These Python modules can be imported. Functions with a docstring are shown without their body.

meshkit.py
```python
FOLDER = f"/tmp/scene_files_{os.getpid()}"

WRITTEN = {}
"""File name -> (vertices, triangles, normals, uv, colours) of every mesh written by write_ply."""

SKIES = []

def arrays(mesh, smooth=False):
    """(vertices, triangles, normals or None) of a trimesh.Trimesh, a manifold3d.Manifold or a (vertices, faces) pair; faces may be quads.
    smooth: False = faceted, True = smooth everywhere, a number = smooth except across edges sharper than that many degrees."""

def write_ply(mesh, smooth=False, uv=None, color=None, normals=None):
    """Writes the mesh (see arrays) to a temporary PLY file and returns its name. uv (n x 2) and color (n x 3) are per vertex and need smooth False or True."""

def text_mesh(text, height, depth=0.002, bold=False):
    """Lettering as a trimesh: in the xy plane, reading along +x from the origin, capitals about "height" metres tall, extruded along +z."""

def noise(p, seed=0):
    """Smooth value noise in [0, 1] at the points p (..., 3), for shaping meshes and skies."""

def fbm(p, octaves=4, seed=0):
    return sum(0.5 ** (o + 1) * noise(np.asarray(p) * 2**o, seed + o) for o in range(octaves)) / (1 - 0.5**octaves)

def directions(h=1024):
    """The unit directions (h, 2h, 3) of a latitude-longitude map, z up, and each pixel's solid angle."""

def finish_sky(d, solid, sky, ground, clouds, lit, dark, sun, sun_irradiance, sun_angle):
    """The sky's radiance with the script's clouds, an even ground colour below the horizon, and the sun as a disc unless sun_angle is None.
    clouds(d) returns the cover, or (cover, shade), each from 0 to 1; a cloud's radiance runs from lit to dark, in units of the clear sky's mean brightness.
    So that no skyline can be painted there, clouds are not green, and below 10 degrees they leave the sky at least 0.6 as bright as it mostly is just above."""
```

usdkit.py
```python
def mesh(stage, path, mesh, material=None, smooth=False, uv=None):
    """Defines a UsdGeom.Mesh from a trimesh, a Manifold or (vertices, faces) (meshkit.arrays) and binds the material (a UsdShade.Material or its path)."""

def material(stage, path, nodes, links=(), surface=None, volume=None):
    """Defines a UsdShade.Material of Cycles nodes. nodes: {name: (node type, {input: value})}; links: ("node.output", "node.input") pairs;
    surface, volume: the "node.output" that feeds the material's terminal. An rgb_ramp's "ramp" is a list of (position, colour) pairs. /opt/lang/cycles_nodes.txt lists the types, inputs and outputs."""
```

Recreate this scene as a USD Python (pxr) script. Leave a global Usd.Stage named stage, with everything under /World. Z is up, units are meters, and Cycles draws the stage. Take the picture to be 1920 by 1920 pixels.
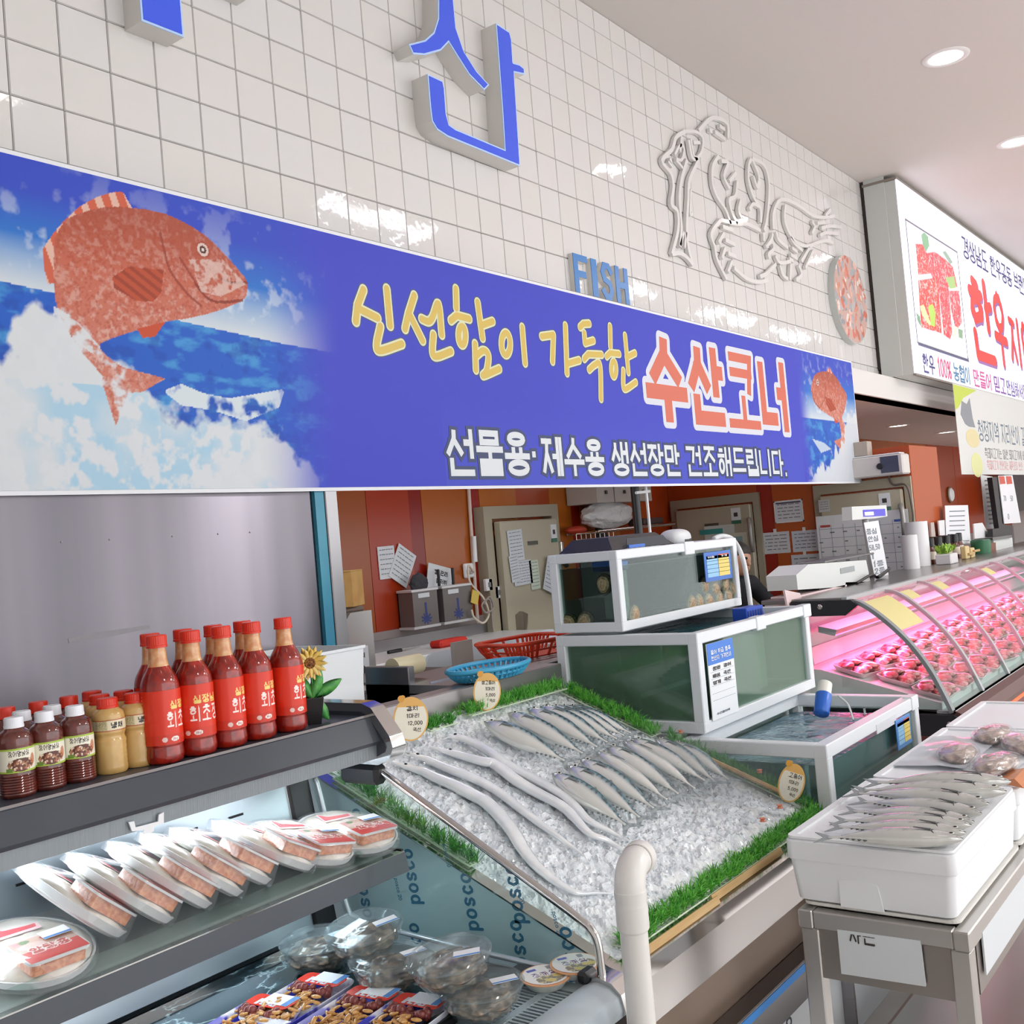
import math, random
import numpy as np, trimesh, shapely, manifold3d, usdkit, meshkit
from shapely.geometry import Polygon, LineString, Point, box as sbox
from shapely.ops import unary_union
from shapely import affinity
from scipy.spatial import Delaunay
from pxr import Usd, UsdGeom, UsdLux, UsdShade, Gf, Sdf, Vt

stage = Usd.Stage.CreateInMemory()
UsdGeom.SetStageUpAxis(stage, 'Z'); UsdGeom.SetStageMetersPerUnit(stage, 1.0)
UsdGeom.Xform.Define(stage, '/World'); UsdGeom.Scope.Define(stage, '/World/Looks')
rng = np.random.default_rng(7); random.seed(7)

# ------------------------------------------------------------------ camera, sky, large lights, exposure
H, FPX = 1.5, 1979.55
def _rot(w):
    a = np.linalg.norm(w); k = np.array(w) / a
    K = np.array([[0, -k[2], k[1]], [k[2], 0, -k[0]], [-k[1], k[0], 0]])
    return np.eye(3) + math.sin(a) * K + (1 - math.cos(a)) * K @ K
CAM = _rot((-0.0695658735, -0.922065744, -0.0655899209)) @ np.array([[1, 0, 0], [0, 0, -1], [0, 1, 0]], float)
cam = UsdGeom.Camera.Define(stage, '/World/camera')
cam.CreateHorizontalApertureAttr(36.0); cam.CreateVerticalApertureAttr(36.0)
cam.CreateFocalLengthAttr(36.0 * FPX / 1920)
cam.CreateClippingRangeAttr(Gf.Vec2f(0.05, 200)); cam.CreateExposureAttr(0.0)
_m = np.eye(4); _m[0, :3], _m[1, :3], _m[2, :3], _m[3, :3] = CAM[0], -CAM[1], -CAM[2], (0, 0, H)
cam.AddTransformOp().Set(Gf.Matrix4d(_m.tolist()))
EXPOSURE = -0.08
cam.GetExposureAttr().Set(EXPOSURE)

dome = UsdLux.DomeLight.Define(stage, '/World/hall_light'); dome.CreateIntensityAttr(0.8); dome.CreateColorAttr(Gf.Vec3f(.97, .98, 1.0))

def rect_light(name, pos, w, h, power, color=(1, 1, 1), aim=(0, 0, -1)):
    L = UsdLux.RectLight.Define(stage, '/World/' + name); L.CreateWidthAttr(w); L.CreateHeightAttr(h)
    L.CreateIntensityAttr(power); L.CreateColorAttr(Gf.Vec3f(*color))
    z = -np.array(aim, float); z /= np.linalg.norm(z)
    x = np.cross((0, 1, 0) if abs(z[1]) < .9 else (1, 0, 0), z); x /= np.linalg.norm(x); y = np.cross(z, x)
    m = np.eye(4); m[0, :3], m[1, :3], m[2, :3], m[3, :3] = x, y, z, pos
    L.AddTransformOp().Set(Gf.Matrix4d(m.tolist())); return L
for i, (lx, ly) in enumerate([(1.3, -2.8), (6.75, -2.8), (9.8, -2.8), (12.8, -2.8)]):
    rect_light('hall_fluorescent_%03d' % i, (lx, ly, 4.2), *((.42, 1.1, 32.0) if i != 1 else (.12, 1.2, 420.0)))
rect_light('kitchen_fluorescent', (4.2, 3.4, 2.38), 2.4, .25, 5.0)
rect_light('kitchen_fluorescent_far', (9.5, 3.0, 2.38), 3.0, .25, 5.0)
MEAT_Y = 0

# ------------------------------------------------------------------ helpers
def ray(u, v): return CAM.T @ np.array([u - 960, v - 960, FPX])
def at(u, v, **k):
    d = ray(u, v); (a, c), = k.items(); i = 'xyz'.index(a)
    return np.array([0, 0, H]) + d * ((c - (H if i == 2 else 0)) / d[i])
def lin(c):
    if isinstance(c, str):
        c = [int(c[i:i + 2], 16) / 255 for i in (0, 2, 4)]
    c = np.asarray(c, float); return np.where(c <= .04045, c / 12.92, ((c + .055) / 1.055) ** 2.4)

MATS = {}
def mat(name, color, rough=.5, metal=0, col2=None, nscale=8, lo=.4, hi=.6, detail=4, bump=0, bscale=40, bdist=.002, stretch=(1, 1, 1), emit=0, ecol=None, **kw):
    if name in MATS: return MATS[name]
    tan = kw.pop('tangent', None); p = dict(base_color=tuple(lin(color)), roughness=rough, metallic=metal, **kw)
    if emit: p.update(emission_color=tuple(lin(ecol or color)), emission_strength=emit)
    N, L = {'p': ('principled_bsdf', p)}, []
    if tan: N['tg'] = ('combine_xyz', dict(zip('xyz', tan))); L.append(('tg.vector', 'p.tangent'))
    if col2 is not None or bump:
        N['tc'] = ('texture_coordinate', {}); N['mp'] = ('mapping', {'scale': stretch}); L.append(('tc.object', 'mp.vector'))
    if col2 is not None:
        N['n'] = ('noise_texture', {'scale': nscale, 'detail': detail}); L.append(('mp.vector', 'n.vector'))
        N['r'] = ('rgb_ramp', {'ramp': [(lo, tuple(lin(color))), (hi, tuple(lin(col2)))]})
        L += [('n.fac', 'r.fac'), ('r.color', 'p.base_color')]
    if bump:
        N['bn'] = ('noise_texture', {'scale': bscale, 'detail': 3}); L.append(('mp.vector', 'bn.vector'))
        N['b'] = ('bump', {'strength': bump, 'distance': bdist}); L += [('bn.fac', 'b.height'), ('b.normal', 'p.normal')]
    MATS[name] = usdkit.material(stage, '/World/Looks/' + name, N, L, surface='p.BSDF'); return MATS[name]
def printed(name, rough=.4, emit=0, bump=0, bscale=30, bdist=.002, gain=1.0, **kw):
    """flat print: colours come with the mesh"""
    if name in MATS: return MATS[name]
    N = {'a': ('attribute', {'attribute': 'ink'}), 'p': ('principled_bsdf', {'roughness': rough, **kw})}
    L = [('a.color', 'p.base_color')]
    if gain != 1: N['gn'] = ('mix', {'mix_type': 'multiply', 'fac': 1.0, 'color2': (gain,) * 3}); L = [('a.color', 'gn.color1'), ('gn.color', 'p.base_color')]
    if emit: N['p'][1]['emission_strength'] = emit; L.append(('a.color', 'p.emission_color'))
    if bump:
        N['tc'] = ('texture_coordinate', {}); N['bn'] = ('noise_texture', {'scale': bscale, 'detail': 2}); N['b'] = ('bump', {'strength': bump, 'distance': bdist})
        L += [('tc.object', 'bn.vector'), ('bn.fac', 'b.height'), ('b.normal', 'p.normal')]
    MATS[name] = usdkit.material(stage, '/World/Looks/' + name, N, L, surface='p.BSDF'); return MATS[name]
def pane(name, tint=(1, 1, 1), rough=.02, base=None, mixf=0, ior=1.45):
    """window glass or film: clear with a fresnel gloss; base/mixf adds a milky share"""
    if name in MATS: return MATS[name]
    N = {'t': ('transparent_bsdf', {'color': tuple(lin(tint))}), 'g': ('glossy_bsdf', {'color': (1, 1, 1), 'roughness': rough}), 'lw': ('layer_weight', {'blend': .5}),
         'pw': ('math', {'math_type': 'power', 'value2': 5.0}), 'f': ('math', {'math_type': 'multiply_add', 'value2': .45, 'value3': ((ior - 1) / (ior + 1)) ** 2}), 'm': ('mix_closure', {})}
    L = [('lw.facing', 'pw.value1'), ('pw.value', 'f.value1'), ('f.value', 'm.fac'), ('g.BSDF', 'm.closure2')]; src = 't.BSDF'
    if base is not None:
        N['d'] = ('diffuse_bsdf', {'color': tuple(lin(base))}); N['m0'] = ('mix_closure', {'fac': mixf})
        L += [('t.BSDF', 'm0.closure1'), ('d.BSDF', 'm0.closure2')]; src = 'm0.closure'
    L.append((src, 'm.closure1'))
    MATS[name] = usdkit.material(stage, '/World/Looks/' + name, N, L, surface='m.closure'); return MATS[name]

USED, LOC = {}, {}
def free(parent, name):
    k = (parent, name); n = USED.get(k, 0); USED[k] = n + 1
    return parent + '/' + (name if n == 0 else '%s_%03d' % (name, n))
def tag(prim, label=None, cat=None, group=None, kind=None):
    for k, v in (('label', label), ('category', cat), ('group', group), ('kind', kind)):
        if v: prim.SetCustomDataByKey(k, v)
def thing(name, label, cat, loc=(0, 0, 0), rot=None, scale=None, group=None, kind=None):
    p = free('/World', name); x = UsdGeom.Xform.Define(stage, p); pose(x, loc, rot, scale)
    tag(x.GetPrim(), label, cat, group, kind); LOC[p] = np.array(loc, float); return p
def pose(x, loc, rot=None, scale=None):
    m = np.eye(4)
    if rot is not None: m[:3, :3] = np.asarray(rot).T        # rot: 3x3, columns are the local axes
    if scale is not None: m[:3, :3] = np.diag(np.broadcast_to(scale, 3)) @ m[:3, :3]
    m[3, :3] = loc; x.AddTransformOp().Set(Gf.Matrix4d(m.tolist()))
def put(path, mesh, m, smooth=False, ink=None):
    g = usdkit.mesh(stage, path, mesh, m, smooth=smooth)
    if ink is not None: UsdGeom.PrimvarsAPI(g).CreatePrimvar('ink', Sdf.ValueTypeNames.Color3fArray, 'vertex').Set(Vt.Vec3fArray.FromNumpy(np.asarray(ink, np.float32)))
    return g
def part(parent, name, mesh, m, smooth=False, label=None, kind=None, local=False, ink=None):
    p = free(parent, name)
    if not local:
        root = parent if parent in LOC else parent.rsplit('/', 1)[0]
        o = LOC.get(root, np.zeros(3))
        if np.any(o):
            v, f, _ = meshkit.arrays(mesh); mesh = trimesh.Trimesh(v - o, f, process=False)
    tag(put(p, mesh, m, smooth, ink).GetPrim(), label, kind=kind); return p
def solo(name, mesh, m, label, cat, group=None, kind=None, smooth=False, ink=None):
    p = free('/World', name); tag(put(p, mesh, m, smooth, ink).GetPrim(), label, cat, group, kind); return p
def struct(name, mesh=None, m=None, label=None, smooth=False):
    if mesh is None: p = thing(name, label, None, kind='structure')
    else: p = free('/World', name); tag(put(p, mesh, m, smooth).GetPrim(), label, kind='structure')
    return p
def dup(src, loc, rot=None, scale=None, label=None, cat=None, group=None):
    s = stage.GetPrimAtPath(src); was = s.GetCustomData(); base = src.split('/')[-1]
    if base[-4:-3] == '_' and base[-3:].isdigit(): base = base[:-4]
    p = free('/World', base); x = UsdGeom.Xform.Define(stage, p); pr = x.GetPrim()
    pr.GetReferences().AddInternalReference(src); pr.SetInstanceable(True)
    x.ClearXformOpOrder(); m = np.eye(4)
    if rot is not None: m[:3, :3] = np.asarray(rot).T
    if scale is not None: m[:3, :3] = np.diag(np.broadcast_to(scale, 3)) @ m[:3, :3]
    m[3, :3] = loc
    x.GetPrim().CreateAttribute('xformOp:transform', Sdf.ValueTypeNames.Matrix4d).Set(Gf.Matrix4d(m.tolist()))
    x.GetPrim().CreateAttribute('xformOpOrder', Sdf.ValueTypeNames.TokenArray).Set(['xformOp:transform'])
    tag(pr, label or was.get('label'), cat or was.get('category'), group or was.get('group')); return p

def cat_(ms):
    vs, fs, n = [], [], 0
    for m in ms:
        v, f, _ = meshkit.arrays(m); vs.append(v); fs.append(f + n); n += len(v)
    return trimesh.Trimesh(np.vstack(vs), np.vstack(fs), process=False)
def moved(m, d):
    v, f, _ = meshkit.arrays(m); return trimesh.Trimesh(v + np.asarray(d, float), f, process=False)
def turned(m, R, d=(0, 0, 0)):
    v, f, _ = meshkit.arrays(m); return trimesh.Trimesh(v @ np.asarray(R).T + np.asarray(d, float), f, process=False)
def rz(a): c, s = math.cos(a), math.sin(a); return np.array([[c, -s, 0], [s, c, 0], [0, 0, 1.]])
def rx(a): c, s = math.cos(a), math.sin(a); return np.array([[1., 0, 0], [0, c, -s], [0, s, c]])
def ry(a): c, s = math.cos(a), math.sin(a); return np.array([[c, 0, s], [0, 1., 0], [-s, 0, c]])
def box(x0, x1, y0, y1, z0, z1, b=0):
    if b <= 0: return moved(trimesh.creation.box((abs(x1 - x0), abs(y1 - y0), abs(z1 - z0))), ((x0 + x1) / 2, (y0 + y1) / 2, (z0 + z1) / 2))
    h = np.array([x1 - x0, y1 - y0, z1 - z0]) / 2; P = []
    b = min(b, *(h * .9))
    for s in np.ndindex(2, 2, 2):
        s = np.array(s) * 2 - 1
        for k in range(3):
            q = (h - b) * s; q[k] = h[k] * s[k]; P.append(q)
    return moved(trimesh.convex.convex_hull(np.array(P)), ((x0 + x1) / 2, (y0 + y1) / 2, (z0 + z1) / 2))
def plane(shape, O, U, V, d=.001):
    """extrudes a flat outline by d along U x V"""
    if isinstance(shape, (list, np.ndarray)): shape = Polygon(shape)
    U, V = np.asarray(U, float), np.asarray(V, float); N = np.cross(U, V); out = []
    shape = shape.buffer(0)
    for g in getattr(shape, 'geoms', [shape]):
        if g.is_empty or g.area < 1e-9: continue
        m = trimesh.creation.extrude_polygon(g, d, engine='earcut'); v = np.array(m.vertices)
        out.append(trimesh.Trimesh(np.asarray(O) + v[:, :1] * U + v[:, 1:2] * V + v[:, 2:] * N, m.faces, process=False))
    return cat_(out)
WU, WV = (1, 0, 0), (0, 0, 1)                # drawings on planes that face the shopper (-y)
def wall(shape, y, d=.001): return plane(shape, (0, y, 0), WU, WV, d)
def slab_x(prof, x0, x1): return plane(prof, (x0, 0, 0), (0, 1, 0), (0, 0, 1), x1 - x0)   # (y, z) outline along x
def lathe(prof, n=32, cap=True):
    p = np.array(prof, float); a = np.linspace(0, 2 * math.pi, n, endpoint=False)
    v = np.stack([p[:, None, 0] * np.cos(a), p[:, None, 0] * np.sin(a), np.repeat(p[:, 1:2], n, 1)], -1).reshape(-1, 3); f = []
    for i in range(len(p) - 1):
        j = np.arange(n); k = (j + 1) % n; f += [np.stack([i * n + j, i * n + k, (i + 1) * n + k], 1), np.stack([i * n + j, (i + 1) * n + k, (i + 1) * n + j], 1)]
    f = np.vstack(f)
    if cap:
        c0, c1 = len(v), len(v) + 1; v = np.vstack([v, [[0, 0, p[0, 1]], [0, 0, p[-1, 1]]]]); j = np.arange(n); k = (j + 1) % n; b = (len(p) - 1) * n
        f = np.vstack([f, np.stack([np.full(n, c0), k, j], 1), np.stack([np.full(n, c1), b + j, b + k], 1)])
    return trimesh.Trimesh(v, f, process=False)
def spline(pts, n=8):
    p = np.asarray(pts, float)
    if len(p) < 3: return p
    q = np.vstack([2 * p[0] - p[1], p, 2 * p[-1] - p[-2]]); out = []
    for i in range(1, len(q) - 2):
        for t in np.linspace(0, 1, n, endpoint=False):
            a, b, c, d = q[i - 1:i + 3]; out.append(.5 * (2 * b + (c - a) * t + (2 * a - 5 * b + 4 * c - d) * t * t + (3 * b - a - 3 * c + d) * t ** 3))
    return np.vstack(out + [p[-1]])
def loft(rings, cap=True):
    R = np.array(rings, float); m, n = R.shape[:2]; v = R.reshape(-1, 3); f = []
    j = np.arange(n); k = (j + 1) % n
    for i in range(m - 1): f += [np.stack([i * n + j, i * n + k, (i + 1) * n + k], 1), np.stack([i * n + j, (i + 1) * n + k, (i + 1) * n + j], 1)]
    f = np.vstack(f)
    if cap:
        v = np.vstack([v, R[0].mean(0), R[-1].mean(0)]); c = m * n; b = (m - 1) * n
        f = np.vstack([f, np.stack([np.full(n, c), k, j], 1), np.stack([np.full(n, c + 1), b + j, b + k], 1)])
    return trimesh.Trimesh(v, f, process=False)
def tube(pts, r, n=10, cap=True):
    p = np.asarray(pts, float); r = np.broadcast_to(r, len(p)); t = np.gradient(p, axis=0); t /= np.linalg.norm(t, axis=1)[:, None] + 1e-12
    u = np.cross(t[0], (0, 0, 1) if abs(t[0][2]) < .9 else (1, 0, 0)); u /= np.linalg.norm(u); rings = []
    a = np.linspace(0, 2 * math.pi, n, endpoint=False)
    for i in range(len(p)):
        u = u - t[i] * (u @ t[i]); u /= np.linalg.norm(u); w = np.cross(t[i], u)
        rings.append(p[i] + r[i] * (np.cos(a)[:, None] * u + np.sin(a)[:, None] * w))
    return loft(rings, cap)
def hullof(pts): return trimesh.convex.convex_hull(np.asarray(pts, float))
def rrect(x0, x1, y0, y1, r, n=5): return sbox(x0 + r, y0 + r, x1 - r, y1 - r).buffer(r, quad_segs=n)

# ------------------------------------------------------------------ lettering: stroke alphabet for Hangul, digits
def _c(cx=.5, cy=.5, a=.5, b=.5, n=20): return [(cx + a * math.cos(t), cy + b * math.sin(t)) for t in np.linspace(math.pi / 2, math.pi * 2.5, n)]
JL = {'ㄱ': [[(0, 1), (1, 1), (.8, 0)]], 'ㄴ': [[(0, 1), (0, 0), (1, 0)]], 'ㄷ': [[(1, 1), (0, 1), (0, 0), (1, 0)]], 'ㄹ': [[(0, 1), (1, 1), (1, .5), (0, .5), (0, 0), (1, 0)]],
      'ㅁ': [[(0, 0), (0, 1), (1, 1), (1, 0), (0, 0)]], 'ㅂ': [[(0, 1), (0, 0), (1, 0), (1, 1)], [(0, .52), (1, .52)]], 'ㅅ': [[(.5, 1), (.48, .7), (0, 0)], [(.48, .65), (1, 0)]],
      'ㅇ': [_c()], 'ㅈ': [[(0, 1), (1, 1)], [(.55, 1), (.45, .6), (0, 0)], [(.5, .55), (1, 0)]], 'ㅊ': [[(.3, 1), (.7, 1)], [(0, .76), (1, .76)], [(.5, .76), (.42, .45), (0, 0)], [(.46, .42), (1, 0)]],
      'ㅋ': [[(0, 1), (1, 1), (.85, 0)], [(0, .52), (.95, .52)]], 'ㅌ': [[(1, 1), (0, 1), (0, 0), (1, 0)], [(0, .5), (1, .5)]], 'ㅍ': [[(0, 1), (1, 1)], [(0, 0), (1, 0)], [(.3, 1), (.3, 0)], [(.7, 1), (.7, 0)]],
      'ㅎ': [[(.3, 1), (.7, 1)], [(0, .75), (1, .75)], _c(.5, .27, .42, .28)]}
def _two(k): return [[(x * .42, y) for x, y in s] for s in JL[k]] + [[(.58 + x * .42, y) for x, y in s] for s in JL[k]]
for a_, b_ in ('ㄲㄱ', 'ㄸㄷ', 'ㅃㅂ', 'ㅆㅅ', 'ㅉㅈ'): JL[a_] = _two(b_)
JV = {'ㅏ': [[(.2, 1), (.2, 0)], [(.2, .5), (1, .5)]], 'ㅑ': [[(.2, 1), (.2, 0)], [(.2, .65), (1, .65)], [(.2, .35), (1, .35)]], 'ㅓ': [[(.9, 1), (.9, 0)], [(0, .55), (.9, .55)]],
      'ㅕ': [[(.9, 1), (.9, 0)], [(0, .68), (.9, .68)], [(0, .38), (.9, .38)]], 'ㅣ': [[(.6, 1), (.6, 0)]], 'ㅐ': [[(.1, 1), (.1, 0)], [(.95, 1), (.95, 0)], [(.1, .5), (.95, .5)]],
      'ㅔ': [[(.55, 1), (.55, 0)], [(1, 1), (1, 0)], [(0, .5), (.55, .5)]], 'ㅖ': [[(.55, 1), (.55, 0)], [(1, 1), (1, 0)], [(0, .62), (.55, .62)], [(0, .4), (.55, .4)]], 'ㅒ': [[(.1, 1), (.1, 0)], [(.95, 1), (.95, 0)], [(.1, .6), (.95, .6)], [(.1, .4), (.95, .4)]]}
JH = {'ㅗ': [[(0, 0), (1, 0)], [(.5, 0), (.5, 1)]], 'ㅛ': [[(0, 0), (1, 0)], [(.33, 0), (.33, 1)], [(.67, 0), (.67, 1)]], 'ㅜ': [[(0, 1), (1, 1)], [(.5, 1), (.5, 0)]], 'ㅠ': [[(0, 1), (1, 1)], [(.33, 1), (.33, 0)], [(.67, 1), (.67, 0)]], 'ㅡ': [[(0, .5), (1, .5)]]}
MIX = {'ㅘ': 'ㅗㅏ', 'ㅙ': 'ㅗㅐ', 'ㅚ': 'ㅗㅣ', 'ㅝ': 'ㅜㅓ', 'ㅞ': 'ㅜㅔ', 'ㅟ': 'ㅜㅣ', 'ㅢ': 'ㅡㅣ'}
LL = 'ㄱㄲㄴㄷㄸㄹㅁㅂㅃㅅㅆㅇㅈㅉㅊㅋㅌㅍㅎ'; VV = 'ㅏㅐㅑㅒㅓㅔㅕㅖㅗㅘㅙㅚㅛㅜㅝㅞㅟㅠㅡㅢㅣ'
TT = ['', 'ㄱ', 'ㄲ', 'ㄱㅅ', 'ㄴ', 'ㄴㅈ', 'ㄴㅎ', 'ㄷ', 'ㄹ', 'ㄹㄱ', 'ㄹㅁ', 'ㄹㅂ', 'ㄹㅅ', 'ㄹㅌ', 'ㄹㅍ', 'ㄹㅎ', 'ㅁ', 'ㅂ', 'ㅂㅅ', 'ㅅ', 'ㅆ', 'ㅇ', 'ㅈ', 'ㅊ', 'ㅋ', 'ㅌ', 'ㅍ', 'ㅎ']
DIG = {'0': [_c(.5, .5, .5, .5)], '1': [[(.2, .8), (.55, 1), (.55, 0)]], '2': [[(0, .75), (.2, 1), (.8, 1), (1, .72), (0, 0), (1, 0)]], '3': [[(0, 1), (1, 1), (.45, .6), (.9, .5), (1, .2), (.6, 0), (0, .1)]],
       '5': [[(1, 1), (.1, 1), (.05, .55), (.7, .6), (1, .3), (.7, 0), (0, .05)]], '7': [[(0, 1), (1, 1), (.4, 0)]], '8': [_c(.5, .74, .4, .26), _c(.5, .25, .5, .25)], '6': [[(.8, 1), (.2, .5), (.05, .25)], _c(.5, .27, .47, .27)], '9': [_c(.5, .7, .45, .3), [(.95, .7), (.6, 0)]], '4': [[(.7, 0), (.7, 1), (0, .3), (1, .3)]],
       '%': [_c(.22, .78, .2, .2), _c(.78, .22, .2, .2), [(.95, 1), (.05, 0)]], '.': [[(.3, 0), (.3, .02)]], ',': [[(.4, .05), (.2, -.15)]], '·': [[(.3, .5), (.32, .5)]], '-': [[(0, .45), (1, .45)]], 'k': [[(.1, 1), (.1, 0)], [(.9, .65), (.1, .3), (.9, 0)]], 'g': [_c(.45, .4, .4, .3), [(.85, .7), (.85, 0), (.5, -.25), (.1, -.15)]], '(': [[(.8, 1.1), (.4, .5), (.8, -.1)]], ')': [[(.2, 1.1), (.6, .5), (.2, -.1)]],
       'F': [[(0, 0), (0, 1), (1, 1)], [(0, .5), (.8, .5)]], 'I': [[(.5, 0), (.5, 1)]], 'S': [[(1, .85), (.75, 1), (.25, 1), (0, .78), (.2, .55), (.8, .45), (1, .22), (.75, 0), (.25, 0), (0, .15)]], 'H': [[(0, 0), (0, 1)], [(1, 0), (1, 1)], [(0, .5), (1, .5)]],
       'p': [[(.05, .68), (.05, -.32)], _c(.5, .34, .45, .34)], 'o': [_c(.5, .34, .48, .34)], 's': [[(.9, .58), (.6, .68), (.3, .68), (.1, .52), (.3, .37), (.7, .31), (.9, .16), (.7, 0), (.3, 0), (.1, .1)]], 'c': [[(.9, .56), (.6, .68), (.3, .66), (.05, .34), (.3, .02), (.6, 0), (.9, .12)]], '→': [[(0, .5), (1, .5)], [(.6, .8), (1, .5), (.6, .2)]]}
DIGW = {'.': .25, ',': .25, '·': .3, 'I': .2, '%': .75, '1': .42, '(': .3, ')': .3}
def _inbox(strokes, x0, x1, y0, y1, w):
    x0, x1, y0, y1 = x0 + w / 2, x1 - w / 2, y0 + w / 2, y1 - w / 2
    return [[(x0 + x * (x1 - x0), y0 + y * (y1 - y0)) for x, y in s] for s in strokes]
def glyph(ch, w):
    o = ord(ch) - 0xAC00
    if not 0 <= o < 11172:
        if ch in DIG: return _inbox(DIG[ch], 0, DIGW.get(ch, .55), 0, 1, w), DIGW.get(ch, .55)
        return [], .35
    L, V, T = LL[o // 588], VV[o % 588 // 28], TT[o % 28]; b = .38 if T else 0; S = []
    def v(x): return b + x * (1 - b)
    if V in JV: S += _inbox(JL[L], .02, .58 if V not in 'ㅐㅔㅖㅒ' else .5, v(.08), v(.95), w) + _inbox(JV[V], .62 if V not in 'ㅐㅔㅖㅒ' else .5, .98, v(-.02 if T else 0), 1, w)
    elif V in JH: S += _inbox(JL[L], .14, .86, v(.46), 1, w) + _inbox(JH[V], .0, 1, v(.0), v(.44), w)
    else:
        h, vv = MIX[V]; S += _inbox(JL[L], .03, .6, v(.46), v(.97), w) + _inbox(JH[h], 0, .66, v(.06), v(.42), w) + _inbox(JV[vv], .66, .98, v(-.02), 1, w)
    if len(T) == 2: S += _inbox(JL[T[0]], .02, .5, 0, .38, w) + _inbox(JL[T[1]], .5, .98, 0, .38, w)
    elif T: S += _inbox(JL[T], .1, .95, 0, .38, w)
    return S, 1.0
def strokes_shape(S, w, cap='flat'):
    cs = {'flat': 'square', 'round': 'round'}[cap]; js = {'flat': 'mitre', 'round': 'round'}[cap]
    return unary_union([LineString(s).buffer(w / 2, cap_style=cs, join_style=js, quad_segs=4) for s in S if len(s) > 1])
def writing(text, x0, z0, h, width=None, w=.14, cap='flat', gap=.1, slant=0, jit=0, seed=1):
    """outline of a line of text from (x0, z0), h tall, squeezed to width if given"""
    R = random.Random(seed); x, S = 0, []
    for ch in text:
        g, a = glyph(ch, w)
        S += [[(px + x + jit * R.uniform(-1, 1), py + jit * R.uniform(-1, 1)) for px, py in s] for s in g]; x += a + gap
    sh = strokes_shape(S, w, cap)
    if slant: sh = affinity.skew(sh, xs=slant, origin=(0, 0))
    sx = h if width is None else width / (x - gap)
    return affinity.affine_transform(sh, [sx, 0, 0, h, x0, z0])

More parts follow.
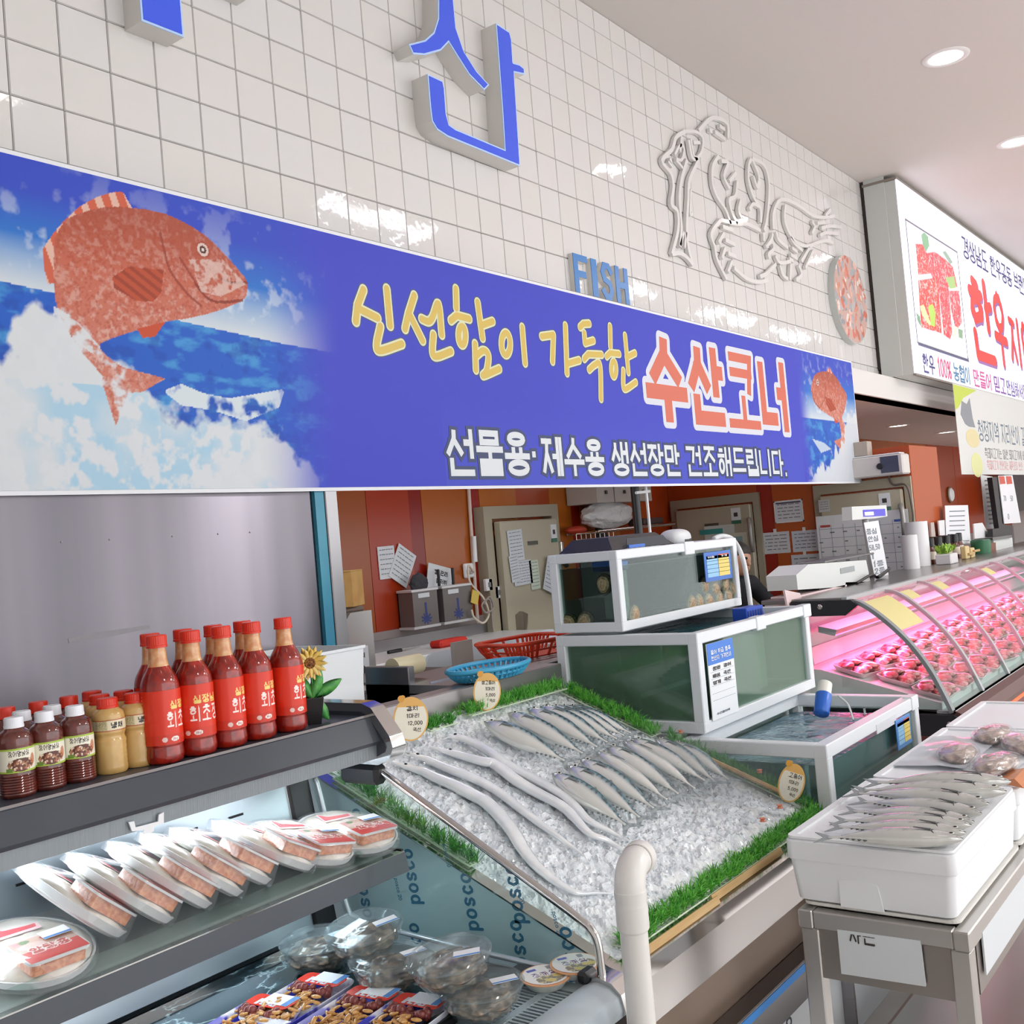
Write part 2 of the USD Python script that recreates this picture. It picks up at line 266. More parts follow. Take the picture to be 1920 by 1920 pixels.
# ------------------------------------------------------------------ flat print as a fine mesh with ink colours
class Canvas:
    def __init__(s, x0, x1, y0, y1, step):
        s.nx, s.ny = max(2, int((x1 - x0) / step) + 1), max(2, int((y1 - y0) / step) + 1)
        X, Y = np.meshgrid(np.linspace(x0, x1, s.nx), np.linspace(y0, y1, s.ny)); s.P = np.stack([X.ravel(), Y.ravel()], 1); s.C = np.ones((len(s.P), 3))
    def noise(s, sc, seed=0, oc=4, sx=1, sy=1): return meshkit.fbm(np.c_[s.P[:, 0] * sc * sx, s.P[:, 1] * sc * sy, np.zeros(len(s.P))], oc, seed)
    def mix(s, k, c): k = np.clip(k, 0, 1)[:, None]; s.C = s.C * (1 - k) + k * (c if isinstance(c, np.ndarray) and c.ndim == 2 else lin(c))
    def inside(s, g):
        if isinstance(g, (list, np.ndarray)): g = Polygon(g)
        g = g.buffer(0); m = np.zeros(len(s.P), bool); a, b, c, d = g.bounds
        w = np.nonzero((s.P[:, 0] >= a) & (s.P[:, 0] <= c) & (s.P[:, 1] >= b) & (s.P[:, 1] <= d))[0]
        if len(w): m[w] = shapely.contains_xy(g, s.P[w, 0], s.P[w, 1])
        return m
    def fill(s, g, c, k=1.0): s.mix(s.inside(g) * k, c)
    def line(s, pts, w, c, k=1.0): s.fill(LineString(pts).buffer(w / 2), c, k)
    def mesh(s, fn):
        j, i = np.meshgrid(np.arange(s.nx - 1), np.arange(s.ny - 1)); a = (i * s.nx + j).ravel()
        f = np.vstack([np.stack([a, a + 1, a + s.nx + 1], 1), np.stack([a, a + s.nx + 1, a + s.nx], 1)])
        return trimesh.Trimesh(fn(s.P), f, process=False)
    def on_wall(s, y): return s.mesh(lambda P: np.c_[P[:, 0], np.full(len(P), y), P[:, 1]])

# ================================================================== the large structure
CEIL, WALLY, BY = 4.25, 2.75, 2.6
M_white = mat('white_paint', 'dcd9d6', .6)
M_ceil = mat('ceiling_paint', 'd9d4cf', .75, bump=.05, bscale=6)
struct('floor', box(-4, 20, -6, 5, -.1, 0), mat('polished_floor', 'd6d2cd', .16, col2='ccc6c0', nscale=3))
struct('ceiling', box(-2, 20, -6, WALLY + .2, CEIL, CEIL + .1), M_ceil)
struct('trim', box(-2, 20, 2.62, 2.78, 2.41, 2.6, .004), M_white)
struct('ceiling', box(-2, 20, 2.64, 4.4, 2.41, 2.5), mat('soffit_paint', 'd8d0cc', .7))

# tiled wall: backing and single tiles
wb = struct('wall_back')
part(wb, 'backing', box(-2, 20, WALLY + .006, WALLY + .2, 2.6, CEIL), mat('grout', 'b9b5b1', .9))
T = .1595; tiles, rest = [], []
M_tile = [mat('glazed_tile', 'dddad8', .03, bump=.34, bscale=8, bdist=.006, coat_weight=.6), mat('glazed_tile_warm', 'dcd9d6', .035, bump=.38, bscale=7, bdist=.006, coat_weight=.6), mat('glazed_tile_cool', 'dcdad9', .03, bump=.32, bscale=9, bdist=.006, coat_weight=.6)]
for i in range(-12, 66):
    for j in range(11):
        x0, z0 = .668 * WALLY + (i - 7) * T, 1.5 + .436 * WALLY - .2 * 0 + (j - 1) * T
        x1, z1 = x0 + T, min(z0 + T, CEIL)
        if z1 < 2.6 or z0 > CEIL - .02 or x0 > 19: continue
        z0 = max(z0, 2.6)
        q = CAM @ (np.array([x0 + T / 2, WALLY, (z0 + z1) / 2]) - [0, 0, H]); u, v = q[:2] / q[2] * FPX + 960
        seen = q[2] > 0 and -60 < u < 1620 and v > -60 and z1 > 2.62
        g = .0013; b = .0022; y1 = WALLY + .004
        e = rng.normal(0, .0005, 4)
        o = [(x0 + g, z0 + g), (x1 - g, z0 + g), (x1 - g, z1 - g), (x0 + g, z1 - g)]; n = [(x0 + g + b, z0 + g + b), (x1 - g - b, z0 + g + b), (x1 - g - b, z1 - g - b), (x0 + g + b, z1 - g - b)]
        V = [(a, y1, c) for a, c in o] + [(a, WALLY - .002 + e[k], c) for k, (a, c) in enumerate(n)]
        F = [[4, 5, 6], [4, 6, 7]] + [f for k in range(4) for f in ([k, (k + 1) % 4, 4 + (k + 1) % 4], [k, 4 + (k + 1) % 4, 4 + k])]
        (tiles if seen else rest).append((T / max(q[2], .1), trimesh.Trimesh(V, F, process=False)))
tiles.sort(key=lambda t: -t[0]); rest += tiles[300:]
for k, (_, m) in enumerate(tiles[:300]): part(wb, 'tile', m, M_tile[k * 7 % 3])
part(wb, 'tile', cat_([m for _, m in rest]), M_tile[0], kind='stuff')

# orange rear wall of coloured panels
RY = 4.2
wf = struct('wall_far'); xs = [2.0, 3.2, 4.22, 4.57, 4.68, 5.12, 5.23, 5.62, 6.0, 6.26, 6.37, 6.9, 7.36, 7.67, 9.44, 9.62, 10.4, 10.71, 14.24, 15.2, 16.6, 18.5, 20]
cols = ['a5561f', 'b3571f', 'bc3a12', '9c1c10', 'c4651c', 'b01f14', 'd9761f', 'd05016', 'e07d25', 'cb2d14', 'e0782a', 'd85a17', 'd04a14', 'd65615', 'c03012', 'd2601a', 'c95418', 'cf6a1f', 'cc6a22', 'c24a12', 'c9470f', 'c64a12']
for k in range(len(xs) - 1):
    part(wf, 'panel', box(xs[k] + .001, xs[k + 1] - .001, RY + .002 * (k % 2), RY + .06, .3, 2.41), mat('wall_panel_' + cols[k], tuple(int(cols[k][q:q + 2], 16) / 255 * .84 for q in (0, 2, 4)), .28))
part(wf, 'kickboard', box(2, 20, RY - .012, RY + .06, 0, 1.085), mat('grey_dado', '8f8482', .5))
struct('wall_left', box(-2.1, -2.0, -6, 5, 0, CEIL), M_white)
struct('wall_right', box(20, 20.1, -6, 5, 0, CEIL), M_white)

# ------------------------------------------------------------------ recessed ceiling lights
M_lens = mat('lamp_lens', 'ffffff', .5, emit=9.0, ecol='fffaf2')
M_ring = mat('lamp_ring', 'f0efed', .4)
first = {}
def downlight(x, y, z, r, label, power=6.0):
    if r not in first:
        first[r] = p = thing('ceiling_light', label, 'ceiling light', (x, y, z), group=None)
        part(p, 'trim_ring', lathe([(r * .86, .002), (r * .86, -.006), (r, -.008), (r * 1.16, -.004), (r * 1.18, .002)], 40, cap=False), M_ring, True, local=True)
        part(p, 'lens', lathe([(.001, -.002), (r * .87, -.003), (r * .87, .01)], 40), M_lens, True, local=True)
    else: dup(first[r], (x, y, z), label=label)
Rl = .118
downlight(6.83, 1.54, CEIL, Rl, 'round recessed ceiling light nearest the tiled wall, large and high up')
downlight(8.86, 1.56, CEIL, Rl, 'round recessed ceiling light by the picture edge above the lit sign')
for x, y, w in [(3.05, -.15, 'over the fridge case'), (11.0, 1.58, 'beyond the lit sign'), (1.0, -.2, 'over the far left')]:
    downlight(x, y, CEIL, Rl, 'round recessed ceiling light ' + w)
def troffer(x, y, label):
    if 'tr' not in first:
        first['tr'] = p = thing('ceiling_panel_light', label, 'ceiling light', (x, y, CEIL))
        part(p, 'frame', cat_([box(-.62, .62, s * .16 - .012, s * .16 + .012, -.012, .004) for s in (-1, 1)] + [box(s * .61 - .012, s * .61 + .012, -.148, .148, -.012, .004) for s in (-1, 1)]), M_ring, local=True)
        part(p, 'diffuser', box(-.6, .6, -.148, .148, -.006, .002), mat('panel_lens', 'ffffff', .5, emit=7.0, ecol='fdfbff'), local=True)
    else: dup(first['tr'], (x, y, CEIL), label=label)
for x, w in ((6.3, 'mirrored in the tiles above the handwritten text'), (10.2, 'mirrored around the raised small letters'), (12.8, 'mirrored above the coral letters'), (15.0, 'mirrored near the banner end')): troffer(x, -.36, 'long flat ceiling panel light ' + w)
downlight(11.345, 3.39, 2.41, .104, 'recessed light in the low soffit, whole oval beside the blue banner')
downlight(13.29, 3.41, 2.41, .104, 'recessed light in the low soffit, touching the hanging pork banner')
for k, (x, y) in enumerate([(4.6, 3.4), (7.4, 3.4), (15.3, 3.4)]): downlight(x, y, 2.41, .104, 'recessed soffit light hidden behind the long banner' + [' near the knife racks', ' near the middle cold store', ' at the far end'][k])

# ------------------------------------------------------------------ the long fish banner
BX0, BX1, BZ0, BZ1 = 1.0, 7.73, 1.735, 2.635
bn = thing('banner', 'long blue printed fish banner with leaping red sea bream hung under the tiles', 'banner', (BX0, BY, BZ0))
part(bn, 'sheet', box(BX0, BX1, BY, BY + .003, BZ0, BZ1), mat('banner_cloth', 'e4e6ea', .45))
def P(pts, y, ox=0, oy=0, s=1.0): return [tuple(at(ox + a / s, oy + b / s, y=y)[[0, 2]]) for a, b in pts]
def bream(C, pts, tail, fin, pect, eye, mouth, gill, anal, flip=1):
    n1, n2 = C.noise(75, 3, 4), C.noise(150, 5, 3)
    body, fz = Polygon(spline(pts, 6)), Polygon(fin); m = C.inside(unary_union([body, Polygon(tail)]).buffer(0))
    C.fill(fz, 'd8694f'); 
    fx = C.P[:, 0] * 55 + C.P[:, 1] * 18; C.mix(C.inside(fz) * (np.sin(fx * 2.2) > .1) * .9, 'eec6b4')
    C.fill(Polygon(tail), 'd4553a'); C.mix(C.inside(Polygon(tail)) * (np.sin(C.P[:, 0] * 160 - C.P[:, 1] * 90) > .3) * .5, 'ecd2c6')
    b0, b1, b2, b3 = body.bounds; t = (C.P[:, 1] - b1) / (b3 - b1)
    C.mix(m * 1.0, 'c9664e'); C.mix(m * np.clip(.9 - t * 1.1, 0, .75), 'd98b78'); C.mix(m * np.clip((t - .62) * 2, 0, .6), 'a65442')
    C.mix(m * np.clip((n1 - .5) * 3.2, 0, .55) * np.clip(1.25 - t, 0, 1), 'e8c4b6'); C.mix(m * np.clip((.46 - n2) * 4, 0, .45), 'b04a36')
    C.fill(Polygon(anal), 'cf5638'); C.fill(Polygon(pect), 'c2563a'); C.mix(C.inside(Polygon(pect)) * (np.sin(C.P[:, 0] * 120 + C.P[:, 1] * 200) > .2) * .5, '7a3226')
    for g in gill: C.line(spline(g, 5), .008, '9a4232', .8)
    for g in mouth: C.line(spline(g, 5), .009, '8c3a2c', .85)
    ex, ey, er = eye
    for r, c in ((er * 1.25, 'b05040'), (er, 'e6cdc2'), (er * .62, '5a2a22'), (er * .25, 'e8e0dc')): C.fill(Point(ex, ey).buffer(r), c)
def seascape(C, hz, xl, xr, dark='3a4fc8'):
    """sky above, sea below hz(x), spray below"""
    x, z = C.P.T; n, n2, n3 = C.noise(6, 11, 5), C.noise(22, 17, 4), C.noise(14, 23, 5, 1, 2.2)
    up = z > hz
    C.mix(np.ones(len(x)), '2f6fd0'); t = np.clip((z - hz) / (BZ1 - hz), 0, 1)
    C.mix(up * 1.0, '3f55cb'); C.mix(up * np.clip(1.25 - t * 1.7, 0, 1), '2d8fd8'); C.mix(up * np.clip(.95 - t * 2.4, 0, 1), 'dfe6ea')
    C.mix(up * np.clip((n2 * .6 + n * .4 - .56) * 7, 0, .7) * (t > .1) * np.clip(1.1 - t, 0, 1), 'e2ecf2')
    dn = ~up; C.mix(dn * 1.0, '2a64cc'); C.mix(dn * np.clip((n3 - .5) * 4, 0, .8), '4fa4e0'); C.mix(dn * np.clip((.42 - n2) * 5, 0, .6), '234fb4')
    return n, n2
C = Canvas(BX0, 3.05, BZ0 + .012, BZ1 - .012, .0031); x, z = C.P.T
hz = np.interp(x, [1.0, 1.35, 2.3, 3.0], [2.305, 2.285, 2.215, 2.19])
n, n2 = seascape(C, hz, 0, 0)
top = P([(0, 645), (60, 560), (130, 590), (190, 640), (240, 690), (300, 720), (360, 770), (430, 775), (520, 800), (560, 850), (600, 905)], BY)
tx, tz = np.array(top).T
edge = np.interp(x, tx, tz) + (n2 - .5) * .16 + (n - .5) * .1
C.mix(np.clip((edge - z) / .045, 0, 1), 'dfe4e8'); C.mix(np.clip((edge - z) / .05, 0, 1) * np.clip((C.noise(3.2, 31, 4) - .52) * 5, 0, .75) * (z < BZ0 + .3), '9fd2ee')
wv = Polygon(P([(315, 735), (340, 725), (380, 742), (430, 752), (528, 735), (520, 760), (460, 785), (400, 765), (340, 755)], BY)); C.mix(C.inside(wv.buffer(.008)) * np.clip((n2 - .32) * 6, 0, 1), 'dce8ee')
q = lambda pts: P(pts, BY, 0, 0, 3.0)
q2 = lambda pts: [tuple(at(a / 3, 640 + b / 3, y=BY)[[0, 2]]) for a, b in pts]
bodyL = q([(305, 1340), (360, 1250), (450, 1200), (600, 1165), (740, 1170), (900, 1195), (1050, 1260), (1170, 1340), (1270, 1440), (1350, 1530), (1385, 1580), (1388, 1640), (1360, 1690), (1220, 1750), (1060, 1790), (930, 1810), (800, 1850), (700, 1880)]) + q2([(560, 20), (620, 100), (690, 150), (690, 200), (600, 210), (520, 130), (430, 20)]) + q([(330, 1760), (305, 1620), (300, 1480)])
tailL = q2([(600, 150), (690, 145), (930, 210), (800, 285), (720, 290), (690, 370), (650, 475), (610, 350), (570, 220)])
finL = q([(250, 1520), (240, 1400), (300, 1310), (370, 1230), (450, 1160), (540, 1110), (640, 1080), (690, 1080), (745, 1175), (600, 1180), (430, 1240), (340, 1330), (310, 1420), (315, 1590), (265, 1600)])
pectL = q([(920, 1520), (720, 1500), (630, 1560), (640, 1620), (760, 1690), (860, 1700), (905, 1650)])
ex, ez = at(1140 / 3, 1405 / 3, y=BY)[[0, 2]]
bream(C, bodyL, tailL, finL, pectL, (ex, ez, .02), [q([(1385, 1590), (1300, 1590), (1250, 1570)]), q([(1360, 1690), (1250, 1700), (1170, 1680), (1100, 1600)])], [q([(900, 1310), (925, 1420), (960, 1530), (1050, 1650), (1130, 1720)]), q([(1010, 1450), (1080, 1560), (1130, 1640)])], q([(770, 1850), (800, 1900), (870, 1895), (930, 1810)]))
C.mix(C.inside(q([(1060, 1460), (1250, 1460), (1380, 1600), (1240, 1670), (1130, 1640)])) * np.clip((C.noise(60, 4, 3) - .38) * 4, 0, .6), 'ecd6cd')
C.mix(np.clip((edge - .03 - z) / .03, 0, 1) * np.clip((C.noise(26, 44, 4) - .49) * 8, 0, .95), 'e2e6ea')
C.mix(C.inside(q2([(300, -40), (420, 0), (600, 130), (560, 30), (420, -130), (300, -200)])) * np.clip((C.noise(40, 45, 4) - .42) * 8, 0, .9), 'e2e6ea')
k = np.clip((x - 2.14 - (z - 1.75) * .1) / .36, 0, 1); k = k * k * (3 - 2 * k); C.mix(k, '474dcc')
M_ink = printed('banner_ink', .45, gain=.86, specular_ior_level=.2)
part(bn, 'picture', C.on_wall(BY - .0012), M_ink, ink=C.C, label='printed red bream leaping from white surf')
C = Canvas(3.05, 6.62, BZ0 + .012, BZ1 - .012, .03); C.mix(np.ones(len(C.P)), '474dcc'); C.mix(np.clip((BZ0 + .35 - C.P[:, 1]) * 1.6, 0, .5), '5160d2')
part(bn, 'blue_field', C.on_wall(BY - .0012), M_ink, ink=C.C)
C = Canvas(6.62, BX1 - .012, BZ0 + .012, BZ1 - .012, .006); x, z = C.P.T
hz = np.full(len(x), 2.17); n, n2 = seascape(C, hz, 0, 0)
s6 = lambda pts: [tuple(at(1180 + a / 4.174, 600 + b / 4.174, y=BY)[[0, 2]]) for a, b in pts]
bodyR = s6([(1440, 440), (1480, 410), (1545, 405), (1610, 440), (1660, 520), (1700, 590), (1690, 680), (1670, 740), (1640, 800), (1600, 770), (1550, 740), (1480, 690), (1435, 620), (1420, 530)])
bream(C, bodyR, s6([(1650, 740), (1690, 830), (1690, 960), (1680, 1090), (1640, 1000), (1600, 950), (1660, 920), (1640, 780)]), s6([(1540, 405), (1560, 370), (1600, 430), (1650, 540), (1620, 500)]), s6([(1530, 600), (1580, 620), (1620, 700), (1570, 720), (1540, 660)]), (*at(1180 + 1472 / 4.174, 600 + 490 / 4.174, y=BY)[[0, 2]], .022), [s6([(1425, 560), (1450, 640), (1490, 690)])], [s6([(1530, 500), (1530, 600), (1490, 690)])], s6([(1600, 770), (1640, 800), (1610, 810)]))
e = np.interp(x, np.array(s6([(1380, 1230), (1450, 1150), (1560, 1090), (1680, 900), (1700, 720), (1780, 700)]))[:, 0], np.array(s6([(1380, 1230), (1450, 1150), (1560, 1090), (1680, 900), (1700, 720), (1780, 700)]))[:, 1]) + (n2 - .5) * .2
C.mix(np.clip((e - z) / .04, 0, .92) * ~C.inside(bodyR), 'dfe4e8')
C.mix(C.inside(s6([(1430, 930), (1520, 960), (1580, 1010), (1500, 1040)])) * .8, 'd5e2ea')
k = np.clip(1 - (x - 6.63) / .22, 0, 1); C.mix(k * k * (3 - 2 * k), '474dcc')
part(bn, 'picture', C.on_wall(BY - .0012), M_ink, ink=C.C, label='smaller printed bream facing left over surf')
# lettering
s5 = lambda pts: [tuple(at(640 + a / 3.2, 520 + b / 3.2, y=BY)[[0, 2]]) for a, b in pts]
el = lambda cx, cy, a, b: [(cx + a * math.cos(t), cy + b * math.sin(t)) for t in np.linspace(0, 6.283, 16)]
HW = [[(130, 75), (95, 170), (85, 265)], [(105, 190), (215, 245)], [(270, 70), (290, 290)], [(232, 295), (210, 410), (235, 440), (360, 400)],
      [(435, 110), (400, 220), (380, 310)], [(408, 225), (485, 380)], [(480, 250), (520, 265), (545, 240), (580, 160), (600, 345)], [(550, 345), (545, 450), (570, 475), (655, 445)],
      [(685, 70), (688, 185)], [(655, 260), (690, 230), (765, 250)], el(722, 350, 20, 55), [(815, 150), (845, 365)], [(835, 290), (905, 265)], [(800, 400), (805, 555)], [(808, 470), (850, 440), (880, 470), (870, 560), (850, 590), (945, 550)],
      el(985, 400, 26, 65), [(1083, 300), (1100, 515)], [(1200, 355), (1270, 345), (1265, 505)], [(1342, 290), (1352, 575)], [(1350, 520), (1425, 498)],
      [(1430, 300), (1450, 280), (1485, 278)], [(1455, 335), (1460, 395), (1510, 380)], [(1455, 490), (1480, 462), (1560, 465)], [(1485, 555), (1520, 525), (1550, 530), (1556, 730)],
      [(1610, 295), (1612, 415)], [(1590, 475), (1610, 455), (1665, 460)], el(1632, 550, 14, 45), [(1700, 350), (1720, 570)], [(1710, 480), (1760, 455)], [(1690, 560), (1690, 650), (1705, 670), (1765, 630)]]
hw = [LineString(spline(s5(h), 5) if len(h) > 3 else s5(h)) for h in HW]
hand = lambda r: unary_union([l.buffer(r, quad_segs=5) for l in hw])
part(bn, 'lettering_shadow', wall(hand(.0245), BY - .001, .0006), mat('ink_olive', '3c4a66', .4))
part(bn, 'lettering_outline', wall(hand(.0205), BY - .0014, .0008), mat('ink_pale', 'd6d9b4', .4))
part(bn, 'lettering', wall(hand(.0135), BY - .0018, .0010), mat('ink_yellow', 'd0b24a', .4), label='yellow handwritten lettering')
big = []
for ch, a, b in (('수', 4.64, 5.08), ('산', 5.1, 5.53), ('코', 5.57, 6.0), ('너', 6.03, 6.43)):
    g = writing(ch, 0, 0, 1.0, w=.12 if ch == '코' else .18); u = g.bounds
    big.append(affinity.affine_transform(g, [(b - a) / (u[2] - u[0]), 0, 0, .445 / (u[3] - u[1]), a - u[0] * (b - a) / (u[2] - u[0]), 2.065 - u[1] * .445 / (u[3] - u[1])]))
big = unary_union(big)
part(bn, 'lettering_outline', wall(big.buffer(.032, quad_segs=4), BY - .0014, .0008), mat('ink_white', 'd3d6e0', .4))
part(bn, 'lettering', wall(big, BY - .0018, .0010), mat('ink_coral', 'd0644a', .4), label='large coral corner-name lettering')
low = unary_union([writing('선물용·', 3.06, 1.785, .185, .6, w=.14, gap=.06), writing('제수용', 3.685, 1.785, .172, .5, w=.14, gap=.06), writing('생선장만', 4.25, 1.785, .165, .68, w=.135, gap=.06), writing('건조해드립니다.', 5.0, 1.785, .165, 1.34, w=.13, gap=.06)])
part(bn, 'lettering_outline', wall(low.buffer(.013, join_style='mitre'), BY - .0014, .0008), mat('ink_navy', '152a5c', .4))
part(bn, 'lettering', wall(low, BY - .0018, .0010), mat('ink_offwhite', 'd6dce0', .4), label='white bold lettering with navy edge')
for k, (x, z) in enumerate([(4.35, BZ0 - .01), (6.3, BZ0 - .012)]): pass

# ------------------------------------------------------------------ raised letters and reliefs on the tiles
M_blue = mat('blue_acrylic', '3f5fee', .12, coat_weight=.5); M_letter = mat('letter_side', 'dcd9d4', .3); M_edge = mat('letter_rim', 'bcd8ff', .2)
def channel(name, label, shapes, y):
    a, b = None, []
    g = unary_union([Polygon(s).buffer(0) if not hasattr(s, 'area') else s for s in shapes])
    t = thing(name, label, 'sign letter', (g.bounds[0], WALLY, g.bounds[1]))
    part(t, 'side_return', wall(g, WALLY - .002, WALLY - .002 - y - .004), M_letter, 25)
    part(t, 'rim', wall(g, y + .004, .004), M_edge); part(t, 'face', wall(g.buffer(-.007), y + .001, .003), M_blue)
LY = 2.66
c2 = lambda pts: [tuple(at(640 + a / 3, b / 3, y=LY)[[0, 2]]) for a, b in pts]
s1 = c2([(545, -170), (545, 100), (520, 180), (470, 225), (380, 248), (405, 305), (470, 310), (560, 285), (605, 237), (650, 310), (720, 420), (805, 507), (832, 478), (760, 400), (690, 290), (645, 160), (630, 0), (625, -170)])
s2 = c2([(870, 130), (945, 180), (957, 225), (965, 352), (1000, 362), (1028, 385), (1030, 420), (972, 408), (1005, 935), (600, 770), (540, 730), (510, 680), (500, 600), (485, 415), (570, 455), (580, 500), (590, 640), (605, 700), (640, 725), (920, 842), (905, 600)])
channel('sign_letter', 'big blue-faced raised Hangul letter with gradient shine, whole below its cut top', [s1, s2], LY)
x0, x1 = 1.897, 2.047
su = [sbox(x0, 3.165, x1, 3.41), sbox(1.6, 3.405, 2.34, 3.54)] + [LineString(l).buffer(.07) for l in ([(1.97, 4.08), (1.93, 3.9), (1.64, 3.64)], [(1.93, 3.88), (2.3, 3.64)])]
channel('sign_letter', 'raised blue Hangul letter cut off by the top of the picture, left one', su, LY)
def raised(g, y0, y1): return wall(g, y0, y0 - y1)
M_fb = mat('sky_blue_acrylic', '4f86c6', .2); fx = [4.262, 4.425, 4.515, 4.66]
for ch, xx, ww in zip('FISH', (4.262, 4.42, 4.5, 4.645), (.125, .05, .125, .125)):
    g = writing(ch, 0, 0, 1, w=.17); u = g.bounds; g = affinity.affine_transform(g, [ww / (u[2] - u[0]), 0, 0, .19 / (u[3] - u[1]), xx - u[0] * ww / (u[2] - u[0]), 2.69 - u[1] * .19 / (u[3] - u[1])])
    t = thing('small_sign_letter', 'small raised sky-blue letter %s above the banner' % ch, 'sign letter', (xx, WALLY, 2.69))
    part(t, 'side_return', raised(g, WALLY - .002, 2.722), M_letter); part(t, 'face', wall(g, 2.7215, .003), M_fb)
s3 = lambda pts: [tuple(at(1200 + a / 4, 150 + b / 4, y=2.725)[[0, 2]]) for a, b in pts]
M_rel = mat('relief_acrylic', 'e2e0de', .12, coat_weight=.4)
def relief(t, name, lines, r=.0125):
    for l in [lines]:
        g = unary_union([LineString(spline(s3(k), 4) if len(k) > 2 else s3(k)).buffer(r, cap_style='flat') for k in lines])
        part(t, name, wall(g, WALLY - .006, .022), M_rel)
t = thing('fish_relief', 'white line-art fish relief standing on its tail, on the tiles', 'wall relief', (5.4, WALLY, 3.05))
relief(t, 'outline', [[(340, 385), (270, 430), (240, 520), (165, 605), (230, 700), (250, 800), (235, 930), (280, 985), (285, 1120), (240, 1305)], [(240, 1305), (300, 1300), (350, 1330), (395, 1385)], [(395, 1385), (360, 1250), (350, 1100), (360, 900), (370, 750), (430, 610), (390, 580), (365, 450)], [(350, 600), (310, 750), (295, 900), (310, 1100), (300, 1250)]])
relief(t, 'head', [[(340, 385), (420, 390), (470, 440), (460, 540), (415, 600)], [(400, 470), (450, 470)], [(380, 440), (400, 560), (430, 590)], [(310, 430), (300, 540)]], .010)
relief(t, 'fin', [[(260, 560), (300, 490), (330, 520), (310, 600), (270, 590)], [(270, 600), (320, 660)], [(210, 610), (240, 650)], [(220, 590), (240, 620)], [(380, 820), (375, 1000), (395, 1000)]], .009)
relief(t, 'tail_fin', [[(330, 1140), (300, 1240)], [(345, 1140), (335, 1260)]], .009)
t = thing('whale_relief', 'pale broken line-art relief shaped like a hook, above the fish relief', 'wall relief', (6.0, WALLY, 3.6))
relief(t, 'outline', [[(440, 380), (540, 285), (650, 325), (660, 440)], [(560, 390), (640, 445)], [(595, 345), (635, 370)], [(520, 375), (540, 385)]])
t = thing('lobster_relief', 'white line-art lobster relief with raised claws on the tiles', 'wall relief', (6.4, WALLY, 2.9))
relief(t, 'claw', [[(590, 570), (545, 650), (545, 780), (580, 880), (640, 970), (680, 1080)], [(610, 610), (660, 620), (630, 720), (670, 815)], [(670, 760), (720, 695)], [(730, 760), (715, 870), (670, 900), (690, 1000), (730, 1075)], [(755, 900), (740, 980), (760, 1030)]])
relief(t, 'claw', [[(835, 590), (815, 640), (815, 760), (850, 880), (900, 960), (905, 1070)], [(840, 590), (890, 720), (880, 800)], [(840, 590), (930, 640), (965, 760), (965, 900), (950, 1050), (930, 1130)], [(850, 720), (880, 805), (900, 760)], [(820, 970), (850, 930), (890, 950)]])
relief(t, 'body', [[(605, 1050), (535, 1150), (560, 1250), (580, 1350), (650, 1495)], [(605, 1050), (740, 1080), (800, 1080), (905, 1130)], [(620, 1100), (700, 1130)], [(630, 1150), (590, 1220)], [(640, 1200), (710, 1235)], [(640, 1260), (615, 1335)], [(660, 1300), (720, 1325)], [(690, 1360), (660, 1440)], [(705, 1410), (800, 1490), (890, 1515), (960, 1500)], [(900, 1475), (950, 1450), (1020, 1380)]])
relief(t, 'leg', [[(925, 1150), (930, 1210)], [(995, 1150), (985, 1200), (945, 1255)], [(1000, 1230), (1000, 1270), (965, 1305), (970, 1340)], [(1020, 1140), (1040, 1200), (1110, 1260)], [(1015, 1320), (1050, 1370), (1130, 1360)], [(1130, 1180), (1160, 1230), (1220, 1280)], [(1140, 1260), (1180, 1290)], [(1130, 1310), (1180, 1340)], [(1120, 1340), (1150, 1360)], [(1050, 1390), (1070, 1460), (1110, 1495)], [(1130, 1385), (1125, 1500)], [(1190, 1390), (1210, 1460), (1170, 1500)], [(1270, 1260), (1210, 1360)], [(1300, 1280), (1240, 1410)]])
relief(t, 'tail', [[(1000, 1120), (1000, 1000), (1040, 910), (1100, 900), (1200, 950), (1300, 1020), (1390, 1030), (1460, 1020)], [(1090, 940), (1085, 1050), (1120, 1150), (1180, 1225), (1260, 1245), (1330, 1220), (1400, 1205), (1450, 1225)], [(1390, 1020), (1430, 970)], [(1330, 1075), (1390, 1070)], [(1360, 1110), (1430, 1095), (1510, 1105)], [(1350, 1165), (1400, 1145), (1490, 1155)], [(1290, 1060), (1310, 1100), (1290, 1150)]])
# oval seafood picture
cx, cz, ra, rb = 8.16, 3.175, .36, .345
C = Canvas(cx - ra, cx + ra, cz - rb, cz + rb, .008); C.mix(np.ones(len(C.P)), 'c9a59a')
R = random.Random(5)
for k in range(150):
    x, z, a = R.uniform(cx - ra, cx + ra), R.uniform(cz - rb, cz + rb), R.uniform(0, 3)
    e = affinity.rotate(affinity.scale(Point(x, z).buffer(1), R.uniform(.02, .06), R.uniform(.01, .028)), math.degrees(a))
    C.fill(e, R.choice(['d98a74', 'e4b3a4', 'c56a55', 'b9b4b4', '8f949c', 'e6d9d2', 'd4705a', 'a4a8ae']))
    C.line(list(e.exterior.coords)[:18], .004, '8a5a50', .6)
keep = ((C.P[:, 0] - cx) / ra) ** 2 + ((C.P[:, 1] - cz) / rb) ** 2 < 1
t = thing('oval_sign', 'round printed plate of mixed raw seafood mounted on the tiles by the lit sign', 'picture', (cx, WALLY, cz))
part(t, 'disc', wall(affinity.scale(Point(cx, cz).buffer(1, quad_segs=16), ra, rb), WALLY - .002, .05), mat('clear_disc', 'c4cac6', .15))
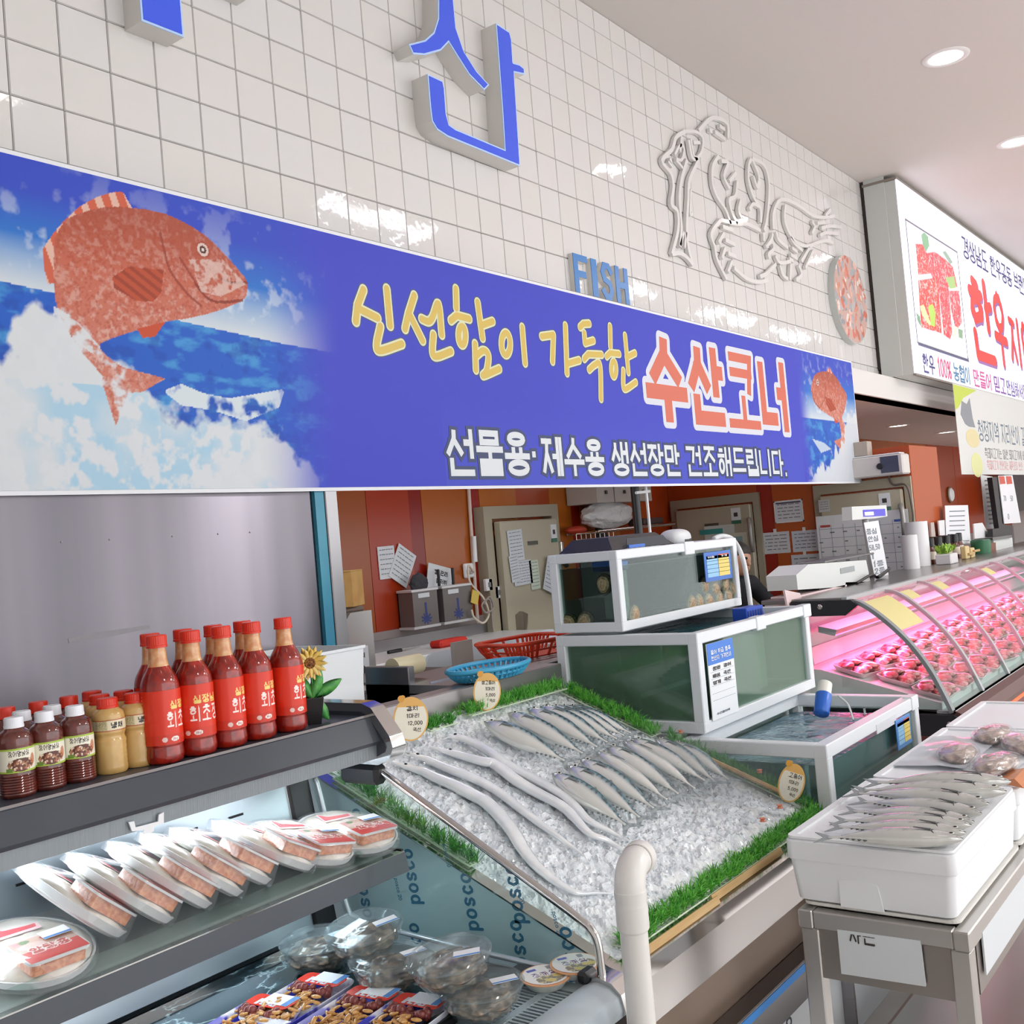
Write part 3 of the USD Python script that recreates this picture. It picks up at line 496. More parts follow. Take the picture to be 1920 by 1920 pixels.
m = C.on_wall(2.697); f = m.faces[keep[m.faces].all(1)]; u_ = np.unique(f); ix = np.zeros(len(keep), int); ix[u_] = np.arange(len(u_)); part(t, 'print', trimesh.Trimesh(m.vertices[u_], ix[f], process=False), printed('sign_ink', .3), ink=C.C[u_])

# ------------------------------------------------------------------ lit meat sign
SY, SX0, SX1, SZ0, SZ1 = 2.45, 8.8, 15.5, 2.6, 4.2
t = thing('lightbox_sign', 'lit white shop sign with beef photo and red brush lettering', 'sign', (SX0, SY, SZ0))
part(t, 'casing', box(SX0, SX1, SY + .012, 2.62, SZ0, SZ1, .004), mat('sign_casing', 'c9cdca', .35))
part(t, 'casing_panel', box(SX0 - .006, SX0 + .002, 2.55, 2.72, SZ0 + .005, SZ1 + .06, .002), mat('sign_casing', '', .3))
part(t, 'back_strip', box(SX0 - .004, SX0 + .1, 2.715, 2.745, SZ0 + .08, SZ1 + .045), mat('dark_strip', '2a221f', .6))
part(t, 'top_rail', box(SX0 - .01, SX1, SY, 2.73, SZ1, SZ1 + .02), mat('sign_rail', '8d857c', .4))
part(t, 'face', box(SX0, SX1, SY, SY + .012, SZ0 + .006, SZ1), mat('lit_acrylic', 'f3f0ff', .15, emit=.72, ecol='f1eeff'))
part(t, 'seam', box(SX0 - .001, SX1, SY - .003, SY + .02, SZ0 - .008, SZ0 + .008), mat('sign_rail', '', .4))
C = Canvas(8.95, 10.52, 2.88, 3.88, .0085); x, z = C.P.T; C.mix(np.ones(len(x)), 'f4f2fc')
f8 = lambda pts: [tuple(at(1640 + a / 3.557, 380 + b / 3.557, y=SY)[[0, 2]]) for a, b in pts]
nz, nv = C.noise(18, 2, 4), C.noise(45, 9, 3)
for g, c in ((f8([(272, 275), (320, 280), (355, 360), (380, 470), (290, 480)]), 'e24a4a'), (f8([(335, 340), (400, 330), (470, 380), (520, 430), (550, 560), (400, 560)]), 'd84552'), (f8([(290, 520), (420, 500), (430, 640), (445, 870), (310, 830), (300, 700)]), 'e0413c'), (f8([(420, 520), (490, 560), (515, 870), (500, 910), (460, 880), (440, 700)]), 'dd4450'), (f8([(495, 590), (560, 590), (580, 800), (540, 850), (510, 720)]), 'd84a58')):
    m = C.inside(g); C.mix(m * 1.0, c); C.mix(m * (np.abs(nz - .5) < .03) * .8, 'f5c4c0'); C.mix(m * (np.abs(nv - .5) < .03) * .5, 'f2b8b4')
    C.line(g + [g[0]], .012, 'b03038', .5)
for g, c in ((f8([(310, 215), (330, 195), (355, 230), (362, 290), (340, 330), (318, 280)]), '7aa884'), (f8([(300, 690), (325, 680), (375, 810), (365, 820), (315, 750)]), 'f0dc9c'), (f8([(355, 690), (385, 675), (405, 740), (400, 830), (375, 820)]), 'a8c85a'), (f8([(470, 500), (530, 490), (540, 570), (500, 575)]), '9cbc74'), (f8([(275, 730), (300, 760), (310, 830), (285, 790)]), '6f9478'), (f8([(555, 840), (585, 850), (585, 910), (560, 900)]), '7f9c80'), (f8([(450, 330), (470, 320), (520, 400), (500, 410)]), '8ca494'), (f8([(515, 820), (550, 830), (545, 910), (520, 900)]), 'f2dcc4')): C.fill(g, c)
part(t, 'photo', C.on_wall(SY - .002), printed('lit_ink', .2, emit=.6), ink=C.C, label='photo of marbled beef slices')
fr = sbox(8.93, 2.865, 10.54, 3.9); part(t, 'photo_border', wall(fr.difference(fr.buffer(-.014)), SY - .0005, .002), mat('photo_line', '8d8a98', .4))
part(t, 'photo_shadow', wall(sbox(8.95, 2.85, 10.56, 2.89).difference(sbox(8.95, 2.868, 10.54, 2.9)), SY - .0005, .002), mat('photo_shade', '6c6f96', .4))
part(t, 'lettering', wall(writing('경상남도 한우공동 브랜드', 10.76, 3.885, .215, 2.95, w=.09, gap=.1), SY - .0005, .002), mat('ink_slate', '4d4a86', .4, emit=.08), label='slate top line')
red = unary_union([writing(ch, a, b, c, d, w=.125, cap='round', jit=.03, seed=k) for k, (ch, a, b, c, d) in enumerate((('한', 10.78, 2.9, .86, .95), ('우', 11.72, 2.92, .8, .6), ('지', 12.42, 2.98, .56, .55), ('예', 13.05, 2.98, .6, .6)))])
part(t, 'lettering_shadow', wall(affinity.translate(red.buffer(.008), .03, -.02), SY - .0005, .0015), mat('ink_mauve', '9a6fae', .4, emit=.2))
part(t, 'lettering', wall(red, SY - .002, .002), mat('ink_red', 'e2403c', .3, emit=.35), label='red brush lettering')
for tx, a, w_, c in (('한우', 9.03, .34, '4d4a86'), ('100%', 9.47, .42, 'd2507a'), ('농협이', 9.97, .58, '5a86a8'), ('만들어', 10.68, .7, 'd0609a'), ('믿고', 11.5, .5, '8a5aa8'), ('안심하셔도', 12.05, 1.0, '7a6ab0')):
    part(t, 'lettering', wall(writing(tx, a, 2.632, .165, w_, w=.11), SY - .0005, .002), mat('ink_' + c, c, .4, emit=.1))
# hanging pork banner
HB, hx0, hz0, hz1 = 2.35, 9.5, 1.775, 2.56
t = thing('hanging_banner', 'white hanging banner with green corner and grey pork lettering under the lit sign', 'banner', (hx0, HB, hz0))
part(t, 'sheet', box(hx0, 13.4, HB, HB + .003, hz0, hz1), mat('banner_white', 'd9d9d6', .5))
part(t, 'corner_print', wall([(hx0, hz1 - .01), (hx0, 2.33), (9.62, 2.36), (9.8, 2.45), (10.3, hz1 - .01)], HB - .0004, .0006), mat('ink_lime', 'c3d44e', .4))
part(t, 'pig_print', wall([(9.66, 2.3), (9.74, 2.42), (9.9, 2.4), (10.02, 2.46), (10.06, 2.28), (10.12, 2.2), (9.9, 2.2), (9.78, 2.22)], HB - .0008, .0012), mat('ink_grey', '8c9097', .4))
for (x, z, a, b), c in (((10.0, 2.1, .24, .085), 'e0d3a4'), ((10.05, 1.86, .2, .11), 'dfe0a2')): part(t, 'spot_print', wall(affinity.scale(Point(x, z).buffer(1), a, b), HB - .0004, .0006), mat('ink_' + c, c, .4))
part(t, 'lettering', wall(writing('청정지역 지리산이 길러낸', 10.22, 2.08, .2, 2.4, w=.09), HB - .0004, .0008), mat('ink_grey_blue', '6c7d8d', .4), label='grey-blue main line')
part(t, 'lettering', wall(writing('흑돼지고기는 일반 돼지고기에 비해 육질이', 10.38, 1.925, .1, 2.2, w=.1), HB - .0004, .0008), mat('ink_pencil', '8a8688', .4))
part(t, 'lettering', wall(writing('흑돼지고기 원산지는 제주보다 신선', 10.42, 1.82, .09, 1.5, w=.1), HB - .0004, .0008), mat('ink_pink', 'd8a0a4', .4))

# ================================================================== open fridge case
FX0, FX1 = -0.6, 1.66
M_dark = mat('fridge_graphite', '383d46', .38, col2='424750', nscale=2); M_black = mat('black_plastic', '1d1e22', .35)
M_steel = mat('steel', 'c3c3c6', .22, 1, bump=.03, bscale=300, bdist=.0005, stretch=(1, 1, .02)); M_brush = mat('brushed_steel', '9c9a9c', .36, 1); M_chrome = mat('polished_steel', 'd6d4d2', .12, 1)
M_inner = mat('inner_steel', 'b9c6cf', .3, .75); M_clear = pane('clear_glass', 'eef6f4'); M_film = pane('wrap_film', 'fbfcfd', .08, 'f4f4f6', .06, 1.5)
t = FR = thing('fridge_case', 'open grey refrigerated display case with one shelf, sauce bottles standing on its top', 'fridge', (FX0, 1.1, 0))
part(t, 'canopy', slab_x([(2.12, 1.153), (1.70, 1.153), (1.694, 1.149), (1.665, 1.1), (1.67, 1.092), (1.70, 1.088), (2.12, 1.06)], FX0, FX1), M_dark)
part(t, 'canopy_trim', slab_x([(1.705, 1.1535), (1.699, 1.1555), (1.695, 1.151), (1.699, 1.1495)], FX0, FX1), M_steel)
part(t, 'canopy_back_rail', box(FX0, FX1, 2.06, 2.12, 1.153, 1.178, .003), M_steel)
cap = Polygon([(2.12, 1.18), (1.72, 1.18), (1.69, 1.17), (1.64, 1.11), (1.632, 1.085), (1.645, 1.06), (1.68, 1.045), (2.12, 1.03)]).buffer(-.012).buffer(.012, quad_segs=6)
ec_ = part(t, 'end_cap', slab_x(cap, FX1, FX1 + .042), M_chrome, 30); part(ec_, 'inlay', slab_x(cap.buffer(-.018), FX1 - .002, FX1 + .004), M_dark)
part(t, 'cap_bracket', box(FX1 - .01, FX1 + .03, 1.68, 1.8, 1.0, 1.045, .01), M_black)
part(t, 'price_rail', slab_x([(1.683, 1.092), (1.679, 1.09), (1.681, 1.06), (1.688, 1.058)], FX0, FX1), mat('ribbed_rail', '8f979d', .25, .4, bump=.5, bscale=420, stretch=(1, .01, .01)))
part(t, 'lamp', box(FX0 + .1, FX1 - .03, 1.75, 1.79, 1.045, 1.06, .004), mat('fridge_lamp', 'ffffff', .5, emit=3.5, ecol='e4f1ff'))
part(t, 'back_panel', slab_x([(1.935, 1.06), (1.865, .68), (1.90, .68), (1.97, 1.06)], FX0, 1.60), M_inner)
part(t, 'back_post', slab_x([(1.925, 1.06), (1.85, .66), (1.97, .66), (1.97, 1.06)], 1.604, FX1), M_black)
part(t, 'back_seam', slab_x([(1.932, 1.06), (1.862, .68), (1.866, .68), (1.936, 1.06)], 1.598, 1.605), M_chrome)
for i in range(14):
    for zz in (.965, .745):
        x = -.1 + i * .118; y = 1.865 + (zz - .68) * .184
        part(t, 'slot', box(x, x + .036, y - .003, y + .004, zz, zz + .0045), M_black)
SH = lambda y: .862 + .16 * (y - 1.62)
part(t, 'shelf', slab_x([(1.625, .862), (1.625, .850), (1.92, .898), (1.92, SH(1.92))], FX0, FX1 - .012), mat('shelf_glass_grey', 'a7a9a8', .2))
part(t, 'shelf_front', slab_x([(1.628, .866), (1.614, .866), (1.604, .826), (1.608, .824), (1.628, .84)], FX0, FX1 - .008), M_dark)
part(t, 'shelf_trim', slab_x([(1.63, .868), (1.613, .868), (1.613, .8655), (1.63, .8655)], FX0, FX1 - .01), M_chrome)
part(t, 'shelf_lip', slab_x([(1.632, .868), (1.629, .868), (1.629, .898), (1.632, .898)], FX0, FX1 - .06), M_clear)
part(t, 'shelf_bracket', box(FX1 - .012, FX1 - .006, 1.62, 1.9, .84, .87), M_black)
part(t, 'shelf_underlight', box(FX0 + .1, FX1 - .06, 1.70, 1.73, .848, .853), MATS['fridge_lamp'])
# deck of dark veined stone
if 1:
    N = {'tc': ('texture_coordinate', {}), 'n': ('noise_texture', {'scale': 5., 'detail': 5, 'distortion': .6}), 'r': ('rgb_ramp', {'ramp': [(0, tuple(lin('17262e'))), (.478, tuple(lin('1d3038'))), (.497, tuple(lin('a9bcc0'))), (.505, tuple(lin('35505a'))), (.53, tuple(lin('1c2c34'))), (1, tuple(lin('22343c')))]}), 'p': ('principled_bsdf', {'roughness': .1})}
    M_marble = usdkit.material(stage, '/World/Looks/veined_stone', N, [('tc.object', 'n.vector'), ('n.fac', 'r.fac'), ('r.color', 'p.base_color')], surface='p.BSDF')
part(t, 'deck', box(FX0, FX1, 1.33, 1.88, .63, .66), M_marble)
part(t, 'deck_rail', box(FX0, FX1, 1.855, 1.864, .66, .672), M_chrome)
part(t, 'front_strip', box(FX0, FX1 + .0, 1.30, 1.335, .62, .672, .003), M_black)
part(t, 'vent_tray', box(FX0, FX1, 1.16, 1.30, .60, .640), mat('vent_dark', '20282c', .6))
M_vent = mat('vent_grey', 'a9b6ba', .3, .3)
part(t, 'vent_frame', cat_([box(FX0, FX1, 1.286, 1.30, .64, .656), box(FX0, FX1, 1.222, 1.238, .64, .656), box(1.625, FX1, 1.165, 1.30, .64, .656)]), M_vent)
for y0, y1 in ((1.238, 1.286), (1.170, 1.222)):
    for i in range(46): x = 1.62 - i * .0115; part(t, 'vent_slat', box(x - .0055, x, y0, y1, .644, .655), M_vent)
part(t, 'vent_slat', cat_([box(FX0 + i * .0115, FX0 + i * .0115 + .0055, y0, y1, .644, .655) for i in range(int((1.09 - FX0) / .0115)) for y0, y1 in ((1.238, 1.286), (1.17, 1.222))]), M_vent, kind='stuff')
nose = Polygon([(1.172, .62), (1.172, .662), (1.15, .667), (1.12, .662), (1.102, .648), (1.096, .626), (1.098, .612), (1.13, .612)])
part(t, 'nose_bumper', slab_x(nose, FX0, FX1), mat('bumper_grey', 'b4bfc6', .28), 30)
part(t, 'front_panel', box(FX0, FX1, 1.118, 1.16, .1, .612), mat('front_black', '2a2526', .35))
capb = Polygon([(1.20, .668), (1.15, .676), (1.118, .67), (1.098, .652), (1.09, .62), (1.10, .05), (1.2, .05)])
part(t, 'end_cap', slab_x(capb, FX1, FX1 + .05), M_chrome, 30); part(t, 'cap_plug', box(FX1 - .012, FX1 + .03, 1.165, 1.19, .66, .684, .006), M_black)
part(t, 'front_mark', plane(strokes_shape([spline([(1.545, .585), (1.56, .6), (1.58, .6), (1.585, .585), (1.56, .575)], 6)], .008, 'round'), (0, 1.117, 0), WU, WV, .001), mat('ink_orange_red', 'd8543c', .4))
part(t, 'plinth', box(FX0, FX1 + .04, 1.16, 2.1, 0, .6), mat('fridge_body', '8d9296', .4))
part(t, 'rear_body', box(FX0, FX1 + .02, 1.975, 2.12, .6, 1.06), M_inner)
gl = Polygon([(1.915, 1.02), (1.72, 1.036), (1.70, 1.03), (1.172, .766), (1.158, .745), (1.155, .70), (1.175, .68), (1.44, .672), (1.80, .684), (1.84, .70), (1.915, .97)])
part(t, 'side_glass', slab_x(gl, FX1 + .010, FX1 + .015), M_clear, label='clear side glass')
part(t, 'glass_rail', tube([(FX1 + .0125, y, z) for y, z in spline([(1.93, 1.04), (1.74, 1.044), (1.69, 1.03), (1.3, .834), (1.19, .778), (1.16, .758), (1.148, .73), (1.145, .66)], 8)], .0085, 10), M_chrome, True)
part(t, 'gasket', tube([(FX1 + .0125, y, z) for y, z in spline([(1.905, 1.0), (1.89, .96), (1.835, .73), (1.80, .69), (1.7, .681), (1.44, .672), (1.2, .668)], 6)], .006, 8), mat('gasket_grey', 'c5cdd2', .3, .5), True)
rect_light('fridge_light', (.6, 1.77, 1.04), 2.0, .04, 15., (.9, .96, 1.0), (0, -.25, -1))
rect_light('fridge_shelf_light', (.6, 1.715, .845), 2.0, .03, 16., (.75, .92, 1.0), (0, -.3, -1))
p_ = thing('price_holder', 'white plastic price holder clipped under the canopy rail', 'price holder', (1.08, 1.676, 1.05))
pz = lambda pts: [tuple(at(a / 4, 1440 + b / 4, y=1.676)[[0, 2]]) for a, b in pts]
part(p_, 'clip', wall(Polygon(pz([(958, 405), (1000, 398), (1010, 445), (1180, 400), (1185, 350), (1222, 330), (1222, 412), (1150, 440), (1145, 475), (1100, 490), (1070, 500), (1075, 462), (985, 475)])), 1.676, .003), mat('white_plastic', 'e9ebee', .35))
# steel wall panel behind the bottles, teal edge and steel post
C_ = mat('panel_steel', '6a676d', .22, 1, col2='7f7980', nscale=5, lo=.3, hi=.7, stretch=(1, 1, .02), anisotropic=1.0, tangent=(0, 0, 1))
pn = thing('steel_wall_panel', 'tall brushed steel wall sheet behind the sauce bottles', 'wall panel', (FX0, 2.622, 1.0))
part(pn, 'sheet', box(FX0, 2.385, 2.622, 2.63, .8, 2.42), C_)
for x in (1.3, 1.5, 1.64, 1.84, 2.0, 2.12): part(pn, 'rivet', turned(lathe([(.0001, .002), (.0022, .0016), (.0026, 0)], 10), rx(math.pi / 2), (x, 2.622, 1.612)), mat('rivet_dark', '77737a', .3, 1))
part(pn, 'tape_mark', wall(Polygon([tuple(at(u, v, y=2.62)[[0, 2]]) for u, v in ((128, 1197), (170, 1188), (280, 1172), (283, 1178), (200, 1195), (165, 1198), (130, 1206))]), 2.6215, .0004), mat('tape_grey', '8f8b90', .5))
solo('edge_strip', box(2.388, 2.428, 2.61, 2.63, .8, 2.42), mat('teal_paint', '3f93ab', .35, col2='2c7f9c', nscale=3), 'teal painted vertical strip at the steel sheet edge', 'edge strip')
solo('steel_post', box(2.43, 2.485, 2.605, 2.75, .3, 2.42, .003), M_brush, 'brushed steel door post beside the teal strip', 'post')

# ------------------------------------------------------------------ sauce bottles
M_cap = mat('red_cap', 'd9331d', .32); M_wcap = mat('white_cap', 'e8eaf0', .35)
def cyl(C, r): return C.mesh(lambda P: np.c_[r * np.sin(P[:, 0] / r), -r * np.cos(P[:, 0] / r), P[:, 1]])
M_lab = printed('label_ink', .28)
def screwcap(r, z0, z1, n=28):
    a = np.linspace(0, 2 * math.pi, n * 2, endpoint=False); w = 1 + .025 * (np.arange(n * 2) % 2); prof = [(r * 1.06, z0), (r * 1.06, z0 + .004), (r, z0 + .005), (r, z1 - .002), (r * .93, z1), (r * .3, z1)]
    return loft([np.c_[p * np.cos(a) * (w if 1 < k < 4 else 1), p * np.sin(a) * (w if 1 < k < 4 else 1), np.full(n * 2, z)] for k, (p, z) in enumerate(prof)])
# tall red sauce bottle
rb = thing('red_sauce_bottle', 'tall red chilli sauce bottle, first of the front row beside the beige jars', 'bottle', (0, 0, 0), group=None)
part(rb, 'body', lathe(spline([(.029, 0), (.0335, .004), (.0358, .013), (.0352, .024), (.0343, .031), (.0348, .034)], 4).tolist() + [(.0352, .036), (.0356, .136)] + spline([(.0352, .138), (.0345, .146), (.0318, .156), (.027, .1655), (.0225, .173), (.0195, .179)], 4).tolist(), 36), mat('red_sauce', 'a3200f', .12, col2='7f160c', nscale=60, coat_weight=.6, bump=.15, bscale=50), 40, local=True)
part(rb, 'neck', lathe(spline([(.0195, .179), (.0178, .186), (.0166, .2), (.0158, .218)], 5).tolist(), 30), mat('sauce_film_neck', 'cf8a55', .12, col2='d9a878', nscale=70, coat_weight=.6), 40, local=True)
part(rb, 'cap', screwcap(.0182, .214, .2375), M_cap, 30, local=True)
C = Canvas(-.074, .074, .036, .136, .0011); C.mix(np.ones(len(C.P)), 'dd3319'); C.mix((C.P[:, 1] < .054) * .5, 'c22a14')
C.fill(sbox(-.0735, .04, -.055, .085), 'd8d4d0', .9)
C.fill(affinity.scale(Point(.018, .0455).buffer(1), .0085, .0045), 'f0e6e0'); C.fill(affinity.scale(Point(-.002, .0455).buffer(1), .005, .0045), 'e8ccc4')
for k, zz in enumerate(np.linspace(.1, .124, 5)): C.fill(sbox(-.049, zz, -.045, zz + .003), 'e88a70')
for dx in (0,): pass
C.fill(writing('실장님', .012, .1, .016, .05, w=.15, cap='round', jit=.03).buffer(.0001), 'f0d47a')
C.fill(writing('회초장', .004, .066, .03, .066, w=.105, cap='round', jit=.02), 'f6ece6')
C.fill(writing('1kg', .0135, .0435, .0045, .009, w=.15), 'b03020')
part(rb, 'label', cyl(C, .0362), M_lab, True, local=True, ink=C.C)
front_red = [(302, 1.745), (366, 1.745), (425, 1.748), (482, 1.75), (542, 1.752)]
turn_red = [.0, .55, -.05, .0, -.08]
lab_red = ['first of the front row beside the beige jars', 'second of the front row, turned so its lettering shows', 'third and middle one of the front row', 'fourth of the front row', 'last of the front row beside the sunflower pot']
ZS = 1.1535
def facing(x, y): return math.atan2(-x, y)
for k, (u, y) in enumerate(front_red):
    x = at(u, 1320, y=y)[0]; a = facing(x, y) * .8 - turn_red[k]
    if k == 0: pose_ = stage.GetPrimAtPath(rb); m = np.eye(4); m[:3, :3] = rz(a).T; m[3, :3] = (x, y, ZS); pose_.GetAttribute('xformOp:transform').Set(Gf.Matrix4d(m.tolist()))
    else: dup(rb, (x, y, ZS), rz(a), label='tall red chilli sauce bottle, ' + lab_red[k])
    if k < 4: dup(rb, (x + .036, y + .074, ZS), rz(a + .3), label='red chilli sauce bottle in the rear row, half hidden behind the %s front one' % ('first', 'second', 'third', 'fourth')[k])
# dark eel-sauce bottle
db = thing('dark_sauce_bottle', 'white-capped brown eel sauce bottle at the cut left edge', 'bottle', (0, 0, 0))
ridge = [(.0292 - .0009 * math.sin(k * 1.57) ** 2, .006 + k * .0022) for k in range(16)]
part(db, 'body', lathe([(.0255, 0), (.0283, .003)] + ridge + [(.0285, .042), (.0285, .083)] + spline([(.0288, .085), (.0284, .096), (.0245, .106), (.0165, .1125), (.0145, .1165)], 5).tolist(), 32), mat('brown_sauce', '4f2019', .1, col2='6b2c22', nscale=40, coat_weight=.7), 40, local=True)
part(db, 'cap', screwcap(.0152, .1145, .132), M_wcap, 30, local=True)
def eel_label(C):
    C.mix(np.ones(len(C.P)), 'ece8d6'); C.fill(sbox(-1, .0795, 1, 1), 'a9c24a'); C.fill(sbox(-1, -1, 1, .0455), 'a9c24a')
    C.fill(affinity.scale(Point(.006, .055).buffer(1), .022, .011), '5c2f22'); R = random.Random(3)
    for k in range(60):
        x, z = .006 + R.uniform(-.02, .02), .055 + R.uniform(-.008, .008); C.fill(affinity.rotate(sbox(x - .0022, z - .0012, x + .0022, z + .0012), R.uniform(0, 180)), R.choice(['c99a7a', 'e2cdb6', '8f4a30', '7a3422', 'a9744f']))
    C.fill(sbox(-.019, .044, -.008, .05), '6d8a34'); C.fill(writing('장어양념장', -.014, .069, .0095, .034, w=.13, cap='round', jit=.03), '3c2c22'); C.fill(affinity.scale(Point(.0275, .062).buffer(1), .005, .009), 'c0673a', .8)
C = Canvas(-.05, .05, .0425, .0825, .0009); eel_label(C)
part(db, 'label', cyl(C, .0291), M_lab, True, local=True, ink=C.C)
dark = [(30, 1.768, 'at the cut left edge'), (88, 1.77, 'second from the left in front'), (146, 1.772, 'right of the front three, beside the beige jars')]
for k, (u, y, w) in enumerate(dark):
    x = at(u, 1420, y=y)[0]; a = facing(x, y) * .85
    if k == 0: m = np.eye(4); m[:3, :3] = rz(a).T; m[3, :3] = (x, y, ZS); stage.GetPrimAtPath(db).GetAttribute('xformOp:transform').Set(Gf.Matrix4d(m.tolist()))
    else: dup(db, (x, y, ZS), rz(a), label='white-capped brown eel sauce bottle ' + w)
    if k: dup(db, (x - .005, y + .066, ZS), rz(a), label='white-capped brown bottle in the second row, behind the %s front one' % ('', 'second', 'third')[k])
rd = thing('red_capped_bottle', 'red-capped brown sauce bottle at the back, farthest left', 'bottle', (0, 0, 0))
part(rd, 'body', lathe([(.0255, 0), (.0283, .003), (.0288, .085), (.0284, .096), (.0245, .106), (.0165, .1125), (.0145, .1185)], 28), MATS['brown_sauce'], 40, local=True)
part(rd, 'cap', screwcap(.016, .116, .136), M_cap, 30, local=True)
for k, (u, w) in enumerate(((10, 'farthest left'), (72, 'second from the left'), (130, 'beside the beige jars'))):
    x = at(u, 1330, y=1.9)[0]
    if k == 0: m = np.eye(4); m[3, :3] = (x, 1.9, ZS); stage.GetPrimAtPath(rd).GetAttribute('xformOp:transform').Set(Gf.Matrix4d(m.tolist()))
    else: dup(rd, (x, 1.9, ZS), label='red-capped brown sauce bottle at the back, ' + w)
bj = thing('beige_sauce_jar', 'beige sauce jar with red cap, front left one beside the brown bottles', 'bottle', (0, 0, 0))
rg = [(.0287 - .0008 * (k % 2), .012 + k * .0042) for k in range(10)]
part(bj, 'body', lathe([(.026, 0), (.0287, .004)] + rg + spline([(.0287, .058), (.0262, .066), (.0285, .074)], 4).tolist() + [(.0285, .098)] + spline([(.0285, .1), (.026, .109), (.0185, .116), (.0175, .119)], 4).tolist(), 32), mat('beige_sauce', 'd0aa6a', .2, col2='c79f5e', nscale=30, coat_weight=.4), 40, local=True)
part(bj, 'cap', screwcap(.0178, .1165, .1345), M_cap, 30, local=True)
C = Canvas(-.04, .04, .077, .097, .0009); C.mix(np.ones(len(C.P)), 'e3d6b6'); C.fill(sbox(-.03, .078, -.006, .0965), 'c9bd92'); C.mix(((np.abs(C.P[:, 0] + .018) < .01) & (C.noise(700, 3, 1) > .5)) * .6, '8a8466'); C.fill(writing('냉채', .0, .0815, .011, .024, w=.2, cap='round'), '2c2a28')
C.fill(sbox(-1, .0955, 1, 1), 'b0533a'); C.fill(sbox(-1, 0, 1, .0782), 'b0533a')
part(bj, 'label', cyl(C, .029), M_lab, True, local=True, ink=C.C)
for k, (u, v, y, w) in enumerate(((207, 1400, 1.775, 'front left one beside the brown bottles'), (258, 1390, 1.777, 'front right one beside the red bottles'), (186, 1305, 1.85, 'behind the front left one'), (232, 1305, 1.845, 'behind the front right one'), (172, 1300, 1.93, 'at the very back'))):
    x = at(u, v, y=y)[0]; a = facing(x, y) * .8
    if k == 0: m = np.eye(4); m[:3, :3] = rz(a).T; m[3, :3] = (x, y, ZS); stage.GetPrimAtPath(bj).GetAttribute('xformOp:transform').Set(Gf.Matrix4d(m.tolist()))
    else: dup(bj, (x, y, ZS), rz(a), label='beige sauce jar with red cap, ' + w)
# sunflower in a small black pot
fx, fy = at(590, 1355, y=1.76)[0], 1.76
sf = thing('sunflower', 'small artificial sunflower in a black pot at the canopy corner', 'flower pot', (fx, fy, ZS), rz(facing(fx, fy)), 1.22)
part(sf, 'pot', loft([[(s * r, q * r, z) for s, q in ((-1, -1), (1, -1), (1, 1), (-1, 1))] for r, z in ((.012, 0), (.019, .045), (.0185, .047), (.016, .047), (.015, .04))]), mat('pot_black', '1b1a1d', .4), local=True)
part(sf, 'stem', tube(spline([(0, 0, .03), (.001, .002, .07), (0, -.004, .102)], 5), .002, 8), mat('stem_green', '3f7f42', .5), True, local=True)
def leaf(L, W, bend, n=7):
    R = []
    for k in range(n + 1):
        s = k / n; w = W * math.sin(math.pi * min(.999, s * .92 + .06)) ** .8; R.append([(-w, bend * s * s + .15 * w, L * s), (0, bend * s * s - .1 * w, L * s), (w, bend * s * s + .15 * w, L * s), (0, bend * s * s + .0012, L * s)])
    return loft(R)
for a, tl, L in ((-.55, .1, .062), (.35, .15, .052), (1.1, .5, .06), (2.6, .4, .05)): part(sf, 'leaf', turned(leaf(L, .011, .008), ry(a), (0, -.002 if a < 1 else .003, .045)), mat('leaf_green', '3f8f4a', .4, col2='5aa84a', nscale=90), True, local=True)
hc = np.array([0, -.008, .108])
for ring, (n, L, off, z) in enumerate(((15, .031, 0, 0), (13, .026, .2, -.002))):
    for k in range(n):
        a = k * 2 * math.pi / n + off; part(sf, 'petal', turned(leaf(L, .0055, -.004 - ring * .004, 5), ry(a) , hc + (0, z, 0)), mat('petal_yellow', 'e9c95f', .45, col2='f2dd8e', nscale=60), True, local=True)
part(sf, 'flower_centre', turned(lathe([(.0105, 0), (.0105, .003), (.008, .005), (.0075, .003), (.004, .0045), (.001, .005)], 20), rx(math.pi / 2), hc), mat('flower_heart', '5a3118', .6, col2='a8701f', nscale=300), True, local=True)
solo('white_bin', cat_([loft([[(2.1 + sx * a, 2.42 + sy * b, z) for sx, sy in ((-1, -1), (1, -1), (1, 1), (-1, 1))] for a, b, z in ((.10, .14, .96), (.115, .155, 1.238), (.12, .16, 1.238), (.12, .16, 1.246), (.111, .151, 1.246), (.108, .148, 1.0))])]), mat('bin_white', 'dfe3e6', .35), 'open white plastic bin behind the fridge case corner', 'bin')

# ------------------------------------------------------------------ wrapped white packs on the shelf
pk = thing('seafood_pack', 'film-wrapped white seafood pack lying flat at the far right of the shelf', 'food pack', (0, 0, 0))
M_pad = mat('white_meat', 'd2cbbb', .35, col2='dedad0', nscale=25, bump=.3, bscale=40, bdist=.004, coat_weight=.4)
A, B_ = .098, .128
def oval(s, z, n=36, ox=0, oy=0, dent=0):
    th = np.linspace(0, 2 * math.pi, n, endpoint=False); return np.c_[ox + A * s * np.cos(th), oy + B_ * s * np.sin(th), z + dent * np.sin(th * 5 + z * 90)]
part(pk, 'tray', loft([oval(.86, 0), oval(.95, .006), oval(1.0, .019), oval(.97, .0195), oval(.92, .012)]), mat('foam_white', 'd9dcdb', .5), 35, local=True)
part(pk, 'seafood', loft([oval(.93, .010), oval(.94, .02, dent=.001), oval(.8, .027, dent=.002), oval(.45, .031, dent=.002), oval(.08, .032)]), M_pad, True, local=True)
cont = rrect(-.05, .05, -.048, .042, .012)
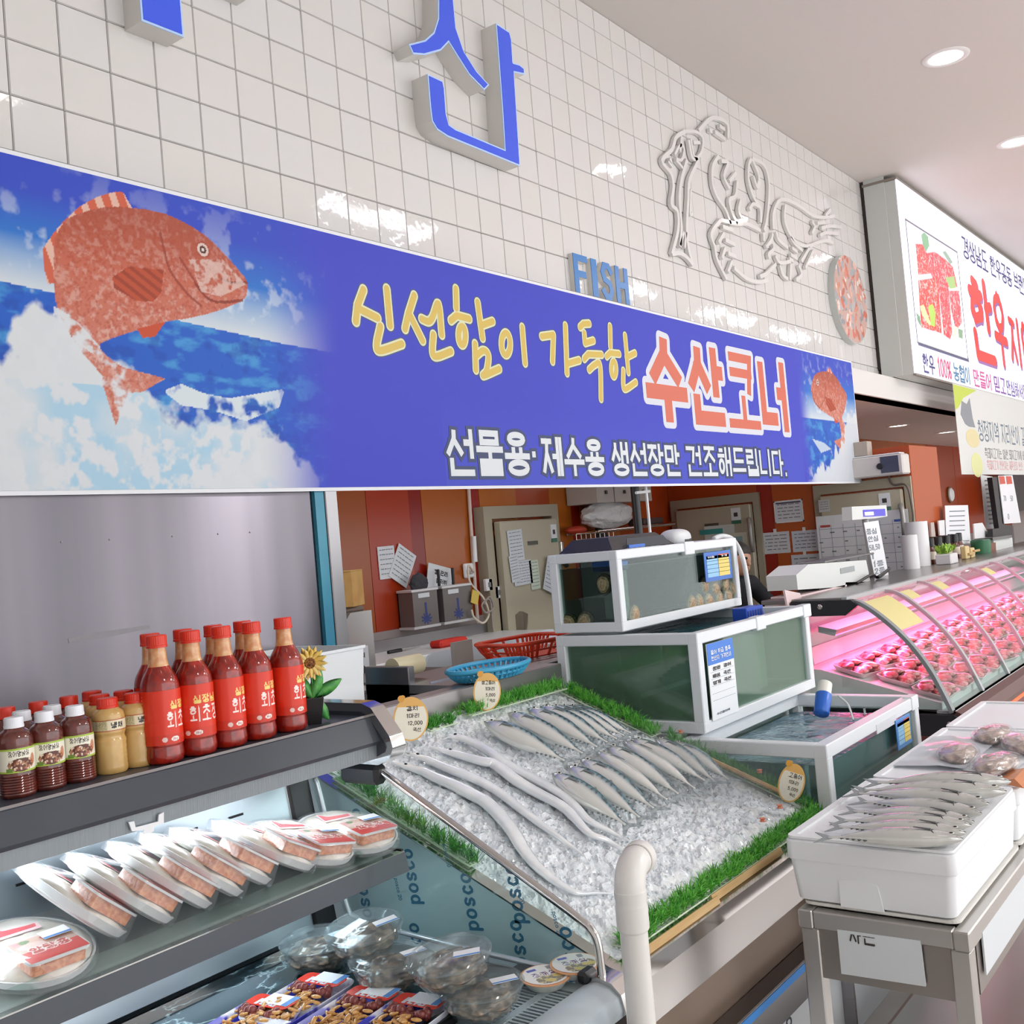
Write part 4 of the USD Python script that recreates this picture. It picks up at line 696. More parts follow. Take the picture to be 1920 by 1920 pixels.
sx_ = part(pk, 'sauce_box', plane(cont.buffer(-.006), (0, -.07, .026), (1, 0, 0), (0, 1, 0), .02), mat('orange_roe', 'c4714a', .25, col2='dd9a70', nscale=120, coat_weight=.6, bump=.3, bscale=150), local=True)
part(sx_, 'rim', plane(cont, (0, -.07, .046), (1, 0, 0), (0, 1, 0), .004), mat('foam_white', ''), local=True)
C = Canvas(-.047, .047, -.045, .039, .0016); C.mix(np.ones(len(C.P)), 'd9b9a8'); x, z = C.P.T; n = C.noise(60, 3, 3)
C.mix((z < -.005) * 1.0, 'd8342a'); C.mix((z < -.022) * (n > .5) * .5, 'b3231f'); C.fill(affinity.scale(Point(-.02, .012).buffer(1), .022, .011), 'e6ccc4'); C.mix(C.inside(sbox(.0, .005, .047, .03)) * np.clip((n - .4) * 5, 0, .8), 'c58a62')
C.fill(affinity.scale(Point(-.026, .03).buffer(1), .01, .006), '6d9060'); C.fill(Point(.006, .028).buffer(.0055), 'd6403a'); C.fill(sbox(-.044, .02, -.032, .036), 'e0a0a8', .7)
w_ = writing('알탕용', -.03, -.016, .02, .062, w=.16, cap='round', jit=.05); C.fill(w_.buffer(.0022), 'f4e6e2'); C.fill(w_, 'c0402e')
m = C.mesh(lambda P: np.c_[P[:, 0], P[:, 1] - .07, np.full(len(P), .0504)]); part(sx_, 'lid_print', m, M_lab, local=True, ink=C.C)
st_ = part(pk, 'sticker', plane(Polygon([(-.034, .030), (-.028, .075), (-.016, .055), (.016, .047), (.036, .046), (.034, .028)]).buffer(.003), (0, 0, .0335), (1, 0, 0), (0, 1, 0), .0008), mat('sticker_rim', 'ecc9cc', .4), local=True)
part(st_, 'sticker_print', plane(Polygon([(-.034, .035), (-.028, .073), (-.016, .053), (.016, .046), (.033, .045), (.031, .034)]), (0, 0, .0345), (1, 0, 0), (0, 1, 0), .0006), mat('sticker_red', 'd8414a', .4), local=True)
th = np.linspace(0, 2 * math.pi, 40, endpoint=False); P_ = [(A * 1.04 * math.cos(a), B_ * 1.05 * math.sin(a), z) for a in th for z in (.004, .02)] + [(x, y - .07, .0525) for x, y in cont.exterior.coords] + [(A * .6 * math.cos(a), B_ * .6 * math.sin(a), .038) for a in th]
hm = hullof(P_).subdivide().subdivide(); v = np.array(hm.vertices); v += .0028 * (meshkit.fbm(v * 55, 3, 5)[:, None] - .5) * np.array([1, 1, 1.6]); hm = trimesh.Trimesh(v, hm.faces)
part(pk, 'wrap', hm, M_film, 50, local=True)
def price_label(parent, x0, x1, y0, y1, z): 
    q_ = part(parent, 'price_label', plane(sbox(x0, y0, x1, y1), (0, 0, z), (1, 0, 0), (0, 1, 0), .0006), mat('label_white', 'eef1f6', .4), local=True)
    part(q_, 'colour_band', plane(sbox(x0, y0, x1, y0 + (y1 - y0) * .2), (0, 0, z + .0006), (1, 0, 0), (0, 1, 0), .0003), mat('label_blue', '5a8fd0', .4), local=True)
price_label(pk, .0, .045, -.06, -.032, .0545)
packs = [((650, 1570), .912, 0.05, .15, -.05, 'lying flat at the far right of the shelf'), ((562, 1600), .918, .22, .2, .0, 'second from the right, resting on its neighbour'), ((487, 1622), .92, .5, .2, .05, 'third from the right, half covered by its neighbour'),
         ((405, 1640), .925, .62, .16, .0, 'leaning steeply, sixth along from the left cut edge'), ((350, 1658), .925, .66, .2, .03, 'leaning, fifth along from the left cut edge'), ((290, 1680), .925, .68, .2, .02, 'leaning, fourth along from the left cut edge'), ((215, 1705), .925, .7, .2, .02, 'leaning, third along from the left cut edge'), ((125, 1730), .925, .72, .22, .03, 'leaning, second along from the left cut edge'), ((50, 1785), .905, .0, .16, .04, 'lying flat with red lid at the cut left edge')]
for k, ((u, v), z, tilt, lean, yaw, w) in enumerate(packs):
    loc = at(u, v, z=z); loc[1] = np.clip(loc[1], 1.735, 1.78); loc[0] = at(u, v, y=loc[1])[0]; R_ = rz(yaw + -.1) @ rx(lean) @ ry(tilt)
    loc[2] = SH(loc[1]) + .012 + .098 * math.sin(tilt) * .9
    if k == 0: m = np.eye(4); m[:3, :3] = R_.T; m[3, :3] = loc; stage.GetPrimAtPath(pk).GetAttribute('xformOp:transform').Set(Gf.Matrix4d(m.tolist()))
    else: dup(pk, loc, R_, label='film-wrapped white seafood pack ' + w)

# ------------------------------------------------------------------ bowls, trays and lids on the deck
bo = thing('clear_bowl', 'clear lidded bowl of dark whelks, rear upper one by the side glass', 'bowl', (0, 0, 0))
M_bowl = pane('bowl_plastic', 'f4f8f9', .05, 'dfe8ec', .06, 1.4)
th = np.linspace(0, 2 * math.pi, 48, endpoint=False)
rr = lambda r, z, w=0: np.c_[(r + w * np.cos(th * 12)) * np.cos(th), (r + w * np.cos(th * 12)) * np.sin(th), np.full(48, z)]
part(bo, 'bowl', loft([rr(.045, 0), rr(.05, .004, .001), rr(.066, .028, .002), rr(.076, .05, .001), rr(.079, .056), rr(.077, .057), rr(.073, .05), rr(.062, .028), rr(.046, .006)]), M_bowl, 40, local=True)
part(bo, 'lid', loft([rr(.08, .055), rr(.081, .059), rr(.079, .062), rr(.074, .062), rr(.068, .068), rr(.02, .069)]), M_bowl, 40, local=True)
food = trimesh.creation.icosphere(4, 1.0); v = np.array(food.vertices); r_ = .82 + .5 * meshkit.fbm(v * 3.4 + 9, 4, 2); v = v * r_[:, None] * (.058, .058, .026) + (0, 0, .031)
M_whelk = mat('dark_whelk', '5d5148', .25, col2='a8907a', nscale=45, lo=.42, hi=.6, coat_weight=.5)
part(bo, 'seafood', trimesh.Trimesh(v, food.faces), M_whelk, True, local=True)
price_label(bo, .012, .06, -.045, -.02, .0695)
bowls = [((690, 1790), .70, .4, 'rear upper one by the side glass'), ((852, 1848), .712, .9, 'front right one with reddish meat'), ((600, 1815), .663, .2, 'leftmost one, low behind the blue trays'), ((735, 1852), .668, .35, 'in the middle, under the rear one'), ((905, 1905), .664, .6, 'lowest front one at the black strip')]
for k, ((u, v), z, yaw, w) in enumerate(bowls):
    loc = at(u, v, z=z); R_ = rz(-yaw) @ rx(.06 if k in (0, 1) else 0) @ ry(-.1 if k in (0, 1) else 0)
    if k == 0: m = np.eye(4); m[:3, :3] = R_.T; m[3, :3] = loc; stage.GetPrimAtPath(bo).GetAttribute('xformOp:transform').Set(Gf.Matrix4d(m.tolist()))
    else: dup(bo, loc, R_, label='clear lidded bowl of dark whelks, ' + w)
bt = thing('blue_tray', 'blue and white tray of orange sea squirt, whole one in the row', 'food tray', (0, 0, 0))
tr = lambda s, z: np.array([(x * s, y * s, z) for x, y in np.array(rrect(-.11, .11, -.062, .062, .03, 5).exterior.coords)[:-1]])
part(bt, 'tray', loft([tr(.8, 0), tr(.97, .018), tr(1.0, .024), tr(.985, .025), tr(.93, .02), tr(.78, .004)]), mat('tray_blue', '4a4cc4', .3, col2='e8e8f4', nscale=9, lo=.52, hi=.56), 35, local=True)
part(bt, 'tray_end', plane(Polygon(rrect(-.11, .11, -.062, .062, .03).exterior.coords).intersection(sbox(-.12, -.1, -.082, .1)).buffer(-.002), (0, 0, .0245), (1, 0, 0), (0, 1, 0), .0015), mat('tray_white', 'e6e8f4', .35), local=True)
R = random.Random(11); bits = []
for k in range(90):
    L = R.uniform(.008, .016); q_ = turned(trimesh.Trimesh(np.array(trimesh.creation.icosphere(1, 1).vertices) * (L, R.uniform(.003, .006), .0035), trimesh.creation.icosphere(1, 1).faces), rz(R.uniform(0, 3.1)) @ ry(R.uniform(-.6, .6)), (R.uniform(-.085, .03), R.uniform(-.042, .042), .017 + R.uniform(0, .014))); bits.append(q_)
part(bt, 'sea_squirt', cat_(bits), mat('sea_squirt', 'b9803f', .22, col2='d8a560', nscale=60, coat_weight=.6), True, local=True, kind='stuff')
bits = []
for k in range(26): bits.append(moved(trimesh.Trimesh(np.array(trimesh.creation.icosphere(1, 1).vertices) * R.uniform(.006, .011), trimesh.creation.icosphere(1, 1).faces), (R.uniform(.02, .05), R.uniform(-.04, .04), .018 + R.uniform(0, .012))))
part(bt, 'red_squirt', cat_(bits), mat('red_squirt', '6d2f2c', .25, col2='8f4a44', nscale=90), True, local=True, kind='stuff')
br_ = part(bt, 'brand_label', plane(rrect(.048, .092, -.05, .05, .012), (0, 0, .031), (1, 0, 0), (0, 1, 0), .001), mat('tray_label_red', 'd93a26', .3), local=True)
part(br_, 'lettering', plane(writing('멍게', -.022, -.075, .024, .05, w=.18, cap='round'), (0, 0, .0321), (0, 1, 0), (-1, 0, 0), .0004), mat('ink_white', ''), local=True)
price_label(bt, .06, .1, -.045, .02, .0325)
0 and part(bt, 'film', plane(rrect(-.108, .108, -.06, .06, .028), (0, 0, .0335), (1, 0, 0), (0, 1, 0), .0004), M_film, local=True)
for k, ((u, v), w) in enumerate((((560, 1890), 'whole one in the row'), ((655, 1918), 'second one, cut by the picture bottom'), ((745, 1935), 'third one, just its label showing'), ((460, 1935), 'leftmost, white ends just showing'))):
    loc = at(u, v, z=.667); loc[2] = .661; R_ = rz(.12)
    if k == 0: m = np.eye(4); m[:3, :3] = R_.T; m[3, :3] = loc; stage.GetPrimAtPath(bt).GetAttribute('xformOp:transform').Set(Gf.Matrix4d(m.tolist()))
    else: dup(bt, loc, R_, label='blue and white tray of orange sea squirt, ' + w)
ld = thing('round_lid_pack', 'round printed shellfish pack with orange rim, front one on the vent grille', 'food pack', (0, 0, 0))
part(ld, 'cup', lathe([(.036, 0), (.046, .014), (.0475, .016)], 36), mat('cup_clear', 'd9dcd6', .2), 30, local=True)
part(ld, 'rim', lathe([(.0475, .0155), (.0495, .0165), (.0495, .018), (.044, .0185), (.03, .0185)], 40), mat('rim_orange', 'e6a878', .35), 30, local=True)
C = Canvas(-.046, .046, -.046, .046, .0016); C.mix(np.ones(len(C.P)), 'ece8e6'); n = C.noise(70, 7, 3); x, z = C.P.T
C.mix((x + z * .5 < -.012 + .02) * 0.0, 'ffffff'); m_ = C.inside(affinity.rotate(affinity.scale(Point(.006, -.014).buffer(1), .033, .024), 20)); C.mix(m_ * 1.0, 'c9bfa0'); C.mix(m_ * (n > .53) * .9, '8d7f6c'); C.mix(m_ * (n < .42) * .8, 'e0c86a'); C.mix(m_ * (np.abs(n - .5) < .02) * .8, '5d5048')
C.fill(sbox(-.026, .024, -.006, .034), '5a5fb4'); C.fill(sbox(.014, .02, .026, .034), '9a9aa0')
w_ = writing('조개살', -.026, -.004, .018, .052, w=.14, cap='round', jit=.05); C.fill(w_.buffer(.0018), 'f0ecf0'); C.fill(w_, '7a5a78')
mm = C.mesh(lambda P: np.c_[P[:, 0], P[:, 1], np.full(len(P), .0192)]); keep = (C.P ** 2).sum(1) < .0455 ** 2; f = mm.faces[keep[mm.faces].all(1)]; u_ = np.unique(f); ix = np.zeros(len(keep), int); ix[u_] = np.arange(len(u_))
part(ld, 'lid_print', trimesh.Trimesh(mm.vertices[u_], ix[f], process=False), M_lab, local=True, ink=C.C[u_])
for k, ((u, v), z, w) in enumerate((((1022, 1828), .657, 'front one on the vent grille'), ((1078, 1806), .662, 'rear one overlapping the case end'))):
    loc = at(u, v, z=z + .018); loc[2] = z; R_ = rz(-.5 - .1 * k) @ rx(.03)
    if k == 0: m = np.eye(4); m[:3, :3] = R_.T; m[3, :3] = loc; stage.GetPrimAtPath(ld).GetAttribute('xformOp:transform').Set(Gf.Matrix4d(m.tolist()))
    else: dup(ld, loc, R_, label='round printed shellfish pack with orange rim, ' + w)

# ================================================================== ice table
TX0, TX1, TY0, TY1 = 1.78, 2.975, 1.165, 2.12
ZA, ZB = .628 - .402 * 1.165, .402
def zt(y): return ZA + ZB * np.asarray(y)
def ice(u, v, h=0.0):
    d = ray(u, v); return np.array([0, 0, H]) + d * ((ZA + h - H) / (d[2] - ZB * d[1]))
M_bluefilm = mat('blue_film_steel', 'dcedf7', .36, .0, bump=.12, bscale=9, bdist=.01)
t = thing('ice_table', 'stainless sloping ice display table with crushed ice bed', 'display table', (TX0, TY0, 0))
wall_prof = Polygon([(TY0, 0), (TY0, zt(TY0)), (2.04, zt(2.04)), (TY1, zt(2.04)), (TY1, 0)])
part(t, 'side_wall', slab_x(wall_prof, TX0, TX0 + .012), M_bluefilm, label='side covered in pale blue printed film'); part(t, 'side_wall', slab_x(wall_prof, TX1 - .012, TX1), M_brush)
part(t, 'side_rim', slab_x(Polygon([(TY0, zt(TY0)), (2.04, zt(2.04)), (2.04, zt(2.04) + .004), (TY0, zt(TY0) + .004)]), TX0 - .004, TX0 + .03), M_chrome)
part(t, 'back_ledge', box(TX0, TX1, 2.09, 2.16, .9, 1.085, .004), mat('ledge_steel', 'a5a0a0', .35, .8))
part(t, 'front_lip', slab_x(Polygon([(1.165, .628), (1.20, .642), (1.20, .632), (1.17, .615), (1.17, .595), (1.162, .595)]), TX0, TX1), M_chrome)
part(t, 'front_apron', slab_x(Polygon([(1.17, .62), (1.182, .62), (1.19, .49), (1.178, .488)]), TX0, TX1), mat('apron_steel', 'c9c6c6', .26, 1, bump=.04, bscale=5))
part(t, 'recess_panel', box(TX0, TX1, 1.25, 1.262, .3, .6), mat('recess_brown', '8b7768', .35, .3))
part(t, 'rail', box(TX0, TX1, 1.196, 1.25, .215, .318, .003), M_brush); part(t, 'blue_tape', box(2.30, 2.74, 1.1945, 1.197, .292, .312), mat('blue_tape', '3a8fe0', .4))
part(t, 'lower_panel', box(TX0, TX1, 1.2, 1.21, .02, .215), mat('white_film_steel', 'd3d6d8', .3, .2))
part(t, 'lettering', cat_([plane(affinity.scale(writing('posco', 0, 0, .05, w=.13, cap='round', gap=.06), 1, 1, origin=(0, 0)), (x, 1.1995, z), (.35, 0, .94), (-.94, 0, .35), .0006) for x, z in ((2.36, .02), (2.56, .07), (2.72, .03), (2.2, .06), (2.0, .05))]), mat('ink_film_black', '3b4348', .4))
pos = [(1.86, .78), (1.70, .70), (1.53, .665), (1.40, .70), (1.40, .58), (1.27, .585), (1.86, .62), (1.70, .53), (1.55, .47), (1.98, .5)]
part(t, 'lettering', cat_([plane(writing('posco', 0, 0, .042, w=.15, cap='round', gap=.06), (TX0 - .0004, y, z), (0, .12, 1), (0, 1, -.12), .0005) for y, z in pos]), mat('ink_film_blue', '4f86ac', .4), label='posco film print')
part(t, 'lettering', cat_([plane(writing('posco 20', 0, 0, .011, w=.12, gap=.05), (TX0 - .0004, y, z), (0, -.2, -1), (0, -1, .2), .0005) for y, z in ((1.42, .79), (1.33, .735), (1.62, .845), (1.78, .75), (1.52, .60))]), MATS['ink_film_blue'])
# ice bed
nx, ny = 130, 110; X, Y = np.meshgrid(np.linspace(TX0 + .012, TX1 - .012, nx), np.linspace(1.19, 2.09, ny))
hump = .03 * np.sin(np.pi * np.clip((X - TX0) / 1.2, 0, 1)) ** .6 * np.clip((Y - 1.18) / .1, 0, 1)
pts = np.c_[X.ravel(), Y.ravel(), np.zeros(nx * ny)]
Z = zt(Y) - .012 + hump + .014 * (meshkit.fbm(pts * 22, 4, 3).reshape(Y.shape) - .5) + .012 * (meshkit.noise(pts * 90, 5).reshape(Y.shape) - .5)
j, i = np.meshgrid(np.arange(nx - 1), np.arange(ny - 1)); a = (i * nx + j).ravel(); f = np.vstack([np.stack([a, a + 1, a + nx + 1], 1), np.stack([a, a + nx + 1, a + nx], 1)])
part(t, 'ice_bed', trimesh.Trimesh(np.c_[X.ravel(), Y.ravel(), Z.ravel()], f, process=False), mat('crushed_ice', 'eef2f5', .2, col2='dde4ea', nscale=25, bump=.55, bscale=95, bdist=.01, subsurface_weight=.15, subsurface_radius=(.02, .025, .03), coat_weight=.4), kind='stuff')
base = np.array(trimesh.creation.icosahedron().vertices); bf = trimesh.creation.icosahedron().faces; vs, fs = [], []
for k in range(3600):
    x, y = rng.uniform(TX0 + .03, TX1 - .03), rng.uniform(1.2, 2.07); s = rng.uniform(.0025, .0065); q_ = base * rng.uniform(.35, 1.2, 3) * s
    R_ = rz(rng.uniform(0, 6)) @ rx(rng.uniform(0, 6)); ii, jj = min(ny - 1, int((y - 1.19) / .9 * (ny - 1))), min(nx - 1, int((x - TX0 - .012) / (TX1 - TX0 - .024) * (nx - 1)))
    vs.append(q_ @ R_.T + (x, y, Z[ii, jj] + .002)); fs.append(bf + 12 * k)
part(t, 'ice_chips', trimesh.Trimesh(np.vstack(vs), np.vstack(fs), process=False), mat('clear_ice', 'f4f8fb', .08, transmission_weight=.3, ior=1.31, coat_weight=.5), kind='stuff')
# cutlassfish
M_cut = mat('cutlass_silver', 'e9edf1', .22, .25, col2='f7f9fb', nscale=14, bump=.12, bscale=30, bdist=.004); M_eye = mat('fish_eye', '20262c', .08); M_dfin = mat('dorsal_grey', '8f979e', .35)
def cutlass(pts, w, label, h0):
    P3 = np.array([ice(u, v, .02) for u, v in pts]); C3 = spline(P3, 8); W = np.interp(np.linspace(0, 1, len(C3)), np.linspace(0, 1, len(w)), w)
    for q_ in C3:
        ii, jj = np.clip(int((q_[1] - 1.19) / .9 * (ny - 1)), 0, ny - 1), np.clip(int((q_[0] - TX0 - .012) / (TX1 - TX0 - .024) * (nx - 1)), 0, nx - 1); q_[2] = Z[ii, jj] + .008
    k5 = np.ones(9) / 9; C3[4:-4, 2] = np.convolve(C3[:, 2], k5, 'valid'); C3[:, 2] += h0
    T_ = np.gradient(C3, axis=0); T_ /= np.linalg.norm(T_, axis=1)[:, None]; n0 = np.array([0, -ZB, 1]) / math.hypot(1, ZB); a = np.linspace(0, 2 * math.pi, 20, endpoint=False); rings, edge = [], []
    for c, tt, ww in zip(C3, T_, W):
        s_ = np.cross(n0, tt); s_ /= np.linalg.norm(s_); up = n0 * .9 - s_ * .25
        th_ = .26 * ww + .002; rings.append(c + up * th_ * .7 + (ww * .5 * np.sign(np.cos(a)) * np.abs(np.cos(a)) ** .8)[:, None] * s_ + (th_ * np.sin(a))[:, None] * up); edge.append(c + s_ * ww * .5 + up * th_ * .75)
    t = thing('cutlassfish', label, 'fish', C3[0]); part(t, 'body', loft(rings), M_cut, True)
    part(t, 'dorsal_fin', tube(np.array(edge)[len(C3) // 7:int(len(C3) * .9)], .0017, 5), M_dfin, True)
    k = max(3, len(C3) // 14); c = C3[k]; s_ = np.cross(n0, T_[k]); part(t, 'eye', moved(trimesh.creation.icosphere(2, .0055), c + n0 * (W[k] * .26 + .003) + s_ * W[k] * .1), M_eye, True)
    part(t, 'mouth', tube([C3[0] + n0 * .004 + s_ * .0, C3[max(1, k // 2)] + n0 * (W[k // 2] * .3 + .002) - s_ * W[k] * .18], .0012, 5), M_dfin)
    part(t, 'gill_cover', tube(spline([C3[k * 2] + n0 * (W[k * 2] * .33 + .001) + s_ * W[k * 2] * q2_ for q2_ in (-.42, 0, .4)], 4), .0012, 5), M_dfin)
g6 = lambda pts: [(680 + a / 4, 1240 + b / 4) for a, b in pts]
cutlass(g6([(215, 755), (330, 790), (450, 830), (600, 900), (760, 980), (900, 1060), (1020, 1160), (1120, 1280), (1200, 1400), (1300, 1520), (1450, 1640), (1600, 1710), (1760, 1722), (1900, 1735)]), [.006, .022, .034, .042, .048, .046, .044, .04, .036, .031, .025, .016, .007, .002], 'long silver cutlassfish nearest the glass, curving down to the front grass', .0)
cutlass(g6([(315, 705), (500, 760), (700, 850), (900, 930), (1100, 1060), (1300, 1210), (1500, 1350), (1600, 1420), (1700, 1510)]), [.006, .03, .036, .036, .032, .026, .018, .01, .002], 'thin short-tailed cutlassfish, second from the glass', .002)
cutlass(g6([(500, 665), (700, 720), (900, 790), (1000, 820), (1150, 930), (1300, 1010), (1500, 1130), (1620, 1240), (1720, 1330), (1850, 1370), (1960, 1440), (2020, 1500)]), [.006, .032, .04, .042, .044, .042, .038, .03, .024, .018, .01, .003], 'silver cutlassfish third from the glass, lying along the fourth', .004)
cutlass(g6([(600, 595), (750, 620), (900, 690), (1050, 800), (1250, 900), (1450, 1020), (1580, 1120), (1700, 1240), (1850, 1310), (2000, 1385)]), [.006, .03, .036, .04, .04, .036, .032, .028, .018, .004], 'silver cutlassfish fourth from the glass, next to the mackerel', .008)
# mackerel (head at the origin, tail along +X, back along +Y, lying on its side)
def fishmesh(L, hh, tt, arch, paint, seed, nr=46, nc=26):
    s = np.linspace(0, 1, nr); prof = np.interp(s, [0, .02, .08, .18, .3, .42, .55, .7, .82, .9, .94], [.03, .13, .28, .42, .49, .5, .47, .35, .2, .1, .075]); bel = np.interp(s, [0, .02, .08, .18, .3, .42, .55, .7, .82, .9, .94], [.03, .1, .24, .4, .49, .5, .46, .33, .18, .09, .07])
    a = np.linspace(0, 2 * math.pi, nc, endpoint=False); rings, ink = [], []
    x = s * L * .93; yc = arch * np.sin(np.pi * s)
    for k in range(nr):
        ca, sa = np.cos(a), np.sin(a); y = np.where(ca > 0, prof[k], bel[k]) * hh * ca; z = np.minimum(prof[k], .5) * tt * np.sign(sa) * np.abs(sa) ** .85 * (1.0 if s[k] < .85 else .7)
        rings.append(np.c_[np.full(nc, x[k]), y + yc[k], z + tt * .5]); ink.append(paint(np.full(nc, s[k]), ca * (prof[k] + bel[k]) / (prof[k] + bel[k]), seed))
    m = loft(rings); ink = np.vstack(ink + [ink[0].mean(0)[None], ink[-1].mean(0)[None]]); return m, ink, yc
def paint_mack(s, c, seed):
    n = meshkit.fbm(np.c_[s * 30, c * 4, np.full(len(s), seed)], 3, seed); st = np.sin(s * 95 + 5 * n + c * 6)
    col = np.tile(lin('e9eae6'), (len(s), 1)); k = np.clip((c + .1) / .35, 0, 1)[:, None]; col = col * (1 - k) + k * lin('b4c2c4'); k = np.clip((c - .22) / .22, 0, 1)[:, None]; col = col * (1 - k) + k * lin('4f8292')
    k = (np.clip((st - .1) * 2, 0, 1) * np.clip((c - .2) / .15, 0, 1))[:, None] * .9; col = col * (1 - k) + k * lin('22343c'); k = (np.clip((.13 - s) / .04, 0, 1) * .55)[:, None]; col = col * (1 - k) + k * lin('97a0a0'); k = (np.clip((.1 - s) / .03, 0, 1) * (c > .2))[:, None] * .7; col = col * (1 - k) + k * lin('3b4a50'); return col
def make_fish(name, label, L, hh, tt, arch, paint, seed, M_body, fin_mat, tail_mat, eye_r, mirror=False):
    t = thing(name, label, 'fish')
    def part(p, n, m, *a, **k):
        if mirror: v_, f_, _ = meshkit.arrays(m); m = trimesh.Trimesh(v_ * (1, -1, 1), f_[:, ::-1], process=False)
        return globals()['part'](p, n, m, *a, **k)
    m, ink, yc = fishmesh(L, hh, tt, arch, paint, seed); part(t, 'body', m, M_body, True, local=True, ink=ink)
    F = lambda p, z, d=.0015: plane(Polygon(p), (0, 0, z), (1, 0, 0), (0, 1, 0), d)
    part(t, 'tail_fin', F([(L * .90, -.004), (L * .90, .005), (L * 1.0, hh * .42), (L * 1.035, hh * .48), (L * .965, .001), (L * 1.03, -hh * .46), (L * .99, -hh * .4)], tt * .45, .002), tail_mat, local=True)
    xi = lambda s: np.interp(s, np.linspace(0, 1, len(yc)), yc)
    ey_ = part(t, 'eye', turned(lathe([(eye_r, 0), (eye_r * .9, .0016), (.0004, .0024)], 16), np.eye(3), (L * .075, xi(.08) + hh * .07, tt * .5 + tt * .26)), mat('eye_ring', 'd9d9cc', .1), True, local=True)
    part(ey_, 'pupil', turned(lathe([(eye_r * .62, 0), (eye_r * .5, .0012), (.0003, .0018)], 14), np.eye(3), (L * .075, xi(.08) + hh * .07, tt * .5 + tt * .26 + .0016)), M_eye, True, local=True)
    part(t, 'gill_cover', tube(spline([(L * .17, xi(.18) + hh * .3, tt * .78), (L * .205, xi(.2), tt * .985), (L * .175, xi(.18) - hh * .3, tt * .75)], 6), .0012, 5), fin_mat, local=True)
    part(t, 'mouth', tube([(L * .0, 0.0, tt * .55), (L * .045, xi(.05) - hh * .07, tt * .68)], .001, 5), fin_mat, local=True)
    part(t, 'pectoral_fin', turned(F([(0, -.004), (.0, .006), (L * .11, .0065), (L * .12, .003)], 0, .0012), ry(-.12), (L * .21, xi(.22) + hh * .02, tt * .97)), fin_mat, local=True)
    part(t, 'dorsal_fin', F([(L * .36, xi(.38) + hh * .44), (L * .40, xi(.42) + hh * .66), (L * .5, xi(.52) + hh * .47), (L * .5, xi(.52) + hh * .40)], tt * .46, .002), fin_mat, local=True)
    for k in range(5):
        for sg in (1, -1):
            s_ = .7 + k * .045; w_ = np.interp(s_, [.7, .82, .9], [.34, .19, .1]) * hh
            part(t, 'finlet', F([(L * .93 * s_, xi(s_) + sg * (w_ - .001)), (L * .93 * (s_ + .02), xi(s_) + sg * (w_ + .005)), (L * .93 * (s_ + .03), xi(s_) + sg * (w_ - .003))] [::sg], tt * .47, .0015), fin_mat, local=True)
    return t
M_mack = printed('mackerel_skin', .18, metallic=.4, coat_weight=.5, bump=.06, bscale=60); M_finm = mat('fin_grey', '6d7678', .4); M_tailm = mat('tail_grey', 'a9b2b4', .35, col2='808a8e', nscale=60)
n0 = np.array([0, -ZB, 1]) / math.hypot(1, ZB)
def lay(src, state, head, tail, h, roll, label, group, L0, nrm=n0, lift=0.0, flip=False):
    Hh, Tt = (head, tail); X_ = Tt - Hh; L = np.linalg.norm(X_); X_ = X_ / L; Z_ = nrm - X_ * (nrm @ X_); Z_ /= np.linalg.norm(Z_); Y_ = np.cross(Z_, X_); R_ = np.c_[X_, Y_, Z_] @ rx(roll); sc = L / (L0 * 1.02)
    loc = Hh + nrm * h
    if not state: 
        state.append(1); m = np.eye(4); m[:3, :3] = np.diag([sc] * 3) @ R_.T; m[3, :3] = loc; pr = stage.GetPrimAtPath(src); pr.GetAttribute('xformOp:transform').Set(Gf.Matrix4d(m.tolist())); tag(pr, label, group=group)
    else: dup(src, loc, R_, sc, label=label, group=group)
mk = make_fish('mackerel', 'x', .3, .07, .044, .004, paint_mack, 4, M_mack, M_finm, M_tailm, .0062); st = []
back = [((1062, 1330), (1195, 1385)), ((1046, 1333), (1182, 1393)), ((1030, 1336), (1168, 1403)), ((1012, 1338), (1150, 1412)), ((988, 1343), (1132, 1422)), ((952, 1350), (1106, 1432)), ((908, 1362), (1074, 1442))]
names = ['seventh and last of the back row, touching the side grass', 'sixth of the back row', 'fifth of the back row', 'fourth of the back row', 'third of the back row', 'second of the back row', 'first of the back row, beside the cutlassfish heads']
hgt = [.0, .004, .008, .01, .01, .006, .0]
for (h_, t_), nm, hh in zip(back, names, hgt): lay(mk, st, ice(*h_, .037), ice(*t_, .04), hh - .005, .3, 'fresh mackerel on ice, ' + nm, None, .3)
front = [((1262, 1398), (1378, 1476)), ((1228, 1393), (1352, 1482)), ((1182, 1398), (1334, 1484)), ((1162, 1404), (1312, 1503)), ((1134, 1412), (1284, 1512)), ((1112, 1420), (1260, 1520)), ((1088, 1434), (1240, 1534)), ((1066, 1446), (1214, 1552)), ((1036, 1460), (1188, 1566))]
names = ['last of the front row, toward the misty side grass', 'eighth of the front row', 'seventh of the front row', 'sixth of the front row, showing its striped back', 'fifth of the front row', 'fourth of the front row, striped flank up', 'third of the front row', 'second of the front row', 'first of the front row, beside the fourth cutlassfish']
for k, ((h_, t_), nm) in enumerate(zip(front, names)): lay(mk, st, ice(*h_, .037), ice(*t_, .036), -.005 + .006 * (k in (2, 3, 4)), (.3, .25, .2, -.2, .15, -.2, .25, .3, .3)[k], 'fresh mackerel on ice, ' + nm, None, .3)
